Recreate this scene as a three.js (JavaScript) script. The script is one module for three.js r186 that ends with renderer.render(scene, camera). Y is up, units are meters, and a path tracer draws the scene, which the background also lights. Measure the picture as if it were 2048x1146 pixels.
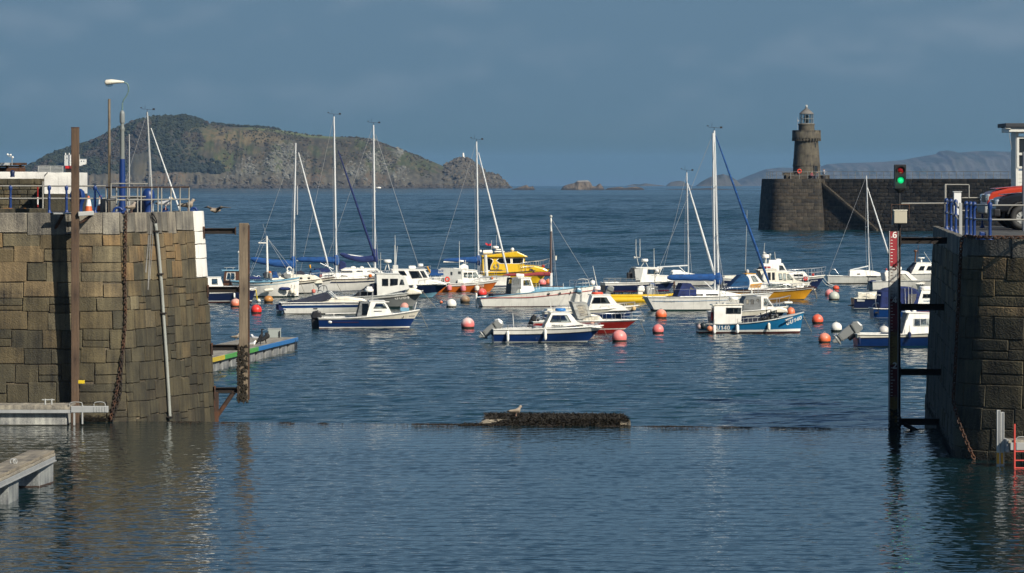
import * as THREE from 'three';
import { mergeGeometries, mergeVertices } from 'three/addons/utils/BufferGeometryUtils.js';
import { RoundedBoxGeometry } from 'three/addons/geometries/RoundedBoxGeometry.js';
import { FontLoader } from 'three/addons/loaders/FontLoader.js';
import { TextGeometry } from 'three/addons/geometries/TextGeometry.js';

// ------------------------------------------------------------------ camera, sky, sun, exposure
// F: focal length in photo pixels; EY: the eye's level in the photo; HC: eye above the basin (y = 0)
const F = 8660, CX = 1024, EY = 359, HC = 7.62, SEA = -0.8, R2 = 2 * 7.43e6;
const scene = new THREE.Scene();
const camera = new THREE.PerspectiveCamera(2 * Math.atan(573 / F) * 180 / Math.PI, 2048 / 1146, 1, 60000);
camera.position.set(0, HC, 0);
camera.setViewOffset(2048, 1146, 0, EY * -1 + 573, 2048, 1146);
const renderer = new THREE.WebGLRenderer({ antialias: true });
renderer.toneMapping = THREE.LinearToneMapping;
renderer.toneMappingExposure = 1.25;
renderer.shadowMap.enabled = true;
const sunAz = 42 * Math.PI / 180, sunEl = 34 * Math.PI / 180;
const SUN = new THREE.Vector3(Math.sin(sunAz) * Math.cos(sunEl), Math.sin(sunEl), Math.cos(sunAz) * Math.cos(sunEl));
const sun = new THREE.DirectionalLight(new THREE.Color(1, 0.93, 0.80), 4.7);
sun.position.copy(SUN).multiplyScalar(400).add(new THREE.Vector3(0, 0, -250));
sun.target.position.set(0, 0, -250);
sun.castShadow = true;
Object.assign(sun.shadow.camera, { left: -260, right: 260, top: 260, bottom: -260, near: 1, far: 1200 });
sun.shadow.mapSize.set(4096, 4096);
scene.add(sun, sun.target);
const C = (r, g, b) => new THREE.Color().setRGB(r, g, b);
scene.fog = new THREE.FogExp2(C(0.30, 0.58, 1.0), 0.00003);

// ------------------------------------------------------------------ numbers, noise
const V = (x, y, z) => new THREE.Vector3(x, y, z);
const lerp = (a, b, t) => a + (b - a) * t, clamp = (x, a = 0, b = 1) => Math.min(b, Math.max(a, x));
const sstep = (a, b, x) => { const t = clamp((x - a) / (b - a)); return t * t * (3 - 2 * t); };
function rng(s) { return () => { s |= 0; s = s + 0x6D2B79F5 | 0; let t = Math.imul(s ^ s >>> 15, 1 | s); t = t + Math.imul(t ^ t >>> 7, 61 | t) ^ t; return ((t ^ t >>> 14) >>> 0) / 4294967296; }; }
const h2 = (x, y) => { let n = Math.imul(x, 374761393) + Math.imul(y, 668265263) | 0; n = Math.imul(n ^ n >>> 13, 1274126177); return ((n ^ n >>> 16) >>> 0) / 4294967296; };
function vn(x, y, p = 0, pv = p) { // value noise, periodic when p > 0
  let i = Math.floor(x), j = Math.floor(y); const u = x - i, v = y - j, a = u * u * (3 - 2 * u), b = v * v * (3 - 2 * v);
  let i1 = i + 1, j1 = j + 1; if (p) { i = ((i % p) + p) % p; j = ((j % pv) + pv) % pv; i1 = ((i1 % p) + p) % p; j1 = ((j1 % pv) + pv) % pv; }
  return lerp(lerp(h2(i, j), h2(i1, j), a), lerp(h2(i, j1), h2(i1, j1), a), b);
}
function fbm(x, y, o = 5, p = 0) { let s = 0, a = 0.5, n = 0; for (let k = 0; k < o; k++) { s += a * vn(x + k * 17.3 * (p ? 0 : 1), y, p); n += a; a *= 0.5; x *= 2; y *= 2; p *= 2; } return s / n; }

// the sky: pale blue with faint streaks of high cloud, brighter towards the sun
{
  const W = 4096, H = 2048, data = new Float32Array(W * H * 4);
  for (let j = 0; j < H; j++) {
    const el = (j + 0.5) / H * Math.PI - Math.PI / 2, y = Math.sin(el), c = Math.cos(el);
    for (let i = 0; i < W; i++) {
      const az = ((i + 0.5) / W - 0.5) * 2 * Math.PI, x = c * Math.cos(az), z = c * Math.sin(az), k = (j * W + i) * 4;
      const up = Math.max(y, 0), toSun = Math.max(0, x * SUN.x + y * SUN.y + z * SUN.z);
      const low = Math.min(1, 0.0085 / Math.max(up, 1e-4)), glow = Math.pow(toSun, 6) * 0.25, zen = sstep(0.045, 0.32, up);
      let r = lerp(0.104, 0.080, low) * (1 - 0.6 * zen) + glow, g = lerp(0.180, 0.140, low) * (1 - 0.44 * zen) + glow * 0.95, b = lerp(0.262, 0.172, low) * (1 - 0.2 * zen) + glow * 0.85;
      if (el > -0.01 && el < 0.7) { // streaks, drawn on a flat sheet of cloud high above
        const e = el * 57.3, a = az * 57.3;
        let s = fbm(a * 0.42 + 40, e * 1.9 + 9, 5) * 0.6 + fbm(a * 1.7, e * 5 + 3, 4) * 0.4;
        s = sstep(0.44, 0.72, s) * sstep(0.2, 2.0, e) * (1 - sstep(34, 40, e));
        const m = 0.2 * s; r = lerp(r, 0.30, m); g = lerp(g, 0.35, m); b = lerp(b, 0.41, m);
      }
      data[k] = r; data[k + 1] = g; data[k + 2] = b; data[k + 3] = 1;
    }
  }
  const sky = new THREE.DataTexture(data, W, H, THREE.RGBAFormat, THREE.FloatType);
  sky.mapping = THREE.EquirectangularReflectionMapping; sky.magFilter = THREE.LinearFilter; sky.minFilter = THREE.LinearFilter; sky.needsUpdate = true;
  scene.background = sky; scene.environment = sky;
}

// ------------------------------------------------------------------ textures (linear multipliers unless said)
function tex(w, h, fn, repeat = 1, ry = repeat) {
  const d = new Uint8Array(w * h * 4);
  for (let j = 0; j < h; j++) for (let i = 0; i < w; i++) { const c = fn(i / w, j / h), k = (j * w + i) * 4, a = Array.isArray(c) ? c : [c, c, c]; for (let q = 0; q < 3; q++) d[k + q] = clamp(a[q]) * 255; d[k + 3] = 255; }
  const t = new THREE.DataTexture(d, w, h); t.wrapS = t.wrapT = THREE.RepeatWrapping; t.magFilter = t.minFilter = THREE.LinearFilter; t.repeat.set(repeat, ry); t.needsUpdate = true; return t;
}
const T = {};
T.granite = tex(1024, 1024, (u, v) => { const f = fbm(u * 8, v * 8, 5, 8), g = fbm(u * 180, v * 180, 2, 180), s = vn(u * 36, v * 3, 36, 3) * 0.6 + vn(u * 90, v * 6, 90, 6) * 0.4, w = 0.85 * (f - 0.5) + 0.5 * (g - 0.5) + 0.8 * (s - 0.5); return [0.62 + 0.72 * w, 0.615 + 0.70 * w, 0.60 + 0.62 * w]; }, 0.25);
T.rough = tex(512, 512, (u, v) => 0.45 * fbm(u * 8, v * 8, 4, 8) + 0.55 * fbm(u * 60, v * 60, 3, 60), 0.5);
T.streak = tex(256, 512, (u, v) => { const a = vn(u * 32, v * 2, 32, 2), f = fbm(u * 8, v * 8, 4, 8); return 0.62 + 0.35 * (a - 0.5) + 0.5 * (f - 0.5); }, 0.6);
T.wood = tex(256, 512, (u, v) => { const g = vn(u * 64, v * 4, 64, 4) * 0.4 + vn(u * 16, v * 2, 16, 2) * 0.3 + vn(u * 128, v * 32, 128, 32) * 0.3, f = fbm(u * 4, v * 4, 4, 4), w = 0.6 * (g - 0.5) + 0.4 * (f - 0.5); return [0.6 + w, 0.59 + w, 0.57 + 0.9 * w]; }, 1.2, 0.5);
T.rust = tex(256, 256, (u, v) => { const f = fbm(u * 6, v * 6, 5, 6), q = sstep(0.4, 0.62, f); return [lerp(0.45, 0.92, q), lerp(0.42, 0.64, q), lerp(0.4, 0.44, q)]; }, 0.9);
T.dirt = tex(512, 512, (u, v) => { const f = fbm(u * 5, v * 5, 5, 5), s = vn(u * 48, v * 4, 48, 4), q = 0.9 - 0.16 * sstep(0.45, 0.8, f) - 0.10 * sstep(0.6, 0.95, s); return [q, q * 0.99, q * 0.96]; }, 0.3);
T.cloth = tex(256, 256, (u, v) => 0.72 + 0.4 * (vn(u * 4, v * 12, 4, 12) - 0.5) + 0.25 * (fbm(u * 16, v * 16, 3, 16) - 0.5), 0.8);
T.blotch = tex(512, 512, (u, v) => { const f = fbm(u * 9, v * 9, 5, 9); return 0.55 + 0.9 * (f - 0.5); }, 0.12);
// wind ripples: normals and height from a sum of waves that close on the tile
function waves(N, tile, list, seed) { // list: [wavelength m, steepness, spread] ; returns height field in metres
  const r = rng(seed), h = new Float32Array(N * N);
  for (const [lam, steep, spread, n] of list) for (let q = 0; q < n; q++) {
    const th = 1.25 + (r() + r() - 1) * spread, l = lam * (0.7 + 0.6 * r()), kx = Math.round(tile / l * Math.cos(th)), ky = Math.round(tile / l * Math.sin(th)), ph = r() * 6.283;
    const km = Math.hypot(kx, ky) || 1, a = steep / Math.sqrt(n) * tile / (6.283 * km);
    for (let j = 0; j < N; j++) { const e = ky * j / N; for (let i = 0; i < N; i++) h[j * N + i] += a * Math.sin(6.283185 * (kx * i / N + e) + ph); }
  }
  return h;
}
function normalTex(h, N, tile, gain) {
  const d = new Uint8Array(N * N * 4), cell = tile / N;
  for (let j = 0; j < N; j++) for (let i = 0; i < N; i++) {
    const dx = (h[j * N + (i + 1) % N] - h[j * N + (i + N - 1) % N]) / (2 * cell) * gain, dy = (h[((j + 1) % N) * N + i] - h[((j + N - 1) % N) * N + i]) / (2 * cell) * gain, l = 1 / Math.hypot(dx, dy, 1), k = (j * N + i) * 4;
    d[k] = (-dx * l * 0.5 + 0.5) * 255; d[k + 1] = (-dy * l * 0.5 + 0.5) * 255; d[k + 2] = (l * 0.5 + 0.5) * 255; d[k + 3] = 255;
  }
  const t = new THREE.DataTexture(d, N, N); t.wrapS = t.wrapT = THREE.RepeatWrapping; t.magFilter = t.minFilter = THREE.LinearFilter; t.repeat.set(1 / tile, 1 / tile); t.needsUpdate = true; return t;
}

// ------------------------------------------------------------------ materials
const std = (c, roughness = 0.7, metalness = 0, o = {}) => new THREE.MeshStandardMaterial({ color: Array.isArray(c) ? C(...c) : c, roughness, metalness, ...o });
const stone = (r, g, b, k = 1.12) => std([r * k, g * k, b * k], 0.88, 0, { map: T.granite, bumpMap: T.rough, bumpScale: 0.03 });
const gel = (r, g, b, rough = 0.3) => std([r, g, b], rough, 0, { map: T.dirt });
const M = {
  white: gel(0.94, 0.92, 0.87), cream: gel(0.86, 0.81, 0.69), offwhite: gel(0.72, 0.72, 0.68), navy: gel(0.012, 0.022, 0.075), blue: gel(0.006, 0.045, 0.19), hullblue: gel(0.006, 0.030, 0.135), cyan: gel(0.012, 0.15, 0.34),
  grey: gel(0.22, 0.23, 0.23), lgrey: gel(0.5, 0.51, 0.5), orange: gel(0.62, 0.15, 0.018), yellow: gel(0.75, 0.48, 0.015), amber: gel(0.72, 0.34, 0.02), red: gel(0.36, 0.025, 0.018), skyblue: gel(0.18, 0.38, 0.52),
  black: std([0.012, 0.012, 0.014], 0.45), rubber: std([0.03, 0.03, 0.03], 0.75), brown: gel(0.10, 0.045, 0.025), antifoul: std([0.13, 0.02, 0.015], 0.85, 0, { map: T.blotch }), green: std([0.015, 0.06, 0.05], 0.8, 0, { map: T.blotch }),
  mud: std([0.05, 0.05, 0.035], 0.9, 0, { map: T.blotch }),
  alu: std([0.55, 0.56, 0.56], 0.42, 0.35, { map: T.dirt }), galv: std([0.42, 0.43, 0.43], 0.55, 0.2, { map: T.dirt }), spar: std([0.68, 0.69, 0.68], 0.4, 0.2), steel: std([0.6, 0.6, 0.6], 0.3, 0.8), wire: std([0.35, 0.36, 0.37], 0.5, 0.2),
  sail: std([0.006, 0.075, 0.27], 0.85, 0, { map: T.cloth }), sail2: std([0.010, 0.026, 0.13], 0.85, 0, { map: T.cloth }), canvas: std([0.5, 0.5, 0.46], 0.9, 0, { map: T.cloth }), gcanvas: std([0.22, 0.23, 0.23], 0.9, 0, { map: T.cloth }), rcanvas: std([0.34, 0.05, 0.05], 0.9, 0, { map: T.cloth }), tealcanvas: std([0.006, 0.075, 0.20], 0.85, 0, { map: T.cloth }), darkcanvas: std([0.03, 0.035, 0.06], 0.9, 0, { map: T.cloth }),
  glass: new THREE.MeshPhysicalMaterial({ color: C(0.72, 0.78, 0.80), roughness: 0.03, transmission: 1, thickness: 0, ior: 1.5 }),
  tint: new THREE.MeshPhysicalMaterial({ color: C(0.10, 0.12, 0.14), roughness: 0.03, transmission: 1, thickness: 0, ior: 1.5 }),
  dark: std([0.02, 0.024, 0.028], 0.12), clear: new THREE.MeshPhysicalMaterial({ color: C(0.75, 0.72, 0.66), roughness: 0.25, transmission: 0.85, thickness: 0, ior: 1.4 }),
  rope: std([0.2, 0.18, 0.14], 0.95), post: std([0.29, 0.23, 0.165], 0.9, 0, { map: T.wood, bumpMap: T.wood, bumpScale: 0.008 }), pile: std([0.155, 0.098, 0.062], 0.85, 0, { map: T.wood, bumpMap: T.rough, bumpScale: 0.008 }),
  rust: std([0.10, 0.062, 0.046], 0.85, 0.1, { map: T.rust, bumpMap: T.rough, bumpScale: 0.006 }), beam: std([0.035, 0.028, 0.024], 0.8, 0.1, { map: T.rust }), bluepaint: std([0.008, 0.034, 0.15], 0.4), galvpipe: std([0.36, 0.35, 0.32], 0.55, 0.2, { map: T.dirt }),
  concrete: std([0.36, 0.31, 0.235], 0.9, 0, { map: T.granite, bumpMap: T.rough, bumpScale: 0.01 }), deck: std([0.42, 0.38, 0.31], 0.9, 0, { map: T.granite }), weed: std([0.022, 0.017, 0.010], 0.75), weed2: std([0.06, 0.028, 0.012], 0.7), asphalt: std([0.09, 0.088, 0.082], 0.95, 0, { map: T.granite }),
  paint: std([0.88, 0.86, 0.82], 0.8, 0, { map: T.dirt, bumpMap: T.rough, bumpScale: 0.02 }), green2: gel(0.10, 0.42, 0.06), yellow2: gel(0.75, 0.55, 0.03), blue2: gel(0.03, 0.2, 0.55),
};

// ------------------------------------------------------------------ building helpers
const used = {};
const numbered = n => { const k = used[n] = (used[n] ?? -1) + 1; return k ? n + '_' + String(k).padStart(3, '0') : n; };
function nz(g) { // plain triangles with position, normal, uv
  let q = g.index ? g.toNonIndexed() : g; if (!q.attributes.normal) q.computeVertexNormals();
  if (!q.attributes.uv) q.setAttribute('uv', new THREE.BufferAttribute(new Float32Array(q.attributes.position.count * 2), 2));
  for (const k of Object.keys(q.attributes)) if (!['position', 'normal', 'uv', 'color'].includes(k)) q.deleteAttribute(k);
  return q;
}
function boxUV(g) { // uv in metres from the plane each triangle faces
  const p = g.attributes.position, uv = g.attributes.uv, a = V(), b = V(), c = V();
  for (let i = 0; i < p.count; i += 3) {
    a.fromBufferAttribute(p, i); b.fromBufferAttribute(p, i + 1).sub(a); c.fromBufferAttribute(p, i + 2).sub(a); b.cross(c);
    const x = Math.abs(b.x), y = Math.abs(b.y), z = Math.abs(b.z);
    for (let k = i; k < i + 3; k++) { const X = p.getX(k), Y = p.getY(k), Z = p.getZ(k); x > y && x > z ? uv.setXY(k, Z, Y) : y > z ? uv.setXY(k, X, Z) : uv.setXY(k, X, Y); }
  }
  return g;
}
function mesh(name, geos, mat, keepUV = false) {
  geos = (Array.isArray(geos) ? geos : [geos]).map(nz);
  const g = geos.length > 1 ? mergeGeometries(geos) : geos[0];
  if (!keepUV) boxUV(g);
  const m = new THREE.Mesh(g, mat); m.name = name; m.castShadow = m.receiveShadow = true; return m;
}
function part(name, geos, mat, parent, kind) { const m = mesh(name, geos, mat); if (kind) m.userData.kind = kind; (parent.g ?? parent).add(m); return m; }
function tag(o, label, category, group, kind) { if (label) o.userData.label = label; if (category) o.userData.category = category; if (group) o.userData.group = group; if (kind) o.userData.kind = kind; return o; }
function thing(name, label, category, p = [0, 0, 0], turn = 0, group) { const o = new THREE.Group(); o.name = numbered(name); o.position.set(...p); o.rotation.y = turn; scene.add(o); return tag(o, label, category, group); }
function solo(name, geos, mat, label, category, group, kind) { const m = mesh(numbered(name), geos, mat); scene.add(m); return tag(m, label, category, group, kind); }
function struct(name, g, mat, keepUV) { const m = mesh(numbered(name), g, mat, keepUV); m.userData.kind = 'structure'; scene.add(m); return m; }
const at = (px, py, d) => V((px - CX) / F * d, HC - (py - EY) / F * d, -d);
const box = (w, h, d, x = 0, y = 0, z = 0, r = 0, rx = 0, ry = 0, rz = 0) => { const g = r ? new RoundedBoxGeometry(w, h, d, 2, Math.min(r, w / 2.01, h / 2.01, d / 2.01)) : new THREE.BoxGeometry(w, h, d); if (rx || ry || rz) g.applyMatrix4(new THREE.Matrix4().makeRotationFromEuler(new THREE.Euler(rx, ry, rz))); return g.translate(x, y, z); };
function loft(pts, radii, seg = 8, sq = 1, caps = true) { // tube of changing radius; sq squashes it sideways to "up"
  const n = pts.length, pos = [], idx = [], up = V(0, 1, 0), t = V(), a = V(), b = V(), R = i => Array.isArray(radii) ? radii[i] : radii;
  for (let i = 0; i < n; i++) {
    t.subVectors(pts[Math.min(i + 1, n - 1)], pts[Math.max(i - 1, 0)]).normalize();
    a.crossVectors(Math.abs(t.y) > 0.95 ? V(1, 0, 0) : up, t).normalize(); b.crossVectors(t, a);
    for (let k = 0; k < seg; k++) { const th = k / seg * 6.28319, c = Math.cos(th) * R(i), s = Math.sin(th) * R(i) * sq; pos.push(pts[i].x + a.x * c + b.x * s, pts[i].y + a.y * c + b.y * s, pts[i].z + a.z * c + b.z * s); }
  }
  for (let i = 0; i < n - 1; i++) for (let k = 0; k < seg; k++) { const p = i * seg + k, q = i * seg + (k + 1) % seg; idx.push(p, q, p + seg, q, q + seg, p + seg); }
  if (caps) for (const [i, f] of [[0, 0], [n - 1, 1]]) { const c = pos.length / 3; pos.push(pts[i].x, pts[i].y, pts[i].z); for (let k = 0; k < seg; k++) { const p = i * seg + k, q = i * seg + (k + 1) % seg; f ? idx.push(p, q, c) : idx.push(q, p, c); } }
  const g = new THREE.BufferGeometry(); g.setAttribute('position', new THREE.Float32BufferAttribute(pos, 3)); g.setIndex(idx); g.computeVertexNormals(); return g;
}
const rod = (a, b, r, r2 = r, seg = 6) => { // straight bar with crisp ends
  const l = a.distanceTo(b), g = new THREE.CylinderGeometry(r2, r, l, seg, 1).translate(0, l / 2, 0), q = new THREE.Quaternion().setFromUnitVectors(V(0, 1, 0), V().subVectors(b, a).normalize()); return g.applyQuaternion(q).translate(a.x, a.y, a.z);
};
const ball = (r, x, y, z, sx = 1, sy = 1, sz = 1, n = 16) => new THREE.SphereGeometry(r, n, Math.round(n * 0.7)).scale(sx, sy, sz).translate(x, y, z);
const lathe = (prof, x = 0, y = 0, z = 0, n = 20) => new THREE.LatheGeometry(prof.map(p => new THREE.Vector2(...p)), n).translate(x, y, z);
const path = pts => new THREE.CatmullRomCurve3(pts);
const tube = (pts, r, n = pts.length * 4, seg = 6) => loft(path(pts).getPoints(n), r, seg);
const shapeOf = pts => new THREE.Shape(pts.map(p => new THREE.Vector2(...p)));
function ext(pts, w, bevel = 0, holes = []) { // side profile (x, y) drawn out across z, centred
  const s = shapeOf(pts); for (const h of holes) s.holes.push(new THREE.Path(h.map(p => new THREE.Vector2(...p))));
  return new THREE.ExtrudeGeometry(s, { depth: w - 2 * bevel, bevelEnabled: bevel > 0, bevelSize: bevel, bevelThickness: bevel, bevelSegments: 2, bevelOffset: -bevel, curveSegments: 6 }).translate(0, 0, -w / 2 + bevel);
}
function sheet(nu, nv, fn, flip) { // grid surface: fn(u, v) -> V3
  const pos = [], idx = []; for (let j = 0; j <= nv; j++) for (let i = 0; i <= nu; i++) { const p = fn(i / nu, j / nv); pos.push(p.x, p.y, p.z); }
  for (let j = 0; j < nv; j++) for (let i = 0; i < nu; i++) { const a = j * (nu + 1) + i, b = a + 1, c = a + nu + 1, d = c + 1; flip ? idx.push(a, c, b, b, c, d) : idx.push(a, b, c, b, d, c); }
  const g = new THREE.BufferGeometry(); g.setAttribute('position', new THREE.Float32BufferAttribute(pos, 3)); g.setIndex(idx); g.computeVertexNormals(); return g;
}
const font = await new FontLoader().loadAsync('fonts/droid/droid_sans_bold.typeface.json');
const text = (s, size, depth = 0.01) => { const g = new TextGeometry(s, { font, size, depth, height: depth, curveSegments: 3, bevelEnabled: false }); g.computeBoundingBox(); return g.translate(-(g.boundingBox.min.x + g.boundingBox.max.x) / 2, 0, 0); };
// one smooth body from round bones: bones = [ax, ay, az, ra, bx, by, bz, rb]; naive surface nets
function body(bones, cell, k = 0.03, color) {
  let lo = V(1e9, 1e9, 1e9), hi = V(-1e9, -1e9, -1e9);
  for (const b of bones) for (const o of [0, 4]) { const p = V(b[o], b[o + 1], b[o + 2]), r = b[o + 3] + 2 * cell + k * 0.5; lo.min(p.clone().subScalar(r)); hi.max(p.clone().addScalar(r)); }
  const n = [0, 1, 2].map(i => Math.ceil((hi.getComponent(i) - lo.getComponent(i)) / cell) + 1), f = new Float32Array(n[0] * n[1] * n[2]);
  const df = (x, y, z) => { let s = 1e9; for (const [ax, ay, az, ra, bx, by, bz, rb] of bones) { const vx = bx - ax, vy = by - ay, vz = bz - az, t = clamp(((x - ax) * vx + (y - ay) * vy + (z - az) * vz) / (vx * vx + vy * vy + vz * vz + 1e-9)), d = Math.hypot(x - ax - vx * t, y - ay - vy * t, z - az - vz * t) - lerp(ra, rb, t), h = Math.max(k - Math.abs(s - d), 0) / k; s = Math.min(s, d) - h * h * k * 0.25; } return s; };
  const id = (x, y, z) => (z * n[1] + y) * n[0] + x;
  for (let z = 0; z < n[2]; z++) for (let y = 0; y < n[1]; y++) for (let x = 0; x < n[0]; x++) f[id(x, y, z)] = df(lo.x + x * cell, lo.y + y * cell, lo.z + z * cell);
  const vert = new Int32Array(f.length).fill(-1), pos = [], idx = [];
  for (let z = 0; z < n[2] - 1; z++) for (let y = 0; y < n[1] - 1; y++) for (let x = 0; x < n[0] - 1; x++) {
    let c = 0, sx = 0, sy = 0, sz = 0; const val = (a, b, d) => f[id(x + a, y + b, z + d)];
    for (let a = 0; a < 2; a++) for (let b = 0; b < 2; b++) for (const [p, q, ax] of [[[0, a, b], [1, a, b]], [[a, 0, b], [a, 1, b]], [[a, b, 0], [a, b, 1]]]) { const u = val(...p), w = val(...q); if (u < 0 !== w < 0) { const t = u / (u - w); c++; sx += lerp(p[0], q[0], t); sy += lerp(p[1], q[1], t); sz += lerp(p[2], q[2], t); } }
    if (c) { vert[id(x, y, z)] = pos.length / 3; pos.push(lo.x + (x + sx / c) * cell, lo.y + (y + sy / c) * cell, lo.z + (z + sz / c) * cell); }
  }
  for (let z = 1; z < n[2] - 1; z++) for (let y = 1; y < n[1] - 1; y++) for (let x = 1; x < n[0] - 1; x++) {
    const s = f[id(x, y, z)] < 0, q = (a, b, c, d, fl) => fl ? idx.push(a, b, c, a, c, d) : idx.push(a, c, b, a, d, c);
    if (s !== f[id(x + 1, y, z)] < 0) q(vert[id(x, y - 1, z - 1)], vert[id(x, y, z - 1)], vert[id(x, y, z)], vert[id(x, y - 1, z)], s);
    if (s !== f[id(x, y + 1, z)] < 0) q(vert[id(x - 1, y, z - 1)], vert[id(x - 1, y, z)], vert[id(x, y, z)], vert[id(x, y, z - 1)], s);
    if (s !== f[id(x, y, z + 1)] < 0) q(vert[id(x - 1, y - 1, z)], vert[id(x, y - 1, z)], vert[id(x, y, z)], vert[id(x - 1, y, z)], s);
  }
  const g = new THREE.BufferGeometry(); g.setAttribute('position', new THREE.Float32BufferAttribute(pos, 3)); g.setIndex(idx); g.computeVertexNormals();
  if (color) { const col = []; for (let i = 0; i < pos.length; i += 3) col.push(...color(pos[i], pos[i + 1], pos[i + 2])); g.setAttribute('color', new THREE.Float32BufferAttribute(col, 3)); }
  return g;
}
const VC = std([1, 1, 1], 0.85, 0, { vertexColors: true });
// ------------------------------------------------------------------ water
const silY = x => lerp(135.2, 131.6, (x + 9.2) / 21); // depth of the sill at x
const xSill = [-13.2, 15.2];
{
  // a few long-crested wave trains make the shapes; the maps add the small ripples
  const train = (list, seed) => { const r = rng(seed), out = []; for (const [lam, steep, dir, spread, n] of list) for (let q = 0; q < n; q++) { const th = dir + (r() + r() - 1) * spread, l = lam * (0.65 + 0.7 * r()), k = 6.2832 / l; out.push([k * Math.cos(th), k * Math.sin(th), r() * 6.283, steep / Math.sqrt(n / 2) / k]); } return out; };
  const hgt = (tr, x, z) => { let s = 0; for (const [kx, kz, ph, a] of tr) s += a * Math.sin(kx * x + kz * z + ph); return s; };
  const N = 512;
  const fine = waves(N, 6, [[1.1, 0.04, 1.6, 10], [0.45, 0.05, 1.8, 14], [0.2, 0.05, 2.5, 14]], 5), fineTex = normalTex(fine, N, 6, 0.85);
  const chop = waves(N, 24, [[3.0, 0.05, 0.9, 12], [1.2, 0.09, 1.2, 16], [0.5, 0.10, 1.6, 20]], 8), chopTex = normalTex(chop, N, 24, 1.5);
  const far = waves(N, 60, [[9, 0.05, 0.8, 12], [4, 0.09, 1.0, 16], [1.6, 0.14, 1.3, 20], [0.7, 0.12, 1.8, 12]], 9), farTex = normalTex(far, N, 60, 1.5);
  const patch = tex(512, 512, (u, v) => { return 0.45 + 0.55 * sstep(0.3, 0.75, fbm(u * 6, v * 6, 5, 6)); });
  patch.repeat.set(1 / 1300, 1 / 1300);
  const water = (c, rough, normalMap, o = {}) => new THREE.MeshPhysicalMaterial({ color: C(...c), roughness: rough, ior: 1.333, normalMap, ...o });
  const inner = water([0.005, 0.02, 0.023], 0.05, fineTex), harbour = water([0.005, 0.028, 0.034], 0.10, chopTex), open = water([0.004, 0.026, 0.034], 0.16, farTex, { roughnessMap: patch });
  const flatUV = g => { const p = g.attributes.position, uv = g.attributes.uv; for (let i = 0; i < p.count; i++) uv.setXY(i, p.getX(i), p.getZ(i)); return g; };
  const lay = (name, geos, mat) => { const g = flatUV(nz(mergeGeometries(geos))); return struct(name, g, mat, true); };
  // the basin behind the sill: fine grid where the camera looks, plain sheets about it
  const tb = train([[1.5, 0.010, 1.2, 0.9, 10], [0.7, 0.022, 1.35, 1.1, 16], [0.36, 0.065, 1.5, 1.5, 22]], 21);
  const basin = (x, d) => {
    const e = sstep(0, 1.5, silY(x) + 0.8 - d) * sstep(0, 2, d - 80) * sstep(0, 2, 19 - Math.abs(x));
    const away = sstep(1, 20, silY(x) - d + 10 * (fbm(x * 0.12 + 7, d * 0.2, 3) - 0.5) + 4 * sstep(7, 13, Math.abs(x))), calm = lerp(0.12, 0.25 + 1.1 * fbm(x * 0.07 + 7, d * 0.12, 3), away);
    return e * calm * hgt(tb, x, d);
  };
  const g1 = sheet(470, 680, (u, v) => { const x = lerp(-19, 19, u), d = lerp(80, silY(x) + 0.8, v); return V(x, basin(x, d), -d); });
  const flat = (x0, x1, d0, d1) => sheet(1, 1, (u, v) => V(lerp(x0, x1, u), 0, -lerp(typeof d0 === 'function' ? d0(lerp(x0, x1, u)) : d0, typeof d1 === 'function' ? d1(lerp(x0, x1, u)) : d1, v)));
  lay('basin_water', [g1, flat(-19, 19, -60, 80), flat(-70, -19, -60, 140), flat(19, 70, -60, 134)], inner);
  // the harbour outside and the open sea, which curves away over the horizon
  const th = train([[3.2, 0.022, 1.0, 0.6, 8], [1.5, 0.06, 1.15, 0.8, 14], [0.8, 0.08, 1.3, 1.0, 14]], 33);
  const ts = train([[16, 0.045, 1.25, 0.5, 8], [8, 0.06, 1.35, 0.7, 12], [4.5, 0.06, 1.45, 0.9, 12]], 44);
  const swell = (x, dd) => { const a = 1 - sstep(450, 1000, dd), c = sstep(180, 520, dd), g1 = 0.45 + 0.8 * fbm(x * 0.03, dd * 0.05 + 5, 3), g2 = 0.3 + 1.1 * fbm(x * 0.012, dd * 0.012 + 5, 4); return (a ? a * g1 * hgt(th, x, dd) : 0) + (c ? c * g2 * hgt(ts, x, dd) : 0); };
  const rows = []; let d = 131.2; while (d < 620) { rows.push(d); d += d * 0.0022; } rows.push(620);
  const curve = dd => SEA - dd * dd / R2;
  const g2 = sheet(320, rows.length - 1, (u, v) => { const dd = rows[Math.round(v * (rows.length - 1))], w = 0.135 * dd + 9, x = lerp(-w, w, u), e = sstep(0, 0.06, u) * sstep(0, 0.06, 1 - u); return V(x, curve(dd) + e * swell(x, dd), -dd); });
  const side = s => sheet(1, 60, (u, v) => { const dd = lerp(131.2, 620, v), w = 0.135 * dd + 9; return V(s * lerp(w, 460, u), curve(dd), -dd); }, s < 0);
  lay('harbour_water', [g2, side(1), side(-1)], harbour);
  const fr = []; for (let q = 3200; q < 17000; q *= 1.025) fr.push(q);
  const mr = []; for (let q = 620; q < 3200; q += 1.2 + sstep(900, 2600, q) * 4.5) mr.push(q); mr.push(3200);
  const g3 = sheet(300, mr.length - 1, (u, v) => { const dd = mr[Math.round(v * (mr.length - 1))], w = 0.135 * dd + 9, x = lerp(-w, w, u), e = (1 - sstep(2000, 3200, dd)) * sstep(0, 0.06, u) * sstep(0, 0.06, 1 - u); return V(x, curve(dd) + e * swell(x, dd), -dd); });
  const side2 = s => sheet(1, 60, (u, v) => { const dd = lerp(620, 3200, v), w = 0.135 * dd + 9; return V(s * lerp(w, 2300, u), curve(dd), -dd); }, s < 0);
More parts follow.
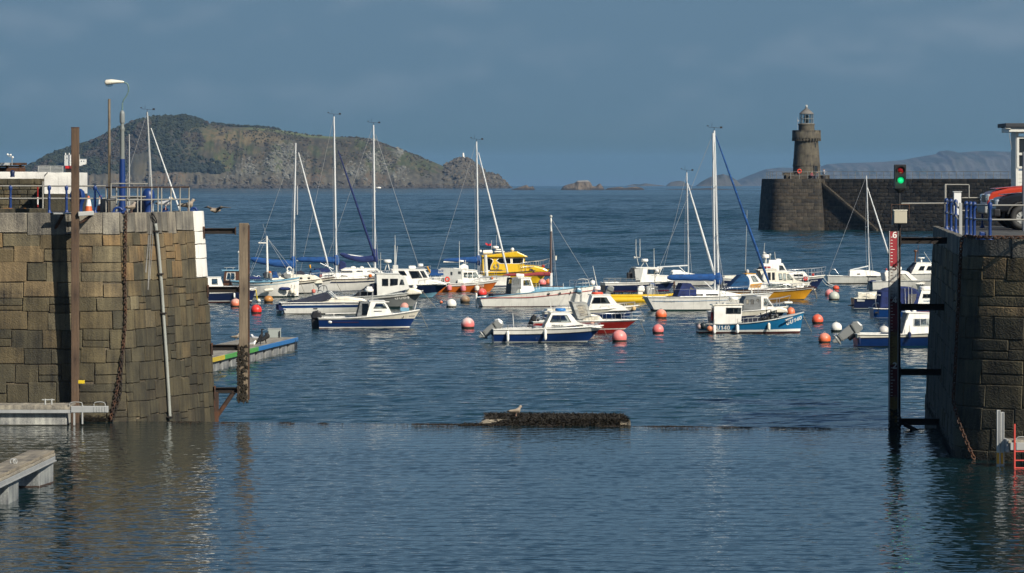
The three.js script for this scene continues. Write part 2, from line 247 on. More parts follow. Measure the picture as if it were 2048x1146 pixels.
  lay('sea', [g3, side2(1), side2(-1), sheet(60, fr.length - 1, (u, v) => { const dd = fr[Math.round(v * (fr.length - 1))], w = Math.max(0.7 * dd, 2300); return V(lerp(-w, w, u), curve(dd), -dd); })], open);
}
// ------------------------------------------------------------------ stone work
const tones = { // dry upper courses to wet lower ones
  cap: [[0.27, 0.25, 0.21], [0.235, 0.215, 0.175], [0.285, 0.255, 0.205], [0.20, 0.185, 0.155]].map(c => stone(...c)),
  high: [[0.226, 0.164, 0.087], [0.201, 0.152, 0.085], [0.247, 0.164, 0.078], [0.184, 0.148, 0.085], [0.201, 0.145, 0.078], [0.173, 0.145, 0.088]].map(c => stone(...c)),
  mid: [[0.122, 0.099, 0.054], [0.107, 0.090, 0.053], [0.140, 0.106, 0.056], [0.094, 0.082, 0.051], [0.115, 0.090, 0.048]].map(c => stone(...c)),
  low: [[0.084, 0.071, 0.042], [0.073, 0.064, 0.040], [0.094, 0.079, 0.045], [0.064, 0.057, 0.036]].map(c => stone(...c)),
  foot: [[0.07, 0.058, 0.036], [0.055, 0.048, 0.03]].map(c => stone(...c)), white: [M.paint], mortar: stone(0.15, 0.12, 0.08),
};
const pickOf = (R, a) => a[Math.floor(R() * a.length)];
// outline(s) -> {x, z, nx, nz}; f is how far a face leans out per metre down
function onWall(w, s, h, out = 0) { const o = w.outline(s), b = (w.top - h) * w.batter + out; return V(o.x + o.nx * b, h, o.z + o.nz * b); }
function block(w, a, b, h0, h1, R, mat, parent, name = 'stone', soft = 0.008) {
  const g = 0.008, nu = 5, nv = 3, e = 0.025, prd = 0.008 + R() * 0.02, tl = (R() - 0.5) * 0.03, tv = (R() - 0.5) * 0.022, us = [0, e / (b - a), 0.35, 0.65, 1 - e / (b - a), 1], vs = [0, e / (h1 - h0), 1 - e / (h1 - h0), 1];
  const j = () => (R() - 0.5) * 0.03, cn = [j(), j(), j(), j(), j(), j(), j(), j()], pos = [], idx = [];
  for (let k = 0; k <= nv; k++) for (let i = 0; i <= nu; i++) {
    const u = us[i], v = vs[k], edge = i === 0 || i === nu || k === 0 || k === nv, s = lerp(a + g + cn[0] * (1 - v) + cn[1] * v, b - g + cn[2] * (1 - v) + cn[3] * v, u), h = lerp(h0 + g + cn[4] * (1 - u) + cn[5] * u, h1 - g + cn[6] * (1 - u) + cn[7] * u, v);
    const p = onWall(w, s, h, edge ? -soft * (0.6 + 0.6 * R()) + prd : prd + tl * (u - 0.5) + tv * (v - 0.5) + (R() - 0.5) * soft * 0.8); pos.push(p.x, p.y, p.z);
  }
  const W = nu + 1; for (let k = 0; k < nv; k++) for (let i = 0; i < nu; i++) { const q = k * W + i; idx.push(q, q + 1, q + W, q + 1, q + W + 1, q + W); }
  const rim = []; for (let i = 0; i <= nu; i++) rim.push(i); for (let k = 1; k <= nv; k++) rim.push(k * W + nu); for (let i = nu - 1; i >= 0; i--) rim.push(nv * W + i); for (let k = nv - 1; k > 0; k--) rim.push(k * W);
  const base = pos.length / 3; for (const q of rim) { const u = us[q % W], v = vs[Math.floor(q / W)], p = onWall(w, lerp(a + g, b - g, u), lerp(h0 + g, h1 - g, v), -0.16); pos.push(p.x, p.y, p.z); }
  for (let i = 0; i < rim.length; i++) { const n = (i + 1) % rim.length; idx.push(rim[n], rim[i], base + i, rim[n], base + i, base + n); }
  const ge = new THREE.BufferGeometry(); ge.setAttribute('position', new THREE.Float32BufferAttribute(pos, 3)); ge.setIndex(idx); ge.computeVertexNormals();
  return parent ? part(name, ge, mat, parent) : ge;
}
function stoneWall(w, parent, { s0, s1, courses, seed, tone, len = [0.6, 1.25], split = 0.22, skip, jag = 0 }) {
  const R = rng(seed); let h = w.top;
  for (let c = 0; c < courses.length; c++) {
    const hh = courses[c], lo = h - hh; let s = s0 + (c ? -R() * 0.5 : 0);
    while (s < s1 - 0.05) {
      let l = lerp(len[0], len[1], R()) * (c ? 1 : 1.2); if (s + l > s1 - 0.3) l = s1 - s; const e = Math.min(s + l, s1), a = Math.max(s, s0), m = () => tone(R, (a + e) / 2, (lo + h) / 2, c), sm = (a + e) / 2, J = q => q > 0 ? jag * (vn(sm * 1.4 + q * 7.7, q * 3.1) - 0.5) : 0;
      if (e - a > 0.12 && !(skip && skip((a + e) / 2, (lo + h) / 2))) {
        if (c && R() < split && hh > 0.42) { const q = lo + hh * lerp(0.4, 0.6, R()); block(w, a, e, lo + J(c + 1), q, R, m(), parent); block(w, a, e, q, h + J(c), R, m(), parent); }
        else block(w, a, e, lo + J(c + 1), h + J(c), R, m(), parent);
      }
      s = e;
    }
    h = lo;
  }
}
const coreOf = (w, s0, s1, n, bottom) => sheet(n, 8, (u, v) => onWall(w, lerp(s0, s1, u), lerp(bottom, w.top - 0.03, v), -0.02));
// outlines as rounded polylines sampled by length
function outlineOf(pts, r) { // pts [x, z]; corners rounded
  const cv = new THREE.CurvePath(); let prev = new THREE.Vector2(...pts[0]);
  for (let i = 1; i < pts.length; i++) {
    const p = new THREE.Vector2(...pts[i]);
    if (i < pts.length - 1) { const nx = new THREE.Vector2(...pts[i + 1]), rr = Array.isArray(r) ? r[i - 1] : r, a = p.clone().add(prev.clone().sub(p).setLength(rr)), b = p.clone().add(nx.clone().sub(p).setLength(rr)); cv.add(new THREE.LineCurve(prev, a)); cv.add(new THREE.QuadraticBezierCurve(a, p, b)); prev = b; }
    else cv.add(new THREE.LineCurve(prev, p));
  }
  const n = 400, P = cv.getSpacedPoints(n), L = [0]; for (let i = 1; i <= n; i++) L.push(L[i - 1] + P[i].distanceTo(P[i - 1]));
  const f = s => { s = clamp(s, 0, L[n] - 1e-6); let i = Math.min(n - 1, Math.floor(s / L[n] * n)); while (i > 0 && L[i] > s) i--; while (i < n - 1 && L[i + 1] < s) i++; const t = (s - L[i]) / (L[i + 1] - L[i] || 1), i0 = Math.max(0, i - 2), i1 = Math.min(n, i + 3), dx = P[i1].x - P[i0].x, dz = P[i1].y - P[i0].y, l = Math.hypot(dx, dz) || 1; return { x: lerp(P[i].x, P[i + 1].x, t), z: lerp(P[i].y, P[i + 1].y, t), nx: -dz / l, nz: dx / l }; };
  f.length_ = L[n]; f.pts = P; return f;
}
// paving on top of a pier: the outline filled in
const topOf = (o, y, back) => { const s = new THREE.Shape([...o.pts.map(p => new THREE.Vector2(p.x, -p.y)), ...back.map(p => new THREE.Vector2(p[0], -p[1]))]); return new THREE.ShapeGeometry(s).rotateX(-Math.PI / 2).translate(0, y, 0); };

// ------------------------------------------------------------------ left pier
const LP = { top: 6.58, batter: 0.06 };
LP.outline = outlineOf([[-22, -136.9], [-12.35, -136.3], [-10.15, -143.6], [-16, -147]], [1.1, 0.35]);
const leftPier = thing('harbour_pier', 'tall brown stone pier on the left with white painted corner', 'pier');
{
  const L = LP.outline.length_, sEnd = L - 6.77 + 0.35;
  const cs = [0.68, 0.42, 0.47, 0.62, 0.48, 0.44, 0.60, 0.56, 0.50, 0.58, 0.62, 0.50, 0.55, 0.58, 0.5];
  LP.corner = sEnd;
  part('wall_core', [coreOf(LP, 0, L, 160, -2.2)], tones.mortar, leftPier);
  part('paving', [topOf(LP.outline, LP.top - 0.05, [[-40, -147], [-40, -136.9]])], M.asphalt, leftPier);
  const white = (s, h) => s > sEnd - 1.45 && h > 4.55 + 0.3 * (s > sEnd - 0.2 ? -1 : 0);
  const lt = (R, s, h, c) => c === 0 ? pickOf(R, tones.cap) : h > 3.9 ? pickOf(R, R() < 0.8 ? tones.high : tones.mid) : h > 2.6 ? pickOf(R, R() < 0.8 ? tones.mid : R() < 0.5 ? tones.high : tones.low) : h > 0.6 ? pickOf(R, R() < 0.75 ? tones.low : tones.mid) : pickOf(R, R() < 0.5 ? tones.foot : tones.low);
  stoneWall(LP, leftPier, { s0: 3.2, s1: 9.7, courses: cs, seed: 4, tone: lt, jag: 0.12 });
  stoneWall(LP, leftPier, { s0: 9.7, s1: sEnd - 1.45, courses: cs, seed: 5, tone: (R, s, h, c) => lt(R, s, h - 0.5, c), jag: 0.13, len: [0.4, 0.9], split: 0.12 });
  stoneWall(LP, leftPier, { s0: sEnd - 1.45, s1: sEnd + 0.9, courses: cs, seed: 9, len: [0.6, 0.8], split: 0, tone: (R, s, h, c) => white(s, h) || (h > 4.5) ? M.paint : pickOf(R, h > 2.6 ? tones.mid : tones.low) });
}
// ------------------------------------------------------------------ right pier
const RP = { top: 6.04, batter: 0.045 };
RP.outline = outlineOf([[16, -150.5], [14.42, -148.2], [12.35, -118.4], [14.3, -116.6], [24, -116.2]], [0.5, 0.9, 1.0]);
const rightPier = thing('harbour_pier', 'shaded stone pier on the right with rounded corner', 'pier');
{
  const L = RP.outline.length_, cs = [0.55, 0.60, 0.46, 0.54, 0.60, 0.58, 0.66, 0.62, 0.60, 0.55, 0.48, 0.6];
  part('wall_core', [coreOf(RP, 0, L, 200, -2.2)], tones.mortar, rightPier);
  part('paving', [topOf(RP.outline, RP.top - 0.05, [[40, -116.2], [40, -150.5]])], M.asphalt, rightPier);
  stoneWall(RP, rightPier, { s0: 2.2, s1: 38.4, courses: cs, seed: 14, len: [0.75, 1.7], split: 0.16, jag: 0.08, tone: (R, s, h, c) => c === 0 ? pickOf(R, tones.cap) : h > 3.6 ? pickOf(R, R() < 0.6 ? tones.mid : tones.high) : h > 0.5 ? pickOf(R, tones.low) : pickOf(R, tones.foot) });
}
// ------------------------------------------------------------------ sill across the entrance
{
  const g = sheet(120, 3, (u, v) => { const x = lerp(-13.0, 15.0, u), q = [[-0.1, -1.6], [-0.1, -0.02], [0.8, -0.02], [1.1, -2]][Math.round(v * 3)]; return V(x, q[1], -(silY(x) + q[0])); });
  tag(solo('entrance_sill', g, M.mud, 'low weedy concrete sill holding the basin water between the piers', 'sill'));
  // raised middle block with sloping left end
  const bl = thing('sill_block', 'raised concrete block covered in dark seaweed in mid entrance', 'concrete block');
  const A = at(914, 850, 134.2), B = at(1261, 850, 133.9);
  const top = [[A.x + 0.9, -134.9], [A.x + 0.9, -137.6], [B.x - 0.1, -137.0], [B.x, -134.0]], foot = [[A.x, -134.2], [A.x + 0.6, -138.0], [B.x, -137.2], [B.x + 0.02, -133.95]];
  const q = [], P = (p, y) => V(p[0], y, p[1]); const tri = (a, b, c) => q.push(...a.toArray(), ...b.toArray(), ...c.toArray());
  const ty = 0.16; for (let i = 0; i < 4; i++) { const n = (i + 1) % 4, a = P(foot[i], -0.3), b = P(foot[n], -0.3), c = P(top[n], ty), d = P(top[i], ty); tri(a, d, b); tri(b, d, c); } tri(P(top[0], ty), P(top[1], ty), P(top[2], ty)); tri(P(top[0], ty), P(top[2], ty), P(top[3], ty));
  const g2 = new THREE.BufferGeometry(); g2.setAttribute('position', new THREE.Float32BufferAttribute(q, 3)); g2.computeVertexNormals(); part('concrete', g2, M.concrete, bl);
  // weed: tufts of small fronds
  const R = rng(77), frond = () => { const g = new THREE.BufferGeometry(), p = []; for (let k = 0; k < 3; k++) { const a = R() * 6.28, l = 0.05 + R() * 0.1, w = 0.02 + R() * 0.02, up = R() * 0.05; p.push(0, 0, 0, Math.cos(a + 0.5) * w, 0.015, Math.sin(a + 0.5) * w, Math.cos(a) * l, up, Math.sin(a) * l, 0, 0.02, 0, Math.cos(a) * l, up, Math.sin(a) * l, Math.cos(a - 0.5) * w, 0.01, Math.sin(a - 0.5) * w); } g.setAttribute('position', new THREE.Float32BufferAttribute(p, 3)); g.computeVertexNormals(); return g; };
  const scatter = (name, n, spot, mat, label, parent) => { const m = new THREE.InstancedMesh(nz(frond()), mat, n), o = new THREE.Object3D(); for (let i = 0; i < n; i++) { const [x, y, z, s] = spot(); o.position.set(x, y, z); o.rotation.set((R() - 0.5) * 0.8, R() * 6.28, (R() - 0.5) * 0.8); o.scale.setScalar(s); o.updateMatrix(); m.setMatrixAt(i, o.matrix); } m.name = parent ? name : numbered(name); m.castShadow = m.receiveShadow = true; tag(m, label, parent ? null : 'seaweed', null, 'stuff'); (parent ?? scene).add(m); };
  const onBlock = () => { for (;;) { const u = R(), v = R(), f = [lerp(foot[0][0], foot[3][0], u), lerp(foot[0][1], foot[3][1], u)], t = [lerp(top[0][0], top[3][0], u), lerp(top[0][1], top[3][1], u)], b = [lerp(top[1][0], top[2][0], u), lerp(top[1][1], top[2][1], u)]; const bare = (u < 0.16 && v > 0.1 && v < 0.4) || (u < 0.3 && v > 0.3 && v < 0.36) || (u > 0.93 && v < 0.33 && v > 0.04) || u > 0.985; if (bare && R() < 0.985) continue; return v < 0.4 ? [lerp(f[0], t[0], v / 0.4), lerp(-0.02, ty, v / 0.4) + 0.01, lerp(f[1], t[1], v / 0.4) + 0.015, 0.5 + 0.6 * R()] : [lerp(t[0], b[0], (v - 0.4) / 0.6), ty + 0.01, lerp(t[1], b[1], (v - 0.4) / 0.6), 0.5 + R() * 0.8]; } };
  scatter('seaweed', 16000, onBlock, M.weed, null, bl);
  const dens = x => 0.10 + 0.9 * Math.exp(-Math.pow((x - at(880, 0, 133).x) / 0.8, 2)) + 0.8 * Math.exp(-Math.pow((x - at(1350, 0, 133).x) / 0.9, 2)) + 0.6 * Math.exp(-Math.pow((x - 13) / 1.2, 2)) + 0.5 * sstep(0.62, 0.8, vn(x * 1.7, 3));
  const along = () => { for (;;) { const x = lerp(-12.4, 14.6, R()); if (R() > dens(x)) continue; const out = R() < 0.08 ? -R() * 1.6 * dens(x) : R() * 0.5; return [x, 0.012, -(silY(x) + out), 0.22 + R() * 0.3 + 0.35 * Math.min(1, dens(x))]; } };
  scatter('seaweed', 3600, along, M.weed, 'dark seaweed fringe growing along the top of the sill');
  scatter('seaweed', 900, along, M.weed2, 'reddish brown seaweed strands among the fringe along the sill');
  // weed at the foot of the piers
  const foots = (w, s0, s1) => () => { const p = onWall(w, lerp(s0, s1, R()), 0.02 + R() * R() * 0.22, 0.03); return [p.x, p.y, p.z, 0.25 + R() * 0.4]; };
  scatter('seaweed', 1800, foots(LP, 7.6, 9.3), M.weed, null, leftPier);
  scatter('seaweed', 1500, foots(RP, 6, 36), M.weed, null, rightPier);
}
// ------------------------------------------------------------------ breakwater with lighthouse, 700 m off
const tonesFar = [[0.068, 0.058, 0.044], [0.053, 0.046, 0.036], [0.088, 0.073, 0.054], [0.04, 0.035, 0.029], [0.064, 0.051, 0.037]].map(c => stone(...c));
{
  const y0 = SEA - 0.04, BW = { top: 7.75, batter: 0.07 };
  const hx = px => (px - CX) / F * 710;
  BW.outline = outlineOf([[hx(1560), -730], [hx(1527), -719], [hx(1546), -710.2], [hx(1641), -709.6], [hx(1644), -711.5], [90, -680]], [2.5, 2.5, 0.8, 0.6]);
  const bw = thing('breakwater', 'long dark stone breakwater whose head carries the lighthouse', 'breakwater'), L = BW.outline.length_;
  part('wall_core', coreOf(BW, 0, L, 120, y0 - 1.5), tonesFar[1], bw);
  part('paving', topOf(BW.outline, BW.top - 0.02, [[100, -640], [100, -735]]), tonesFar[2], bw);
  const R = rng(31), rest = tonesFar.map(() => []); let n = 0, h = BW.top;
  for (let c = 0; c < 15 && h > y0; c++) { // courses; the nearest 280 blocks singly, the rest joined
    const lo = h - (0.5 + 0.18 * R()); let s = -R();
    while (s < L) { const e = Math.min(L, s + 0.8 + R() * 1.3), a = Math.max(0, s), k = Math.floor(R() * tonesFar.length); if (e - a > 0.2) { const single = a > 15 && e < 24.6 && n < 280; const g = block(BW, a, e, Math.max(lo, y0 - 0.2), h, R, tonesFar[k], single ? bw : null, 'stone', 0.06); single ? n++ : rest[k].push(g); } s = e; }
    h = lo;
  }
  rest.forEach((g, k) => part('stone_courses', g, tonesFar[k], bw, 'stuff'));
  // stair running down the inner face
  const q0 = 28.2, st = []; for (let i = 0; i < 40; i++) { const s = q0 + i * 0.3, y = BW.top - 0.15 - i * 0.205, p = onWall(BW, s, y, 0.1), p2 = onWall(BW, s + 0.3, y, 0.1); const nn = BW.outline(s); st.push(box(0.32, 0.5, 0.9, 0, -0.25, 0).rotateY(Math.atan2(nn.nx, nn.nz)).translate((p.x + p2.x) / 2, y, (p.z + p2.z) / 2)); }
  part('stair', st, stone(0.08, 0.067, 0.05), bw);
  // railings along the top
  const rl = []; for (let i = 0; i < 62; i++) { const o = BW.outline(14 + i * 1.4), p = V(o.x - o.nx * 0.4, BW.top, o.z - o.nz * 0.4), q = p.clone(); q.y += 1.15; rl.push(rod(p, q, 0.045)); if (i) { const o2 = BW.outline(14 + (i - 1) * 1.4), r = V(o2.x - o2.nx * 0.4, BW.top + 1.15, o2.z - o2.nz * 0.4), m = V(0, -0.55, 0); rl.push(rod(r, q, 0.035), rod(r.clone().add(m), q.clone().add(m), 0.03)); } }
  const rg = thing('railing', 'thin grey railing along the top of the far breakwater', 'railing'); part('rails', rl, M.grey, rg);
  // the tower
  const s = F / 718, X = px => (px - CX) / s, Y = py => HC - (py - EY) / s, cx = X(1613), base = Y(360);
  const lh = thing('lighthouse', 'round grey stone lighthouse with battlemented gallery and lantern on the breakwater', 'lighthouse', [cx, base, -718]);
  const yy = py => Y(py) - base, tw = stone(0.10, 0.088, 0.066, 1.35), rr = [27.5 / s, 23.5 / s];
  part('tower', lathe([[rr[0] * 1.04, yy(362)], [rr[0], yy(342)], [rr[0] - 0.02, yy(331)], [rr[1], yy(281)]], 0, 0, 0, 48), tw, lh);
  part('plinth', [box(7.2, 0.9, 6.4, 0, 0.35, 0.2, 0.05), box(5.4, 0.5, 5, -1.2, 1.0, 0.4, 0.05)], tonesFar[2], lh);
  part('corbel', [...Array(28)].map((_, i) => { const a = i / 28 * 6.283; return box(0.26, 0.42, 0.5).rotateY(a).translate(Math.sin(a) * (rr[1] + 0.2), yy(279.5), Math.cos(a) * (rr[1] + 0.2)); }), tw, lh);
  part('gallery', lathe([[rr[1], yy(278)], [28.5 / s, yy(278)], [28.8 / s, yy(276)], [28.5 / s, yy(264)], [rr[1] + 0.1, yy(264)]], 0, 0, 0, 48), tw, lh);
  for (let i = 0; i < 12; i++) { const a = (i + 0.5) / 12 * 6.283, g = new THREE.CylinderGeometry(28.5 / s, 28.5 / s, yy(260.5) - yy(264), 6, 1, true, a - 0.2, 0.4), g2 = new THREE.CylinderGeometry(25.8 / s, 25.8 / s, yy(260.5) - yy(264), 6, 1, true, a - 0.2, 0.4); g.translate(0, yy(262.3), 0); g2.translate(0, yy(262.3), 0); part('merlon', [g, g2, new THREE.RingGeometry(25.8 / s, 28.5 / s, 6, 1, a - 0.2 - Math.PI / 2, 0.4).rotateX(-Math.PI / 2).rotateY(0).translate(0, yy(260.5), 0)], tw, lh); }
  part('lantern_base', lathe([[16 / s, yy(264)], [16 / s, yy(250)], [17 / s, yy(250)], [17 / s, yy(247.5)], [14 / s, yy(247)]], 0, 0, 0, 32), tw, lh);
  const bars = []; for (let i = 0; i < 12; i++) { const a = (i + 0.5) / 12 * 6.283, c = Math.sin(a) * 13.5 / s, d = Math.cos(a) * 13.5 / s; bars.push(rod(V(c, yy(247), d), V(c, yy(228), d), 0.05)); }
  for (const y of [247, 237.5, 228]) bars.push(new THREE.TorusGeometry(13.5 / s, 0.05, 6, 36).rotateX(Math.PI / 2).translate(0, yy(y), 0));
  part('lantern_frame', bars, M.grey, lh);
  part('lantern_glass', new THREE.CylinderGeometry(13.3 / s, 13.3 / s, yy(228) - yy(247), 24, 1, true).translate(0, yy(237.5), 0), M.glass, lh);
  part('lens', lathe([[0.05, yy(246)], [0.25, yy(245)], [0.42, yy(241)], [0.46, yy(237)], [0.4, yy(232)], [0.2, yy(230)], [0.02, yy(229.5)]], 0, 0, 0, 16), std([0.05, 0.07, 0.07], 0.1, 0.4), lh);
  const rf = part('lantern_roof', lathe([[14.6 / s, yy(228)], [14.4 / s, yy(227)], [8 / s, yy(221)], [3 / s, yy(217)], [1.6 / s, yy(215)], [0.02, yy(214.8)]], 0, 0, 0, 24), std([0.22, 0.205, 0.185], 0.7, 0, { map: T.blotch }), lh);
  part('finial', [ball(0.22, 0, yy(213.5), 0), rod(V(0, yy(215), 0), V(0, yy(209), 0), 0.05), box(0.5, 0.07, 0.07, 0, yy(210.5), 0)], M.galv, lh);
  part('white_band', new THREE.CylinderGeometry(rr[1] + 0.03, rr[0] + 0.035, yy(281) - yy(344), 8, 1, true, -2.0, 0.62).translate(0, (yy(281) + yy(344)) / 2, 0), M.paint, lh);
  const onT = (px, py) => { const x = (px - 1613) / s, r = lerp(rr[0], rr[1], clamp((yy(py) - yy(342)) / (yy(281) - yy(342)))); return [x, yy(py), Math.sqrt(r * r - x * x), Math.asin(x / r)]; };
  for (const [nm, px, py, w, h2, m] of [['slit_window', 1629, 290.5, 0.22, 0.75, M.dark], ['door', 1629.5, 338.5, 0.62, 1.0, M.dark]]) { const [x, y, z, a] = onT(px, py); part(nm, [box(w, h2, 0.12, 0, 0, 0.0)].map(g => g.rotateY(a).translate(x, y, z)), m, lh); }
  { const [x, y, z, a] = onT(1629.5, 338.5); part('door_frame', [box(0.1, 1.2, 0.2, -0.4, 0, 0.02), box(0.1, 1.2, 0.2, 0.4, 0, 0.02), box(0.9, 0.12, 0.2, 0, 0.6, 0.02)].map(g => g.rotateY(a).translate(x, y, z)), tonesFar[2], lh); }
  part('string_course', [new THREE.TorusGeometry(rr[0] + 0.01, 0.07, 6, 40).rotateX(Math.PI / 2).translate(0, yy(331), 0)], tw, lh);
  part('aerial', [rod(V(X(1594.5) - cx, yy(262), 1), V(X(1594), yy(235), 1).sub(V(cx, 0, 0)), 0.03), box(0.25, 0.25, 0.2, X(1595.5) - cx, yy(241.5), 1)], M.wire, lh);
  const ring = solo('lifebuoy', new THREE.TorusGeometry(0.30, 0.1, 8, 20), std([0.6, 0.05, 0.02], 0.5), 'red lifebuoy hung at the foot of the lighthouse', 'lifebuoy'); ring.position.set(X(1596), Y(342.5), -714.6);
  { const hs = thing('lifebuoy_housing', 'low stone plinth block left of the lighthouse foot', 'plinth', [X(1588), Y(357), -714.5]); part('slab', box(1.9, 0.9, 1.3, 0, 0, 0, 0.05), tonesFar[2], hs); }
  // three people resting by the door
  const person = (px, py, c, label, seated, turn) => { const g = thing('person', label, 'person', [X(px), Y(py), -714.3], turn); const k = seated ? [[0, 0.46, 0, 0.14, 0, 0.92, -0.06, 0.16], [0, 0.92, -0.06, 0.06, 0, 1.04, -0.03, 0.06], [0, 1.14, 0, 0.1, 0, 1.2, 0, 0.095], [-0.1, 0.47, 0, 0.09, -0.13, 0.5, 0.42, 0.07], [-0.13, 0.5, 0.42, 0.065, -0.13, 0.06, 0.45, 0.05], [0.1, 0.47, 0, 0.09, 0.13, 0.5, 0.42, 0.07], [0.13, 0.5, 0.42, 0.065, 0.13, 0.06, 0.45, 0.05], [-0.2, 0.88, -0.05, 0.06, -0.25, 0.62, 0.05, 0.045], [-0.25, 0.62, 0.05, 0.045, -0.14, 0.56, 0.3, 0.04], [0.2, 0.88, -0.05, 0.06, 0.25, 0.62, 0.05, 0.045], [0.25, 0.62, 0.05, 0.045, 0.14, 0.56, 0.3, 0.04], [-0.13, 0.04, 0.45, 0.045, -0.14, 0.03, 0.58, 0.035], [0.13, 0.04, 0.45, 0.045, 0.14, 0.03, 0.58, 0.035]] : [[0, 0.92, 0, 0.15, 0, 1.4, 0, 0.17], [0, 1.42, 0, 0.06, 0, 1.52, 0, 0.06], [0, 1.62, 0.02, 0.1, 0, 1.69, 0, 0.095], [-0.1, 0.9, 0, 0.1, -0.14, 0.48, 0.1, 0.07], [-0.14, 0.48, 0.1, 0.065, -0.16, 0.06, -0.05, 0.05], [0.1, 0.9, 0, 0.1, 0.14, 0.48, -0.05, 0.07], [0.14, 0.48, -0.05, 0.065, 0.2, 0.06, -0.2, 0.05], [-0.2, 1.38, 0, 0.06, -0.3, 1.1, 0.05, 0.045], [-0.3, 1.1, 0.05, 0.045, -0.26, 0.9, 0.2, 0.04], [0.2, 1.38, 0, 0.06, 0.3, 1.1, 0.05, 0.045], [0.3, 1.1, 0.05, 0.045, 0.28, 0.88, 0.2, 0.04]];
    part('figure', body(k, 0.035, 0.06, (x, y) => y > (seated ? 1.06 : 1.54) ? (y > (seated ? 1.19 : 1.68) ? [0.05, 0.03, 0.02] : [0.45, 0.27, 0.19]) : y > (seated ? 0.55 : 0.95) ? c : [0.03, 0.035, 0.06]), VC, g); };
  person(1620.5, 358.5, [0.2, 0.04, 0.05], 'person in dark red top sitting by the lighthouse door', true, 0.4);
  person(1631, 358.5, [0.05, 0.05, 0.07], 'person in dark clothes sitting right of the dark red one', true, -0.5);
  person(1644.5, 359.5, [0.35, 0.35, 0.38], 'person in pale top standing at the head of the breakwater stair', false, -1.1);
}

// ------------------------------------------------------------------ islands
function pl(pts, x) { if (x <= pts[0][0]) return pts[0][1]; for (let i = 1; i < pts.length; i++) if (x <= pts[i][0]) { const t = (x - pts[i - 1][0]) / (pts[i][0] - pts[i - 1][0]); return lerp(pts[i - 1][1], pts[i][1], t); } return pts[pts.length - 1][1]; }
const landMat = std([1, 1, 1], 0.95, 0, { vertexColors: true });
const seaAt = d => SEA - d * d / R2;
const island = (name, D, prof, depth, nu, nv, cfg, label) => { // prof: [px, py] skyline; land stands on the curved sea at distance D
  const x0 = prof[0][0], x1 = prof[prof.length - 1][0], y0 = seaAt(D), s = F / D, pos = [], col = [], idx = [];
  const H = px => Math.max(0, HC - (pl(prof, px) - EY) / s - y0);
  const height = (px, v) => { // v from the near shore to the far one
    const top = H(px) * 1.0, x = (px - CX) / s, f = cfg.slope(v, px), n = fbm(x * cfg.n + 3, v * depth * cfg.n, 5) - 0.5, r = Math.abs(fbm(x * cfg.n * 2.5 + 50, v * depth * cfg.n * 2.5, 4) - 0.5) * 2;
    return Math.max(-1, top * f + Math.min(1, top / 25) * (n * cfg.amp * Math.min(1, f * 4) * (1 - 0.75 * sstep(0.9, 1, f)) - r * cfg.rough * (1 - sstep(0.75, 1, f)))) - (f < 0.01 ? 1 : 0);
  };
  for (let j = 0; j <= nv; j++) for (let i = 0; i <= nu; i++) {
    const v = j / nv, px = lerp(x0, x1, i / nu), y = height(px, v), dd = D + v * depth + 12 * (fbm(px * 0.05, 3, 3) - 0.5) * (cfg.wig ?? 1); pos.push((px - CX) / F * D, y0 + y, -dd); const e = 2 / s, sl = Math.abs(height(px + 1, v) - height(px - 1, v)) / (2 * e) + Math.abs(height(px, v + 1 / nv) - y) / (depth / nv); col.push(...cfg.color(px, y, v, sl, H(px)));
  }
  for (let j = 0; j < nv; j++) for (let i = 0; i < nu; i++) { const a = j * (nu + 1) + i, b = a + 1, c = a + nu + 1, d = c + 1; idx.push(a, b, c, b, d, c); }
  const g = new THREE.BufferGeometry(); g.setAttribute('position', new THREE.Float32BufferAttribute(pos, 3)); g.setAttribute('color', new THREE.Float32BufferAttribute(col, 3)); g.setIndex(idx); g.computeVertexNormals();
  const m = struct(name, nz(g), landMat); if (label) tag(m, label); return { s, y0, H, height, spot: (px, v) => V((px - CX) / F * D, y0 + height(px, v), -(D + v * depth + 12 * (fbm(px * 0.05, 3, 3) - 0.5) * (cfg.wig ?? 1))) };
};
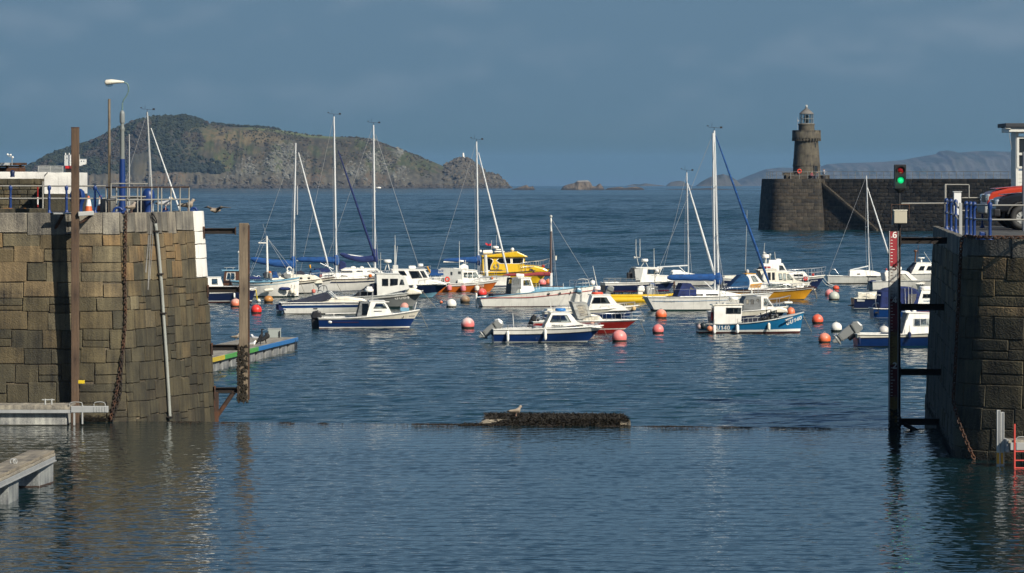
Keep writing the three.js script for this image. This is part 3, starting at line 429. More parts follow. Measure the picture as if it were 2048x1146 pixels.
{
  const mixc = (a, b, t) => a.map((x, i) => lerp(x, b[i], t));
  const rock = [0.088, 0.078, 0.054], ochre = [0.11, 0.07, 0.036], tide = [0.03, 0.027, 0.024], heath = [0.042, 0.034, 0.017], grass = [0.045, 0.053, 0.014], dry = [0.13, 0.096, 0.042], wood = [0.018, 0.022, 0.012], crag = [0.135, 0.13, 0.105];
  const prof = [[-60, 374], [-30, 362], [0, 346], [40, 326], [60, 314], [80, 304], [100, 299], [120, 292], [160, 281], [200, 259], [240, 241], [270, 233], [310, 230], [345, 231], [380, 240], [410, 245], [440, 249], [470, 251], [520, 253], [560, 260], [600, 267], [640, 270], [690, 271], [722, 273], [745, 278], [780, 292], [820, 307], [860, 322], [885, 333], [893, 327], [905, 320], [920, 317], [935, 319], [944, 325], [955, 335], [975, 345], [1000, 355], [1010, 364], [1019, 371], [1026, 376]];
  const cragAt = (px, y) => { const q = [[560, 40, 38], [575, 22, 55], [490, 22, 30], [535, 28, 32], [475, 18, 22], [460, 14, 18], [735, 58, 16], [740, 38, 24], [760, 26, 34], [790, 42, 18], [700, 20, 26], [800, 14, 26], [600, 14, 20], [440, 6, 20], [720, 18, 30]]; let m = 0; for (const [x, yy, r] of q) m = Math.max(m, 1 - Math.hypot(px - x, (y - yy) * 1.7) / r); return m; };
  const J = island('terrain', 4950, prof, 300, 760, 130, {
    n: 0.016, amp: 9, rough: 3.4,
    slope: (v, px) => v < 0.035 ? v / 0.035 * 0.045 : v < 0.07 ? lerp(0.045, 0.055, (v - 0.035) / 0.035) : v < 0.12 ? lerp(0.055, 0.20, sstep(0.07, 0.12, v + 0.03 * (vn(px * 0.12, 1) - 0.5))) : v < 0.6 ? lerp(0.20, 1, Math.pow(sstep(-0.25, 1.05, (v - 0.12) / 0.48) , 1.0) * 1.0 / 1.0 > 1 ? 1 : Math.min(1, Math.sin((v - 0.12) / 0.48 * 1.5708))) : Math.max(0, 1 - (v - 0.6) / 0.38),
    color: (px, y, v, sl, H) => {
      const n = fbm(px * 0.035, v * 9 + 2, 5), n2 = fbm(px * 0.2 + 9, v * 45 + y * 0.08, 4), n3 = vn(px * 0.55, v * 110 + y * 0.2);
      if (y < 2.2) return mixc(tide, [0.08, 0.065, 0.05], n2);
      if (y < 5.5 + 3 * (n2 - 0.5)) return mixc([0.06, 0.05, 0.04], rock, sstep(0.4, 0.7, n2));
      if (y < 17 + 16 * (n - 0.5) && y < H * 0.4 + 6) return mixc(mixc([0.05, 0.043, 0.03], rock, sstep(0.3, 0.65, n2)), ochre, 0.8 * sstep(0.5, 0.62, fbm(px * 0.022 + 5, 0.4, 3)) * sstep(0.35, 0.6, n3));
      let c = mixc(heath, grass, sstep(0.42, 0.6, n)); c = mixc(c, [0.12, 0.085, 0.045], 0.6 * sstep(0.5, 0.75, n2));
      if (px < 420) c = mixc(mixc(wood, [0.06, 0.05, 0.035], n2), c, sstep(330, 430, px + 40 * (n - 0.5)));
      const dm = sstep(0.0, 0.5, 1 - Math.hypot((px - 470) / 110, (y - H * 0.84) / 12)); c = mixc(c, dry, 0.85 * dm * sstep(0.25, 0.55, n2));
      c = mixc(c, [0.10, 0.12, 0.04], sstep(0.93, 0.99, y / H) * sstep(450, 500, px) * (1 - sstep(640, 700, px)));
      c = mixc(c, [0.08, 0.066, 0.036], 0.7 * sstep(0.2, 0.7, 1 - Math.hypot((px - 280) / 34, (y - 22) / 14)));
      const cr = cragAt(px, y + 8 * (n2 - 0.5)); c = mixc(c, crag, sstep(0.15, 0.6, cr * 0.8 + 1.1 * (n3 - 0.6)) * 0.8);
      if (px > 885 && px < 950) c = mixc(c, mixc([0.10, 0.085, 0.06], rock, n3), sstep(10, 24, y));
      if (px > 950) c = mixc(c, mixc(rock, grass, 0.5), 0.6); return c;
    },
  }, 'large green and brown island with a wooded crest and rocky shore');
  // crags and shore rocks standing out of the slope
  const R = rng(12), rk = g => { const p = g.attributes.position; for (let i = 0; i < p.count; i++) { const k = 0.65 + 0.7 * h2(Math.round(p.getX(i) * 50), Math.round(p.getY(i) * 50 + p.getZ(i) * 30)); p.setXYZ(i, p.getX(i) * k, p.getY(i) * k, p.getZ(i) * k); } return nz(g.toNonIndexed ? (g.index ? g.toNonIndexed() : g) : g); };
  const many = (name, geo, mat, list, label, cat) => { const m = new THREE.InstancedMesh(geo, mat, list.length), o = new THREE.Object3D(); list.forEach(([p, s, c, sy], i) => { o.position.copy(p); o.rotation.set(R() * 0.5, R() * 6.28, R() * 0.5); o.scale.set(s, s * (sy ?? 0.9), s); o.updateMatrix(); m.setMatrixAt(i, o.matrix); m.setColorAt(i, C(...c)); }); m.name = numbered(name); m.castShadow = m.receiveShadow = true; scene.add(m); return tag(m, label, cat, null, 'stuff'); };
  const rg = rk(new THREE.IcosahedronGeometry(1, 1)); rg.computeVertexNormals();
  const L1 = []; for (let i = 0; i < 60000 && L1.length < 420; i++) { const px = lerp(430, 880, R()), v = lerp(0.1, 0.6, R()), p = J.spot(px, v), y = p.y - J.y0; if (cragAt(px, y) > 0.2 + 0.8 * R()) L1.push([p, 0.8 + R() * R() * 2.6, (t => [0.18 * t, 0.175 * t, 0.145 * t])(0.5 + 0.6 * R())]); }
  many('crag', rg, std([1, 1, 1], 0.95), L1, 'pale grey rock outcrops strewn over the slope of the large island', 'rocks');
  const L2 = []; for (let i = 0; i < 420; i++) { const px = lerp(884, 1016, R()), v = lerp(0.1, 0.62, R()), p = J.spot(px, v), t = 0.5 + 0.7 * R(); if (px > 955 && R() < 0.6) continue; L2.push([p, 0.8 + R() * 2.4, [0.10 * t, 0.085 * t, 0.062 * t], 1.1]); }
  for (let i = 0; i < 900; i++) { const px = lerp(150, 1022, Math.pow(R(), 0.85)), v = lerp(0.01, 0.11, R()), p = J.spot(px, v), t = 0.6 + 0.6 * R(), low = p.y - J.y0 < 3; L2.push([p, 0.8 + R() * R() * 2.8, low ? [0.06 * t, 0.053 * t, 0.045 * t] : [0.11 * t, 0.092 * t, 0.066 * t], 0.7]); }
  many('shore_rocks', rg, std([1, 1, 1], 0.95), L2, 'brown boulders and ledges along the shore of the large island', 'rocks');
  const lf = rk(new THREE.IcosahedronGeometry(1, 1)); lf.computeVertexNormals();
  const L3 = []; const tree = (px, v, s, c) => { const p = J.spot(px, v); p.y += s * 0.35; L3.push([p, s, (t => c.map(x => x * t))(0.4 + 0.55 * R()), 0.95]); };
  for (let i = 0; i < 7500; i++) { const px = lerp(20, 400, R()), v = lerp(0.13, 0.66, Math.pow(R(), 0.8)), q = vn(px * 0.03, v * 9); if (px > 300 && R() < (px - 300) / 110) continue; if (Math.hypot((px - 282) / 34, (v - 0.17) / 0.07) < 1) continue; if (Math.hypot((px - 138) / 30, (v - 0.24) / 0.05) < 1) continue; tree(px, v, 0.9 + R() * R() * 2.6, q > 0.55 ? [0.06, 0.048, 0.032] : [0.032, 0.04, 0.018]); }
  for (let i = 0; i < 420; i++) tree(lerp(338, 382, R()), lerp(0.5, 0.64, R()), 1.6 + R() * 2.2, [0.022, 0.03, 0.016]);
  for (let i = 0; i < 300; i++) tree(lerp(405, 545, R()), lerp(0.56, 0.64, R()), 0.8 + R() * 1.8 * (1 - 0.5 * vn(i * 0.3, 1)), [0.026, 0.034, 0.018]);
  for (let i = 0; i < 170; i++) tree(lerp(296, 440, R()), lerp(0.14, 0.24, R() * R()), 1.6 + R() * 2.4, [0.024, 0.032, 0.02]);
  for (let i = 0; i < 2600; i++) { const px = lerp(300, 860, R()), v = lerp(0.14, 0.6, R()); if (vn(px * 0.04 + 8, v * 14) > 0.48) tree(px, v, 0.4 + R() * 0.9, R() < 0.5 ? [0.06, 0.06, 0.025] : [0.055, 0.04, 0.025]); }
  many('woodland', lf, std([1, 1, 1], 0.95), L3, 'dark woods and scrub over the left and crest of the large island', 'woodland');
  // the house among the trees and the white beacon on the knoll
  const at2 = (px, v) => J.spot(px, v), ho = thing('house', 'white flat roofed house with chimneys among the trees of the large island', 'house', at2(140, 0.24).toArray()), k = 1 / J.s;
  const yb = py => HC - (py - EY) / J.s - ho.position.y, xb = px => (px - 140) * k, hb = (x0, x1, y0, y1, z = 0, dp = 8) => box(xb(x1) - xb(x0), yb(y0) - yb(y1), dp, (xb(x0) + xb(x1)) / 2, (yb(y0) + yb(y1)) / 2, z);
  part('wall', [hb(127, 146, 309, 331, 0, 9)], M.white, ho); part('wall', [hb(116, 127, 310, 331, -1, 7)], M.offwhite, ho); part('wall', [hb(146, 160.5, 318, 331, 1, 9)], M.white, ho);
  part('roof', [hb(126.5, 146.5, 308, 309, 0, 9.6), hb(115.5, 127, 309, 310, -1, 7.6), hb(146, 161, 317, 318, 1, 9.6)], M.lgrey, ho);
  for (const x of [118, 125.5, 140]) part('chimney', hb(x - 0.9, x + 0.9, 305, 309, 0, 1.2), M.white, ho);
  for (const [x, y] of [[130.5, 314], [135, 314], [140, 314], [130.5, 321], [136, 321], [151, 322], [156, 322], [121, 316]]) part('window', hb(x - 0.8, x + 0.8, y - 1.4, y + 1.4, x < 126 ? 2.6 : x > 146 ? 5.52 : 4.52, 0.1), M.dark, ho);
  const kn = at2(923, 0.6), bc = thing('beacon', 'small white tapering beacon on the rocky knoll at the end of the large island', 'beacon', [kn.x, kn.y + 1.6, kn.z]); part('pillar', lathe([[1.6, -1.2], [1.5, 0.4], [1.0, 5.2], [0.8, 5.5], [0.02, 6.1]], 0, 0, 0, 14), M.paint, bc); part('footing', box(4.4, 1.1, 4.4, 0, 0, 0, 0.1), M.paint, bc);
  // the long hazy island on the horizon, smaller isles before it
  const plain = (px, y, v, sl, H) => { const n = fbm(px * 0.11, y * 0.05, 4), m = sstep(0.35, 0.62, n + 0.35 * (1 - y / Math.max(H, 1)) - 0.05); return mixc([0.025, 0.03, 0.018], [0.075, 0.072, 0.06], m); };
  const bell = v => v < 0.28 ? Math.pow(v / 0.28, 0.8) * 0.82 : v < 0.55 ? lerp(0.82, 1, (v - 0.28) / 0.27) : Math.max(0, 1 - (v - 0.55) / 0.45);
  island('hills', 13200, [[1478, 372], [1490, 369], [1505, 359], [1520, 353], [1545, 343], [1560, 338], [1590, 334], [1650, 336], [1672, 334], [1690, 327], [1720, 325], [1760, 324], [1800, 322], [1850, 318], [1880, 312], [1920, 305], [1927, 299], [1945, 297], [1960, 299], [1968, 302], [2000, 299], [2030, 298], [2100, 300], [2180, 318], [2250, 345], [2300, 372]], 1400, 420, 40, { n: 0.004, amp: 20, rough: 26, slope: bell, color: plain, wig: 3 }, 'long hazy blue island on the horizon at the right');
  island('hills', 9200, [[1398, 371], [1408, 363], [1425, 354], [1440, 350], [1452, 348], [1466, 352], [1478, 360], [1486, 371]], 220, 90, 24, { n: 0.01, amp: 6, rough: 8, slope: bell, color: plain }, 'hazy hump backed islet left of the lighthouse');
  island('hills', 9400, [[1335, 371], [1343, 364], [1360, 361], [1368, 362], [1376, 367], [1384, 371]], 120, 50, 16, { n: 0.01, amp: 4, rough: 6, slope: bell, color: plain }, 'small hazy islet beside the hump backed one');
  island('hills', 9600, [[1255, 371.3], [1270, 368], [1280, 369], [1292, 366.5], [1305, 368], [1320, 370], [1330, 371.3]], 120, 60, 16, { n: 0.01, amp: 2, rough: 3, slope: bell, color: plain }, 'low hazy rocks on the horizon left of the islets');
  // the reef: rocks one by one
  const reef = (name, D, pf, dep, label, n = 60, rough = 4) => island(name, D, pf, dep, n, 18, { n: 0.05, amp: 3, rough, slope: bell, wig: 0.4, color: (px, y) => { const q = fbm(px * 0.4, y * 0.6, 4); return y < 1.6 ? tide : y > 7.4 && px > 1140 && px < 1185 ? [0.26, 0.25, 0.23] : mixc([0.07, 0.055, 0.04], [0.15, 0.12, 0.09], sstep(0.35, 0.65, q)); } }, label);
  reef('terrain', 3950, [[1121, 381], [1128, 372], [1136, 369], [1150, 366], [1156, 361], [1166, 360.5], [1176, 360], [1182, 364], [1186, 372], [1192, 373], [1198, 368.5], [1202, 367], [1207, 373], [1211, 381]], 60, 'big reef rock whitened on its top in mid sea', 90, 3);
  reef('terrain', 3950, [[1207, 381], [1218, 376], [1230, 375], [1240, 373.5], [1252, 376], [1262, 374], [1275, 373], [1286, 376], [1293, 381]], 40, 'long low brown reef right of the whitened rock', 70, 2);
  reef('terrain', 3950, [[1020, 380], [1030, 377], [1040, 374], [1048, 371], [1054, 369.5], [1058, 374], [1066, 372], [1071, 380]], 30, 'jagged low rock just off the tip of the large island', 50, 2);
  reef('terrain', 4050, [[1320, 380], [1340, 378.6], [1362, 378], [1385, 377.5], [1400, 377.5], [1420, 376], [1436, 377.5], [1450, 378], [1480, 378.8], [1500, 379.8]], 30, 'low reef ledge showing between the two tall masts', 60, 1);
  reef('terrain', 4100, [[1076, 380], [1090, 379], [1110, 378.8], [1122, 380]], 20, 'thin reef ledge awash left of the whitened rock', 20, 0.5);
}
// ------------------------------------------------------------------ boat kit; x forward, y up from the water, z to starboard (towards the camera)
function boat(name, label, category, { sx, bx, wl, yaw = 0.12, group = 'boats moored in the harbour' }) { // px of stern and bow, py of the waterline
  const s = (wl - EY) / (HC - SEA), c = Math.cos(yaw), mid = (sx + bx) / 2;
  const g = thing(name, label, category, [(mid - CX) / s, SEA, -F / s], yaw, group);
  return { g, s, L: (bx - sx) / s / c, X: px => (px - mid) / s / c, Y: py => (wl - py) / s, yaw, world: (x, y, z) => { g.updateMatrixWorld(); return g.localToWorld(V(x, y, z)); } };
}
function hull(b, o) {
  const { B, tr = 0.8, sh, rake = 0.6, srake = 0.05, keel = -0.35, p0 = 0.22, p1 = 0.9, fine = 2.3, tm = 0.45 } = o, L = b.L;
  const sheer = t => { const [a, m, c] = sh, q = (t - tm) * (t - 1) / (tm), r = t * (t - 1) / (tm * (tm - 1)), w = t * (t - tm) / (1 - tm); return a * q + m * r + c * w; };
  const beam = t => B / 2 * (t < 0.5 ? tr + (1 - tr) * Math.sin(t / 0.5 * 1.5708) : 1 - Math.pow((t - 0.5) / 0.5, fine) * 0.985);
  const pt = (t, h, side = 1, out = 0) => { const q = clamp((h - keel) / (sheer(t) - keel)), hb = sh[2], xb = L / 2 - rake * clamp(1 - h / hb, 0, 2), xs = -L / 2 + srake * clamp(1 - h / sh[0], -1, 2); return V(lerp(xs, xb, t), h, side * (beam(t) * Math.pow(q, lerp(p0, p1, t * t)) + out)); };
  b.sheer = sheer; b.pt = pt; b.beam = beam; b.tOf = (x, h) => { let a = 0, c = 1; for (let i = 0; i < 24; i++) { const m = (a + c) / 2; pt(m, h).x < x ? a = m : c = m; } return (a + c) / 2; };
  const fn = h => t => typeof h === 'function' ? h(t) : h === 'sheer' ? sheer(t) : typeof h === 'string' ? sheer(t) + parseFloat(h) : Math.min(h, sheer(t) - 0.01);
  let lo = fn(keel); const cl = {};
  for (const [name, mat, to, out = 0] of o.bands) {
    const hi = fn(to), l0 = lo, gs = [1, -1].map(sd => sheet(28, 4, (u, v) => pt(u, lerp(l0(u), hi(u), v), sd, out), sd < 0));
    const tg = sheet(6, 4, (u, v) => { const h = lerp(l0(0), hi(0), v), p = pt(0, h, 1, out); p.z *= lerp(-1, 1, u); return p; }); gs.push(tg); part(name, gs, mat, b); lo = hi;
  }
  const drop = o.drop ?? 0.06, c0 = o.cock ? o.cock[0] : 0, c1 = o.cock ? o.cock[1] : 0, cross = (t0, t1, y, n = 14, k = 0.97) => sheet(6, n, (u, v) => { const t = lerp(t0, t1, v), p = pt(t, y(t)); p.z *= lerp(-k, k, u); return p; }, true);
  part('deck', [cross(c1, 1, t => sheer(t) - drop * (1 - t)), ...(c0 > 0 ? [cross(0, c0, t => sheer(t) - drop, 4)] : [])], o.deckMat ?? M.offwhite, b);
  if (o.cock) { const fl = o.floor ?? 0.18, wall = sd => sheet(12, 2, (u, v) => { const t = lerp(c0, c1, u), p = pt(t, lerp(fl, sheer(t), v), sd, -0.1); return p; }, sd > 0), bulk = t => sheet(4, 2, (u, v) => { const p = pt(t, lerp(fl, sheer(t), v)); p.z = lerp(-1, 1, u) * (pt(t, fl).z); return p; }); part('cockpit', [wall(1), wall(-1), bulk(c1), bulk(Math.max(c0, 0.012)), cross(c0, c1, () => fl, 8, 0.9)], o.cockMat ?? M.lgrey, b);
    part('side_deck', [1, -1].map(sd => sheet(16, 1, (u, v) => { const t = lerp(c0, c1, u), p = pt(t, sheer(t), sd, lerp(0, -0.1, v)); return p; }, sd < 0)), o.deckMat ?? M.white, b); }
  const gr = o.gun?.r ?? 0.035; part('gunwale', [1, -1].map(sd => loft([...Array(25)].map((_, i) => pt(i / 24, sheer(i / 24) - (o.gun?.drop ?? 0.01), sd, 0.012)), gr, 6)).concat([loft([-1, 0, 1].map(k => { const p = pt(0, sheer(0) - 0.01); p.z *= k; p.x -= 0.01; return p; }), gr, 6)]), o.gun?.mat ?? M.white, b);
}
// a stripe or moulding that follows the hull side
function strake(b, name, mat, h, r = 0.02, t0 = 0, t1 = 1) { for (const sd of [1, -1]) part(name, loft([...Array(25)].map((_, i) => { const t = lerp(t0, t1, i / 24); return b.pt(t, typeof h === 'function' ? h(t) : h, sd, 0.006); }), r, 5), mat, b); }
function lettering(b, s, px, py, hpx, mat, slope = 0, name = 'lettering', wide = 1) { // laid on the starboard side of the hull
  const g = text(s, hpx / b.s * 0.98, 0.012), p = g.attributes.position, x0 = b.X(px) , y0 = b.Y(py);
  for (let i = 0; i < p.count; i++) { const gx = p.getX(i) * wide, X = x0 + gx, Y = y0 + p.getY(i) + gx * slope, q = b.pt(b.tOf(X, Y), Y); p.setXYZ(i, X, Y, q.z + 0.006 + p.getZ(i)); }
  g.computeVertexNormals(); return part(name, g, mat, b);
}
function letterAt(b, s, px, py, hpx, z, mat, parent, name = 'lettering') { return part(name, text(s, hpx / b.s * 0.98, 0.012).translate(b.X(px), b.Y(py), z), mat, parent ?? b); }
// wheelhouse or cabin out of panels with real openings; prof runs bottom aft, up, forward, down to bottom front (photo px unless raw)
function cabin(b, o) {
  const q = o.raw ? p => p : p => [b.X(p[0]), b.Y(p[1])], P = o.prof.map(q), y0 = P[0][1], t = 0.03, lean = o.lean ?? 0.14, hw = y => o.w - lean * (y - y0), mat = o.mat ?? M.white, glass = o.glass ?? M.glass;
  const hx = o.dx ?? 0, grp = o.parent ?? b, wins = (o.wins ?? []).map(w => w.map(q));
  const bend = (g, sd, off = 0) => { const p = g.attributes.position; for (let i = 0; i < p.count; i++) { const y = p.getY(i); p.setZ(i, sd * (hw(y) - t + p.getZ(i) + off)); } g.computeVertexNormals(); return g; };
  const sides = [], shrink = (w, k) => { const cx = w.reduce((a, p) => a + p[0], 0) / w.length, cy = w.reduce((a, p) => a + p[1], 0) / w.length; return w.map(p => [cx + (p[0] - cx) * k, cy + (p[1] - cy) * k]); };
  for (const sd of [1, -1]) {
    const s = shapeOf(P); for (const w of wins) s.holes.push(new THREE.Path(w.map(p => new THREE.Vector2(...p))));
    const g = new THREE.ExtrudeGeometry(s, { depth: t, bevelEnabled: false }); bend(g, sd); if (sd < 0) { const ix = nz(g), p = ix.attributes.position; for (let i = 0; i < p.count; i += 3) { const x = p.getX(i), y = p.getY(i), z = p.getZ(i); p.setXYZ(i, p.getX(i + 1), p.getY(i + 1), p.getZ(i + 1)); p.setXYZ(i + 1, x, y, z); } ix.computeVertexNormals(); sides.push(ix); } else sides.push(g);
  }
  const root = part(o.name ?? 'cabin', sides[0], mat, grp); part('side_panel', sides[1], mat, root);
  for (const sd of [1, -1]) for (const w of wins) {
    part('pane', bend(nz(new THREE.ShapeGeometry(shapeOf(w))), sd, t * 0.5), o.winGlass ?? glass, root);
    if (sd > 0 || o.bothFrames) { const f = shapeOf(shrink(w, 1.10)); f.holes.push(new THREE.Path(shrink(w, 0.97).map(p => new THREE.Vector2(...p)))); part('window_frame', bend(nz(new THREE.ExtrudeGeometry(f, { depth: 0.012, bevelEnabled: false })), sd, t), o.frame ?? M.rubber, root); }
    if (o.mull) { const xs = w.map(p => p[0]), x0 = Math.min(...xs), x1 = Math.max(...xs), ys = w.map(p => p[1]); for (let k = 1; k < o.mull; k++) part('mullion', bend(nz(box(0.035, Math.max(...ys) - Math.min(...ys), 0.02, lerp(x0, x1, k / o.mull), (Math.max(...ys) + Math.min(...ys)) / 2, 0)), sd, t * 0.6), o.frame ?? M.rubber, root); }
  }
  for (let i = 0; i < P.length - 1; i++) {
    if (o.open?.includes(i)) continue;
    const [ax, ay] = P[i], [bx, by] = P[i + 1], l = Math.hypot(bx - ax, by - ay), dx = (bx - ax) / l, dy = (by - ay) / l, ha = hw(ay) - 0.004, hb = hw(by) - 0.004;
    const map = g => { const p = g.attributes.position; for (let k = 0; k < p.count; k++) { const u = p.getX(k), v = p.getY(k), z = p.getZ(k); p.setXYZ(k, ax + dx * v + dy * z, ay + dy * v - dx * z, u); } g.computeVertexNormals(); return g; };
    const s = new THREE.Shape([[-ha, 0], [ha, 0], [hb, l], [-hb, l]].map(p => new THREE.Vector2(...p))), pn = o.front?.[i], holes = [];
    if (pn) for (let k = 0; k < pn; k++) { const e = Math.min(0.08, l * 0.16), f = v => { const h = lerp(ha, hb, v / l) - 0.06; return [lerp(-h, h, k / pn) + (k ? 0.025 : 0), lerp(-h, h, (k + 1) / pn) - (k < pn - 1 ? 0.025 : 0)]; }, a = f(e), c = f(l - e); holes.push([[a[0], e], [a[1], e], [c[1], l - e], [c[0], l - e]]); }
    for (const h of holes) s.holes.push(new THREE.Path(h.map(p => new THREE.Vector2(...p))));
    const isRoof = Math.abs(dy) < 0.35 && i > 0 && i < P.length - 2 && !pn;
    part(pn ? 'windscreen' : isRoof ? 'roof' : 'panel', map(nz(new THREE.ExtrudeGeometry(s, { depth: t, bevelEnabled: false }))), isRoof ? o.roofMat ?? mat : mat, root);
    for (const h of holes) part('pane', map(nz(new THREE.ShapeGeometry(shapeOf(h)).translate(0, 0, t * 0.5))), glass, root);
    if (isRoof && o.over) { const [oa, of, os, th] = o.over, c = [(ax + bx) / 2, (ay + by) / 2], lw = l + oa + of; part('roof_panel', box(lw, th, 2 * (Math.max(ha, hb) + os), 0, 0, 0, th * 0.45).rotateZ(Math.atan2(by - ay, bx - ax)).translate(c[0] + (of - oa) / 2 * dx, c[1] + (of - oa) / 2 * dy + th * 0.3, 0), o.roofMat ?? mat, root); }
  }
  b.hw = hw; return root;
}
// solid shape with rounded edges traced in the photo (covers, coach roofs, consoles)
const solid = (b, name, pts, w, mat, bevel = 0.05, parent) => part(name, ext(pts.map(p => [b.X(p[0]), b.Y(p[1])]), w, bevel), mat, parent ?? b);
const wv = (b, px, py, z = 0) => V(b.X(px), b.Y(py), z);
const pole = (b, name, a, c, r, mat, r2 = r, z = 0, parent) => part(name, rod(wv(b, a[0], a[1], z), wv(b, c[0], c[1], z), r, r2, 8), mat, parent ?? b);
function rail(b, t0, t1, h, n, r = 0.014, mid = true, name = 'rail', mat = M.steel) { // both sides along the sheer
  const gs = []; for (const sd of [1, -1]) { const pts = [...Array(13)].map((_, i) => { const t = lerp(t0, t1, i / 12), p = b.pt(t, b.sheer(t), sd, -0.05); p.y += h; return p; }); gs.push(loft(pts, r, 5)); if (mid) gs.push(loft(pts.map(p => V(p.x, p.y - h * 0.5, p.z)), r * 0.8, 5)); for (let i = 0; i < n; i++) { const t = lerp(t0, t1, i / (n - 1)), p = b.pt(t, b.sheer(t) - 0.02, sd, -0.05), q = p.clone(); q.y += h; gs.push(rod(p, q, r)); } }
  part(name, gs, mat, b);
}
function pulpit(b, t0, h, r = 0.016, over = 0.12) { const A = b.pt(t0, b.sheer(t0), 1, -0.04), N = b.pt(0.985, b.sheer(1)), pts = [V(A.x, A.y + h * 0.9, A.z), V(lerp(A.x, N.x, 0.6), A.y + h, A.z * 0.55), V(N.x + over, N.y + h, 0), V(lerp(A.x, N.x, 0.6), A.y + h, -A.z * 0.55), V(A.x, A.y + h * 0.9, -A.z)], gs = [tube(pts, r, 20, 5), tube(pts.map(p => V(p.x - 0.03, p.y - h * 0.5, p.z)), r * 0.8, 20, 5)]; for (const i of [0, 1, 3, 4]) gs.push(rod(V(pts[i].x, A.y - 0.02, pts[i].z), pts[i], r)); gs.push(rod(V(N.x - 0.05, N.y, 0), pts[2], r)); part('pulpit', gs, M.steel, b); }
function outboard(b, x, y, z, tilt, mat, k = 1, name = 'outboard_motor') {
  const g = new THREE.Group(); g.name = name; g.position.set(x, y, z); g.rotation.z = -tilt; g.scale.setScalar(k); b.g.add(g);
  part('cowling', ext([[-0.42, 0.1], [-0.46, 0.28], [-0.36, 0.48], [-0.1, 0.54], [0.06, 0.46], [0.1, 0.2], [0.02, 0.08]], 0.36, 0.07), mat, g);
  part('midsection', ext([[-0.44, 0.1], [0.06, 0.1], [0.02, -0.3], [-0.06, -0.62], [-0.36, -0.62], [-0.42, -0.3]], 0.2, 0.05), mat, g);
  part('gearcase', [ext([[-0.38, -0.5], [-0.04, -0.5], [-0.06, -0.74], [-0.18, -0.95], [-0.28, -0.95], [-0.34, -0.74]], 0.08, 0.03), loft([V(-0.42, -0.72, 0), V(-0.34, -0.72, 0), V(-0.15, -0.72, 0), V(0, -0.72, 0), V(0.06, -0.72, 0)], [0.03, 0.06, 0.065, 0.05, 0.005], 10), box(0.42, 0.02, 0.2, -0.2, -0.53, 0)], mat, g);
  part('propeller', [0, 1, 2].map(i => box(0.02, 0.13, 0.08, 0, 0.075, 0).rotateY(0.5).rotateX(i * 2.094).translate(-0.44, -0.72, 0)), M.steel, g);
  part('bracket', [box(0.2, 0.36, 0.26, 0.06, -0.12, 0, 0.02)], M.black, g); return g;
}
const fenderGeo = (l, r) => loft([V(0, l / 2, 0), V(0, l * 0.42, 0), V(0, l * 0.3, 0), V(0, -l * 0.3, 0), V(0, -l * 0.42, 0), V(0, -l / 2, 0)], [r * 0.25, r * 0.75, r, r, r * 0.75, r * 0.25], 12);
function fender(b, px, py, hpx, mat, label, rw = 0.2, lay = 0) { // hangs over the starboard side
  const x = b.X(px), y = b.Y(py), l = hpx / b.s, r = l * rw, q = b.pt(b.tOf(x, y), Math.max(y, 0.05)), m = thing('fender', label, 'fender', [0, 0, 0], 0, 'fenders hung on the boats'), w = b.world(x, y, Math.max(q.z, b.pt(b.tOf(x, y), b.sheer(0.5) * 0.8).z) + r * 0.9);
  m.position.copy(w); m.rotation.set(0, b.yaw, lay); part('bladder', fenderGeo(l, r), mat, m); if (!lay) part('lanyard', rod(V(0, l / 2, 0), V(0, l / 2 + 0.3, -r * 0.8), 0.012), M.rope, m); return m;
}
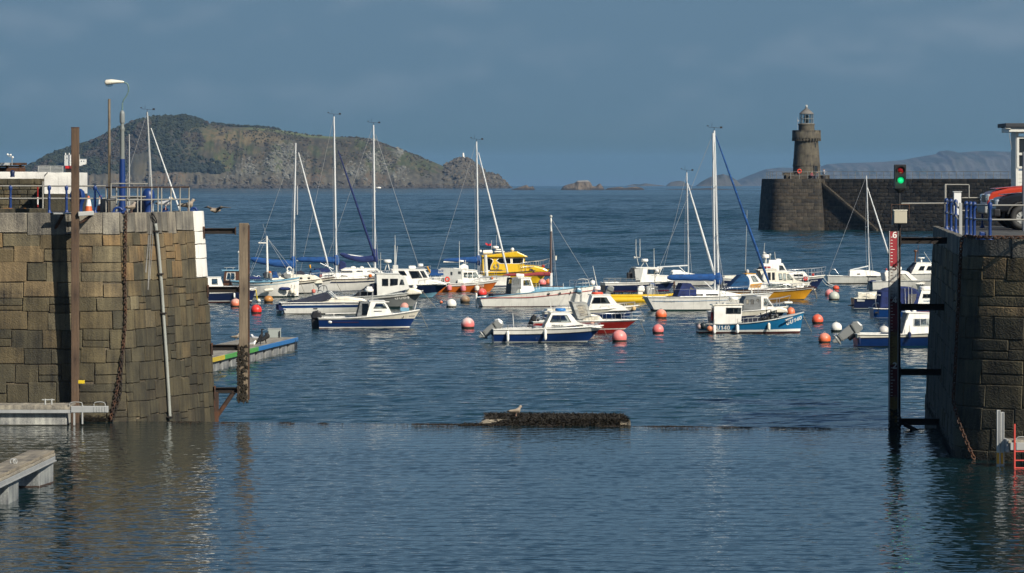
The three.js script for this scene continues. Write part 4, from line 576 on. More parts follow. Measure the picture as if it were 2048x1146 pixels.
function rig(b, o) { // mast and what hangs on it; px coordinates
  const mat = o.mat ?? M.spar, r = o.r ?? 0.085, A = wv(b, o.foot[0], o.foot[1]), Z = wv(b, o.head[0], o.head[1]), on = k => A.clone().lerp(Z, k);
  const mast = part('mast', [loft([A, on(0.7), Z], [r, r, r * 0.72], 10, 0.7)], mat, b);
  if (o.vane !== false) part('wind_vane', [rod(Z, V(Z.x, Z.y + 0.2, 0), 0.016), rod(V(Z.x - 0.4, Z.y + 0.22, 0), V(Z.x + 0.4, Z.y + 0.16, 0), 0.011), box(0.16, 0.12, 0.015, Z.x + 0.45, Z.y + 0.2, 0), ball(0.05, Z.x - 0.42, Z.y + 0.3, 0, 1.6, 0.6, 1.6, 8), rod(V(Z.x - 0.15, Z.y + 0.22, 0), V(Z.x - 0.15, Z.y + 0.5, 0), 0.01)], M.black, mast);
  for (const k of o.spread ?? []) { const p = on(k); part('spreader', [rod(p, V(p.x - 0.1, p.y + 0.05, 0.75), 0.03, 0.018), rod(p, V(p.x - 0.1, p.y + 0.05, -0.75), 0.03, 0.018)], mat, mast); }
  const t = b.tOf(A.x, 0.5), ch = b.pt(t, b.sheer(t)), wr = 0.012, stays = [];
  for (const sd of [1, -1]) { const c = V(ch.x - 0.15, ch.y, ch.z * sd * 0.95), sp = o.spread ?? [], top = on(o.hound ?? 0.96); let p = c; for (const k of sp) { const q = on(k), e = V(q.x - 0.1, q.y + 0.05, 0.75 * sd); stays.push(rod(p, e, wr, wr, 4)); p = e; } stays.push(rod(p, top, wr, wr, 4)); if (sp.length) stays.push(rod(V(c.x + 0.25, c.y, c.z), on(sp[0] - 0.02), wr, wr, 4)); }
  if (o.back) stays.push(rod(Z, wv(b, o.back[0], o.back[1]), wr, wr, 4));
  if (o.fore) { const f0 = wv(b, ...o.fore.top), f1 = wv(b, ...o.fore.foot); if (o.fore.mat) part('furled_headsail', loft([f0, f0.clone().lerp(f1, 0.15), f0.clone().lerp(f1, 0.6), f0.clone().lerp(f1, 0.93), f1], [0.03, o.fore.r * 0.6, o.fore.r, o.fore.r, 0.03], 8), o.fore.mat, b); else stays.push(rod(f0, f1, wr * 1.4, wr * 1.4, 4)); }
  part('rigging', stays, M.wire, b);
  if (o.boom) { const e = wv(b, ...o.boom.end), g = wv(b, ...o.boom.goose), bm = part('boom', loft([g, e], [0.055, 0.05], 8), o.boom.mat ?? mat, b);
    if (o.cover) { const n = 14, R = rng(7), pts = [], rr = []; for (let i = 0; i <= n; i++) { const k = i / n, p = e.clone().lerp(g, k * 0.99); p.y += (o.cover.lift ?? 0.12) + (o.cover.sag ?? 0) * Math.sin(k * 3.14); pts.push(p); rr.push(lerp(o.cover.r0, o.cover.r1, Math.pow(k, 0.8)) * (0.93 + 0.14 * R()) * (i === 0 ? 0.5 : 1)); } part('sail_cover', loft(pts, rr, 12, 1.25), o.cover.mat, b); if (o.cover.collar) { const c = o.cover.collar; part('sail_cover', loft([on(0).setY(g.y - 0.25), V(A.x, g.y, 0), V(lerp(A.x, Z.x, 0.1), g.y + c * 0.6, 0), V(lerp(A.x, Z.x, 0.14), g.y + c, 0)], [r * 1.7, r * 2.2, r * 2.0, r * 1.25], 10), o.cover.mat, b); } }
    if (o.vang) part('kicker', rod(g.clone().lerp(e, 0.3), wv(b, o.foot[0] + (o.boom.end[0] < o.foot[0] ? -2 : 2), o.foot[1] - 3), 0.03), mat, b); }
  return mast;
}
const radar = (b, px, py, r, h, z = 0, mat = M.white) => part('radar_dome', lathe([[0.02, 0], [r * 0.9, 0.01], [r, h * 0.25], [r, h * 0.7], [r * 0.85, h], [0.02, h * 1.03]], b.X(px), b.Y(py), z, 18), mat, b);
const aerial = (b, px, py, px2, py2, z = 0) => part('aerial', rod(wv(b, px, py, z), wv(b, px2, py2, z), 0.022, 0.010), M.white, b);
const line = (b, a, c, r = 0.016, mat = M.rope, sag = 0) => { const A = wv(b, a[0], a[1], a[2] ?? 0), Z = wv(b, c[0], c[1], c[2] ?? 0), m = A.clone().lerp(Z, 0.5); m.y -= sag; return part('mooring_line', sag ? tube([A, m, Z], r, 10, 5) : rod(A, Z, r, r, 5), mat, b); };
// ------------------------------------------------------------------ the boats, front row first
const BT = M.white;
{ // blue cuddy with two tilted outboards
  const b = boat('motor_boat', 'blue hulled white cuddy boat with two tilted silver outboards in front', 'boat', { sx: 984, bx: 1207, wl: 684, yaw: 0.08 });
  hull(b, { B: 2.1, tr: 0.88, sh: [0.7, 0.72, 0.86], rake: 0.85, fine: 2.6, bands: [['antifouling', M.black, 0.01], ['boot_stripe', M.lgrey, 0.06], ['hull', M.hullblue, '-0.27'], ['topside', M.white, 'sheer', 0.015]], cock: [0.05, 0.5], gun: { mat: M.white, r: 0.04 } });
  strake(b, 'rubbing_strake', M.rubber, t => b.sheer(t) - 0.27, 0.022);
  const c = cabin(b, { prof: [[1085, 655], [1101, 624], [1137, 625], [1152, 643], [1166, 648]], w: 0.86, lean: 0.2, wins: [[[1098.5, 643], [1104, 630], [1130, 630], [1138, 643]]], mull: 2, front: { 2: 2 }, over: [0.12, 0.05, 0.03, 0.05], open: [0] });
  solid(b, 'foredeck', [[1150, 655], [1152, 645], [1166, 647.5], [1200, 653.5], [1204, 656]], 1.0, M.white, 0.06);
  outboard(b, b.X(990), 0.62, 0.3, 0.95, M.grey, 0.95); outboard(b, b.X(994), 0.66, -0.35, 0.82, M.lgrey, 0.95);
  letterAt(b, 'PIRATE 21', 1112, 652, 3.6, 0.855, M.grey); aerial(b, 1026, 655, 1024, 625, 0.5); radar(b, 1121, 622.5, 0.28, 0.16, 0, M.blue2); aerial(b, 1103, 624, 1098, 601, 0.3);
  rail(b, 0.08, 0.42, 0.16, 5, 0.012, false); pulpit(b, 0.78, 0.14, 0.012, -0.1);
  part('cleat', [1005, 1078].map(x => box(0.2, 0.05, 0.05, b.X(x), b.Y(654), 0.95, 0.01)), M.steel, b);
  part('helm_seat', [box(0.5, 0.55, 0.5, b.X(1078), 0.55, 0.3, 0.05), box(0.5, 0.55, 0.5, b.X(1078), 0.55, -0.35, 0.05)], M.lgrey, b); part('fairlead', [0, 1, 2].map(i => ball(0.035, b.X(1182 + i * 6), b.Y(665 + (i % 2) * 6), b.pt(b.tOf(b.X(1182 + i * 6), 0.4), 0.4).z, 1, 1, 0.5, 8)), M.steel, b);
  line(b, [1206, 654], [1222, 685], 0.014, M.rope, 0.05);
  fender(b, 1012.5, 671, 22, M.white, 'white fender hanging at the stern quarter of the blue cuddy boat', 0.13); fender(b, 1087, 668, 22, M.white, 'white fender hanging amidships on the blue cuddy boat', 0.14);
}
{ // blue and white fishing boat with black outboard
  const b = boat('motor_boat', 'blue and white fishing boat with short cabin and black upright outboard', 'boat', { sx: 636, bx: 839, wl: 656, yaw: 0.09 });
  hull(b, { B: 2.1, tr: 0.86, sh: [0.60, 0.68, 1.03], rake: 0.6, fine: 2.4, tm: 0.5, bands: [['antifouling', M.antifoul, 0.03], ['boot_stripe', M.white, 0.09], ['hull', M.hullblue, t => 0.51 + 0.03 * t], ['topside', M.cream, 'sheer', 0.012]], cock: [0.06, 0.46], gun: { mat: M.white, r: 0.035 } });
  strake(b, 'rubbing_strake', M.grey, t => b.sheer(t) - 0.09, 0.02); strake(b, 'coving_stripe', M.antifoul, 0.36, 0.012, 0.1, 0.42);
  cabin(b, { prof: [[731, 634], [740, 602.5], [767, 602], [774, 611], [782, 626]], w: 0.82, lean: 0.12, wins: [[[746.5, 616], [751, 606.5], [765.5, 606.5], [771.5, 616]]], front: { 2: 2 }, over: [0.1, 0.06, 0.03, 0.05], open: [0] });
  cabin(b, { name: 'cockpit_shelter', prof: [[712, 634], [719.5, 603], [741, 602.6], [741, 634]], w: 0.78, lean: 0.1, mat: M.gcanvas, wins: [[[722, 630], [722.5, 606], [736, 606], [736, 630]]], winGlass: M.tint, frame: M.gcanvas, open: [0, 2] });
  outboard(b, b.X(640), 0.42, 0, 0.0, M.black, 1.1); ball; part('rudder_head', ball(0.1, b.X(659), 0.38, 0.85, 1.4, 1, 1, 10), M.white, b);
  part('gantry', [rod(wv(b, 745, 602, 0.3), wv(b, 745, 585, 0.25), 0.025), rod(wv(b, 745, 602, -0.3), wv(b, 745, 585, -0.25), 0.025), rod(wv(b, 745, 585, 0.25), wv(b, 745, 585, -0.25), 0.025), rod(wv(b, 741, 602, 0.3), wv(b, 745, 587, 0.25), 0.02)], M.galv, b); radar(b, 738, 584, 0.26, 0.2);
  part('jackstaff', rod(wv(b, 829, 620), wv(b, 833, 604), 0.02), M.white, b); part('fish_box', box(0.5, 0.22, 0.4, b.X(809), b.Y(619), 0, 0.03), M.skyblue, b); part('rail', [rod(wv(b, 650, 627, 0.6), wv(b, 712, 625.5, 0.55), 0.03), rod(wv(b, 667, 632, 0.6), wv(b, 667, 626.5, 0.6), 0.02)], M.white, b);
  part('porthole', new THREE.TorusGeometry(0.06, 0.015, 6, 16).translate(b.X(804), b.Y(633), b.pt(b.tOf(b.X(804), 0.65), 0.65).z + 0.01), M.black, b);
  letterAt(b, 'SWORDFISH', 754, 622.5, 2.0, 0.795, M.black); lettering(b, 'Amigo', 823, 633.5, 3.0, M.navy, 0.06); line(b, [838, 621], [855, 655], 0.016, M.rope);
  const by = thing('buoy', 'faded pink buoy lying on the foredeck of the blue and white fishing boat', 'buoy', b.world(b.X(809), b.Y(613.5), -0.1).toArray()); part('float', ball(0.23, 0, 0, 0), std([0.62, 0.3, 0.24], 0.5), by);
}
{ // teal fishing boat
  const b = boat('fishing_boat', 'teal blue wooden fishing boat numbered GU140 with white wheelhouse aft', 'boat', { sx: 1393, bx: 1608, wl: 665, yaw: 0.06 });
  hull(b, { B: 2.3, tr: 0.72, sh: [0.54, 0.55, 1.12], rake: 0.22, fine: 2.2, p1: 0.7, tm: 0.42, bands: [['antifouling', M.antifoul, 0.07], ['boot_stripe', M.white, t => 0.15 + 0.06 * t], ['hull', M.cyan, 'sheer']], cock: [0.2, 0.8], gun: { mat: M.lgrey, r: 0.035 } });
  cabin(b, { prof: [[1425, 648], [1426, 610], [1482, 609], [1479, 648]], w: 0.72, lean: 0.05, wins: [[[1450, 626.5], [1450.5, 615], [1479, 615], [1477.5, 626.5]]], winGlass: M.tint, front: { 2: 2 }, over: [0.12, 0.06, 0.06, 0.07], roofMat: M.cream, mull: 2 });
  part('wheelhouse_door', box(0.03, 0.85, 0.5, b.X(1425) - 0.05, 0.95, 0.1, 0.01), M.dark, b);
  radar(b, 1467, 600.5, 0.27, 0.2); part('gantry', [rod(wv(b, 1457, 609, 0.2), wv(b, 1463, 601, 0.1), 0.02), rod(wv(b, 1476, 609, 0.2), wv(b, 1471, 601, 0.1), 0.02), rod(wv(b, 1439, 608, 0), wv(b, 1439, 560, 0), 0.025, 0.015), rod(wv(b, 1439, 580), wv(b, 1462, 604), 0.012)], M.galv, b);
  part('deck_light', [ball(0.11, b.X(1434), b.Y(606.5), 0.3, 1, 0.8, 1, 10), ball(0.11, b.X(1447), b.Y(606.5), 0.3, 1, 0.8, 1, 10)], M.lgrey, b);
  const rr = rng(3), pots = []; for (let i = 0; i < 12; i++) { const x = lerp(1519, 1562, rr()), l = 8 + rr() * 14; pots.push(rod(wv(b, x, 646, (rr() - 0.5) * 1.2), wv(b, x + (rr() - 0.5) * 4, 640 - l, (rr() - 0.5) * 1.2), 0.03)); } part('dan_poles', pots, M.black, b);
  for (let i = 0; i < 5; i++) { const px = 1522 + i * 8, g = []; const x = b.X(px), y = 0.62 + 0.16 * (i % 2), z = 0.3 - 0.3 * (i % 3); for (let k = 0; k < 3; k++) g.push(new THREE.TorusGeometry(0.2, 0.02, 5, 12, Math.PI).translate(0, 0, (k - 1) * 0.22)); for (let k = 0; k < 5; k++) { const a = k / 4 * Math.PI; g.push(rod(V(Math.cos(a) * 0.2, Math.sin(a) * 0.2, -0.24), V(Math.cos(a) * 0.2, Math.sin(a) * 0.2, 0.24), 0.014, 0.014, 4)); } part('lobster_pot', g.map(q => q.translate(x, y, z)), M.black, b); }
  part('net_heap', body([[b.X(1486), 0.52, 0.4, 0.14, b.X(1516), 0.55, 0.3, 0.2], [b.X(1500), 0.6, 0, 0.16, b.X(1510), 0.6, 0.5, 0.14]], 0.05, 0.08), M.darkcanvas, b);
  part('fish_box', [box(0.5, 0.3, 0.5, b.X(1530), 0.7, -0.4, 0.03), box(0.4, 0.3, 0.4, b.X(1548), 0.85, 0.1, 0.03)], M.grey, b); part('side_gate', [rod(wv(b, 1480, 636, 1), wv(b, 1515, 634, 1), 0.015), ...[1483, 1492, 1501, 1511].map(x => rod(wv(b, x, 646, 1), wv(b, x, 635, 1), 0.014))], M.lgrey, b);
  part('roller', rod(wv(b, 1566, 640, 1.05), wv(b, 1582, 634, 0.8), 0.05), M.galv, b);
  lettering(b, 'GU140', 1438, 658.3, 8.6, M.white, 0); lettering(b, 'GU140', 1587, 644.5, 8, M.white, 0.36); line(b, [1606, 630], [1624, 664], 0.016, M.rope);
  part('lifebuoy', new THREE.TorusGeometry(0.2, 0.06, 8, 18).rotateY(1.4).translate(b.X(1423), b.Y(632), 0.2), M.red, b);
  fender(b, 1424.5, 657, 18, M.white, 'white fender hanging nearest the stern of the teal fishing boat', 0.19); fender(b, 1470, 656, 18, M.white, 'white fender hanging below the wheelhouse window of the teal fishing boat', 0.19); fender(b, 1533.5, 652, 15, M.cream, 'cream fender hanging forward on the teal fishing boat', 0.2);
  for (const [px, py, r, c, l] of [[1403, 650, 7, [0.02, 0.03, 0.035], 'dark ball fender at the stern of the teal fishing boat'], [1415, 656, 6, [0.55, 0.2, 0.1], 'orange ball fender at the stern of the teal fishing boat'], [1395, 652, 5, [0.4, 0.3, 0.28], 'pinkish ball fender left of the dark one on the teal fishing boat']]) { const q = b.pt(b.tOf(b.X(px), 0.4), 0.4), m = thing('fender', l, 'fender', b.world(b.X(px), b.Y(py), q.z + 0.12).toArray(), 0, 'fenders hung on the boats'); part('bladder', ball(r / b.s, 0, 0, 0), std(c, 0.45), m); part('lanyard', rod(V(0, r / b.s, 0), V(0, r / b.s + 0.2, -0.1), 0.012), M.rope, m); }
}
{ // right hand boat with tilted outboard
  const b = boat('motor_boat', 'white and navy cabin boat with a tilted grey outboard beside the right pier', 'boat', { sx: 1709, bx: 1956, wl: 692, yaw: 0.06 });
  hull(b, { B: 2.2, tr: 0.86, sh: [0.64, 0.66, 0.95], rake: 0.7, fine: 2.4, bands: [['antifouling', M.black, 0.03], ['hull', M.hullblue, t => 0.44 + 0.1 * t], ['topside', M.cream, 'sheer', 0.015]], cock: [0.05, 0.36], gun: { mat: M.white, r: 0.04 } });
  strake(b, 'rubbing_strake', M.rubber, t => 0.44 + 0.1 * t, 0.022);
  cabin(b, { prof: [[1799, 668], [1812.5, 625], [1864, 627], [1880, 648], [1900, 660]], w: 0.86, lean: 0.15, wins: [[[1823, 651], [1824, 637], [1856, 637], [1862, 651]]], mull: 3, frame: M.lgrey, front: { 2: 2 }, over: [0.15, 0.08, 0.04, 0.06], open: [0] });
  solid(b, 'canopy', [[1797, 668], [1810, 627], [1814, 625], [1801, 668]], 1.5, M.gcanvas, 0.02);
  outboard(b, b.X(1706), 0.62, 0, 0.95, M.grey, 1.15); part('navigation_light', [ball(0.12, b.X(1828), b.Y(622), 0, 1, 0.8, 1, 10), ball(0.1, b.X(1815), b.Y(623), 0, 1.6, 0.8, 1, 10)], M.white, b);
  fender(b, 1812, 669, 15, M.navy, 'navy fender hanging below the cabin of the boat beside the right pier', 0.23); fender(b, 1713, 680, 16, M.navy, 'navy fender at the stern corner of the boat beside the right pier', 0.16);
}
{ // red speedboat
  const b = boat('speedboat', 'red hulled speedboat with cream canopy behind the blue cuddy boat', 'boat', { sx: 1063, bx: 1276, wl: 666, yaw: 0.10 });
  hull(b, { B: 2.0, tr: 0.85, sh: [0.66, 0.70, 0.74], rake: 1.0, fine: 2.5, bands: [['antifouling', M.red, 0.2], ['boot_stripe', M.white, t => 0.235 + 0.03 * t], ['hull', M.red, '-0.09'], ['topside', M.white, 'sheer', 0.015]], cock: [0.06, 0.5], gun: { mat: M.white, r: 0.03 } });
  solid(b, 'cuddy', [[1160, 645], [1164, 630], [1176, 626], [1197, 631], [1204, 640], [1206, 645]], 1.5, M.cream, 0.1);
  cabin(b, { name: 'canopy', prof: [[1154, 638], [1141, 605], [1170, 604], [1180, 632]], w: 0.8, lean: 0.1, mat: M.canvas, wins: [[[1157, 633], [1150, 610], [1167, 609], [1174, 630]]], winGlass: M.clear, frame: M.canvas, open: [0, 2] });
  solid(b, 'canopy_frame', [[1140, 603], [1144, 602.5], [1158, 637], [1152, 638]], 1.55, M.canvas, 0.02);
  rail(b, 0.52, 0.95, 0.36, 6, 0.012, false); pulpit(b, 0.86, 0.4, 0.016, 0.42); outboard(b, b.X(1071), 0.5, 0, 0.5, M.black, 0.9); part('stern_rail', [tube([wv(b, 1069, 650, 0.8), wv(b, 1072, 632, 0.8), wv(b, 1088, 634, 0.85)], 0.02, 12, 5), rod(wv(b, 1074, 643, 0.8), wv(b, 1090, 643, 0.9), 0.015), ball(0.12, b.X(1074), b.Y(633), 0.7, 1, 1, 1, 8)], M.steel, b);
  part('anchor', [rod(wv(b, 1272, 639), wv(b, 1288, 641), 0.025), box(0.12, 0.08, 0.3, b.X(1287), b.Y(642), 0, 0.02)], M.galv, b); line(b, [1281, 642], [1291, 667], 0.016, M.rope, 0.04); line(b, [1250, 650], [1204, 676], 0.01);
  fender(b, 1180, 648, 9, std([0.6, 0.3, 0.2], 0.5), 'small orange ball fender on the red speedboat', 0.48); fender(b, 1188, 647, 6, M.galv, 'small grey ball fender on the red speedboat', 0.45);
}
{ // navy and white cuddy with red liferaft ring
  const b = boat('motor_boat', 'white and navy cabin boat numbered GU63 with red ring on the roof', 'boat', { sx: 1086, bx: 1279, wl: 637, yaw: 0.10 });
  hull(b, { B: 2.1, tr: 0.85, sh: [0.44, 0.55, 0.80], rake: 0.8, fine: 2.4, bands: [['antifouling', M.black, 0.02], ['hull', M.hullblue, t => 0.30 + 0.22 * t * t], ['topside', M.cream, 'sheer', 0.015]], cock: [0.06, 0.4], gun: { mat: M.white, r: 0.035 } });
  cabin(b, { prof: [[1173, 622], [1182, 590], [1217, 589.5], [1231, 606], [1243, 611], [1254, 620]], w: 0.88, lean: 0.16, wins: [[[1181, 606], [1186, 594.5], [1209, 594.5], [1216, 606]]], mull: 2, winGlass: M.tint, front: { 2: 2 }, over: [0.1, 0.06, 0.03, 0.05] });
  solid(b, 'aft_deck', [[1087, 627], [1092, 617], [1120, 613.5], [1178, 612], [1180, 627]], 1.5, M.cream, 0.06);
  part('ring', new THREE.TorusGeometry(0.27, 0.09, 8, 24).rotateX(Math.PI / 2).translate(b.X(1194.5), b.Y(587), 0), std([0.65, 0.07, 0.03], 0.5), b); radar(b, 1194, 580.5, 0.22, 0.26); part('gantry', [rod(wv(b, 1194, 589), wv(b, 1194, 580), 0.05), rod(wv(b, 1190, 589, 0.2), wv(b, 1192, 579, 0.1), 0.02), rod(wv(b, 1186, 572, -0.2), wv(b, 1186, 560, -0.2), 0.03), ball(0.16, b.X(1186), b.Y(566), -0.2, 1, 1, 1, 10)], M.white, b); aerial(b, 1196, 575, 1187, 532, -0.3);
  lettering(b, 'GU63', 1241.5, 628, 6, M.white, 0.05); rail(b, 0.1, 0.5, 0.3, 6, 0.012, false); rail(b, 0.6, 0.96, 0.22, 5, 0.012, false); part('cleat', box(0.16, 0.1, 0.1, b.X(1273), b.Y(611), 0, 0.02), M.steel, b); line(b, [1278, 614], [1290, 638]);
  fender(b, 1267, 617, 8, std([0.62, 0.42, 0.2], 0.5), 'small ochre ball fender at the bow of GU63', 0.5);
}
{ // white double ended motor sailer
  const b = boat('motor_sailer', 'white wooden motor sailer with brown mast, red rolled sail and three portholes', 'boat', { sx: 955, bx: 1189, wl: 613, yaw: 0.22 });
  hull(b, { B: 2.5, tr: 0.62, sh: [0.62, 0.98, 1.38], rake: 0.5, srake: 0.25, fine: 2.0, p1: 0.75, bands: [['antifouling', M.antifoul, 0.05], ['hull', M.white, 'sheer']], cock: [0.06, 0.3], deckMat: M.skyblue, gun: { mat: M.skyblue, r: 0.03 } });
  strake(b, 'coving_stripe', M.red, t => b.sheer(t) - lerp(0.06, 0.34, sstep(0, 0.5, t)), 0.03);
  for (const [x, y] of [[1089, 587], [1112, 586], [1134.5, 585]]) { const q = b.pt(b.tOf(b.X(x), b.Y(y)), b.Y(y)); part('porthole', [new THREE.TorusGeometry(0.085, 0.022, 6, 18).translate(q.x, q.y, q.z + 0.012), new THREE.CircleGeometry(0.085, 16).translate(q.x, q.y, q.z + 0.008)], M.black, b); }
  solid(b, 'coach_roof', [[1056, 585], [1062, 577], [1080, 573.5], [1145, 574], [1158, 578], [1160, 585]], 1.3, M.skyblue, 0.08); pole(b, 'handrail', [1081, 573], [1123, 573], 0.03, M.brown, 0.03, 0.5);
  cabin(b, { prof: [[1036, 592], [1032, 556], [1056, 555.5], [1064, 580]], w: 0.85, lean: 0.08, wins: [[[1042, 570], [1042.5, 560], [1054, 560], [1057, 570]]], front: { 2: 2 }, over: [0.05, 0.06, 0.04, 0.06], frame: M.brown, open: [0] });
  cabin(b, { name: 'dodger', prof: [[1016, 592], [1019, 555], [1037, 555], [1037, 590]], w: 0.84, lean: 0.06, mat: M.gcanvas, wins: [[[1022, 568], [1023, 559], [1032, 559], [1033, 568]], [[1026, 585], [1030, 576], [1034, 576], [1034, 586]]], winGlass: M.clear, frame: M.gcanvas, open: [0, 2] });
  part('cockpit_coaming', box(1.6, 0.2, 1.5, b.X(1005), b.Y(590), 0, 0.04), M.darkcanvas, b); part('rudder', [box(0.12, 1.0, 0.08, b.X(953), 0.42, 0, 0.03)], M.white, b);
  part('mast', [rod(wv(b, 1102, 575), wv(b, 1102, 546), 0.1, 0.1, 10)], M.white, b); part('mast', [rod(wv(b, 1102, 546), wv(b, 1102, 463), 0.085, 0.07, 10)], M.brown, b); part('mast', rod(wv(b, 1102, 463), wv(b, 1102, 434), 0.07, 0.05, 10), M.white, b); part('mast_cap', ball(0.1, b.X(1102), b.Y(433), 0), M.lgrey, b);
  part('boom', rod(wv(b, 1100, 549), wv(b, 1008, 550), 0.05), M.brown, b); part('rolled_sail', loft([wv(b, 1100, 548), wv(b, 1080, 548), wv(b, 1050, 549.5), wv(b, 1020, 549), wv(b, 1006, 550)], [0.15, 0.14, 0.1, 0.1, 0.03], 10), M.rcanvas, b); part('rolled_awning', [loft([wv(b, 1030, 550, 0.3), wv(b, 1031, 550, 0.3), wv(b, 1045, 551, 0.3), wv(b, 1046, 551, 0.3)], [0.05, 0.12, 0.12, 0.05], 10)], M.white, b);
  part('rigging', [[1102, 436, 1096, 575, 1.0], [1102, 436, 1108, 575, 1.0], [1102, 436, 1118, 576, -1.0], [1102, 436, 1186, 572, 0]].map(a => rod(wv(b, a[0], a[1]), wv(b, a[2], a[3], a[4]), 0.012, 0.012, 4)), M.wire, b); part('block', box(0.1, 0.3, 0.08, b.X(1110), b.Y(516), 0.3, 0.03), M.cream, b);
  pulpit(b, 0.82, 0.5, 0.022, 0.02); part('guard_rail', [tube([wv(b, 1145, 575, 0.8), wv(b, 1150, 560, 0.8), wv(b, 1172, 560, 0.5), wv(b, 1178, 573, 0.3)], 0.02, 14, 5), rod(wv(b, 1147, 567, 0.8), wv(b, 1175, 566, 0.4), 0.016)], M.white, b);
  part('rail_stanchion', [1066, 1072, 1120].map(x => rod(wv(b, x, 578, 0.95), wv(b, x, 566, 0.95), 0.014)), M.white, b); part('light', ball(0.13, b.X(1186), b.Y(565), 0.2, 1, 1, 1, 10), M.white, b);
}
{ // grey work boat
  const b = boat('motor_boat', 'grey workboat numbered GU64 with white wheelhouse', 'boat', { sx: 624, bx: 846, wl: 617, yaw: 0.12 });
  hull(b, { B: 2.5, tr: 0.85, sh: [0.78, 0.82, 1.16], rake: 0.75, fine: 2.5, bands: [['antifouling', M.green, 0.14], ['hull', M.grey, '-0.26'], ['rubbing_band', M.rubber, '-0.19', 0.02], ['topside', M.offwhite, 'sheer', 0.01]], cock: [0.05, 0.56], gun: { mat: M.lgrey, r: 0.035 } });
  cabin(b, { prof: [[752, 592], [751, 547], [796, 548], [808, 553], [817, 577]], w: 0.95, lean: 0.1, mat: M.offwhite, wins: [[[762, 571], [762, 557.5], [773.5, 557.5], [773.5, 571]], [[778, 571], [778.5, 557.5], [793, 557.5], [792, 569]], [[796.5, 569], [799, 559], [803, 559], [806, 569]]], front: { 3: 2 }, over: [0.15, 0.05, 0.05, 0.06], winGlass: M.tint, open: [] });
  solid(b, 'foredeck', [[808, 590], [815, 576], [826, 576], [840, 581], [842, 588]], 1.4, M.cream, 0.12); solid(b, 'engine_box', [[740, 595], [742, 568], [752, 566], [752, 595]], 1.2, M.darkcanvas, 0.04);
  outboard(b, b.X(733), 0.75, 0.1, 1.0, M.black, 1.35); part('console', box(0.4, 0.3, 0.4, b.X(737), b.Y(577), 0.5, 0.08), M.white, b); rail(b, 0.1, 0.5, 0.35, 7, 0.014, false); part('helm_bench', [box(1.3, 0.35, 0.9, b.X(645), 1.0, 0, 0.08), box(0.3, 0.5, 0.4, b.X(641), 1.3, 0.2, 0.05), box(0.3, 0.45, 0.4, b.X(652), 1.3, 0, 0.05)], M.lgrey, b);
  part('stern_hoop', tube([wv(b, 634, 585, 0.8), wv(b, 638, 573, 0.8), wv(b, 650, 571, 0.8), wv(b, 654, 583, 0.8)], 0.025, 14, 5), M.black, b);
  lettering(b, 'GU64', 802, 598, 7.4, M.white, 0.03, 'lettering', 1.25); part('mast', [rod(wv(b, 761, 547), wv(b, 761, 505), 0.035, 0.02), rod(wv(b, 757, 520), wv(b, 766, 519), 0.02)], M.galv, b); aerial(b, 788, 548, 788, 490, 0.4); aerial(b, 793, 548, 791, 470, -0.4); line(b, [845, 584], [871, 615], 0.02, M.rope); part('windlass', ball(0.16, b.X(829), b.Y(574), 0.1, 1, 0.9, 1, 10), M.white, b);
  fender(b, 625, 581, 8, std([0.6, 0.16, 0.12], 0.5), 'small pink ball fender at the stern of the grey workboat', 0.48);
}
{ // speedboat with blue stripe
  const b = boat('speedboat', 'low white speedboat with broad blue stripe and navy cover', 'boat', { sx: 560, bx: 778, wl: 627.5, yaw: 0.14 });
  hull(b, { B: 2.2, tr: 0.9, sh: [0.72, 0.76, 0.74], rake: 1.2, srake: 0.3, fine: 2.6, bands: [['antifouling', M.mud, 0.06], ['hull', M.white, t => 0.38 + 0.06 * t], ['stripe', M.blue, t => 0.55 + 0.04 * t], ['topside', M.white, '-0.10'], ['stripe', M.blue, 'sheer']], cock: [0.06, 0.38], gun: { mat: M.white, r: 0.03 } });
  solid(b, 'foredeck', [[620, 607], [624, 599], [650, 595], [690, 592], [720, 596], [740, 604], [742, 607]], 1.5, M.cream, 0.1);
  solid(b, 'cover', [[572, 606], [580, 602], [610, 597], [640, 588], [654, 585], [662, 594], [655, 600], [630, 605]], 1.7, M.darkcanvas, 0.08);
  part('windscreen', [sheet(6, 2, (u, v) => V(b.X(lerp(661, 673, v)) - 0.5 * Math.abs(u - 0.5), b.Y(lerp(583, 595, v)), lerp(-0.8, 0.8, u)))], M.glass, b); part('windscreen_frame', [rod(wv(b, 655, 583, 0.8), wv(b, 673, 597, 0.8), 0.03), rod(wv(b, 660, 582, 0.1), wv(b, 678, 597, 0.1), 0.025), rod(wv(b, 655, 583, 0.8), wv(b, 660, 582, 0), 0.025), rod(wv(b, 655, 583, -0.8), wv(b, 660, 582, 0), 0.025)], M.alu, b);
  part('swim_platform', box(0.5, 0.35, 1.8, b.X(563), 0.42, 0, 0.05), M.sail2, b); part('sterndrive', [ext([[-0.15, 0.1], [0.2, 0.1], [0.15, -0.5], [-0.05, -0.5]], 0.2, 0.04).translate(b.X(558), 0.1, 0)], M.lgrey, b); rail(b, 0.42, 0.9, 0.16, 7, 0.012, false);
  for (const [x, y] of [[678, 605]]) part('vent', box(0.5, 0.07, 0.02, b.X(x), b.Y(607), b.pt(b.tOf(b.X(x), 0.6), 0.6).z + 0.015, 0.02), M.white, b);
  part('registration_plate', box(0.26, 0.05, 0.02, b.X(628), b.Y(616), b.pt(b.tOf(b.X(628), 0.36), 0.36).z + 0.01), M.dark, b);
}
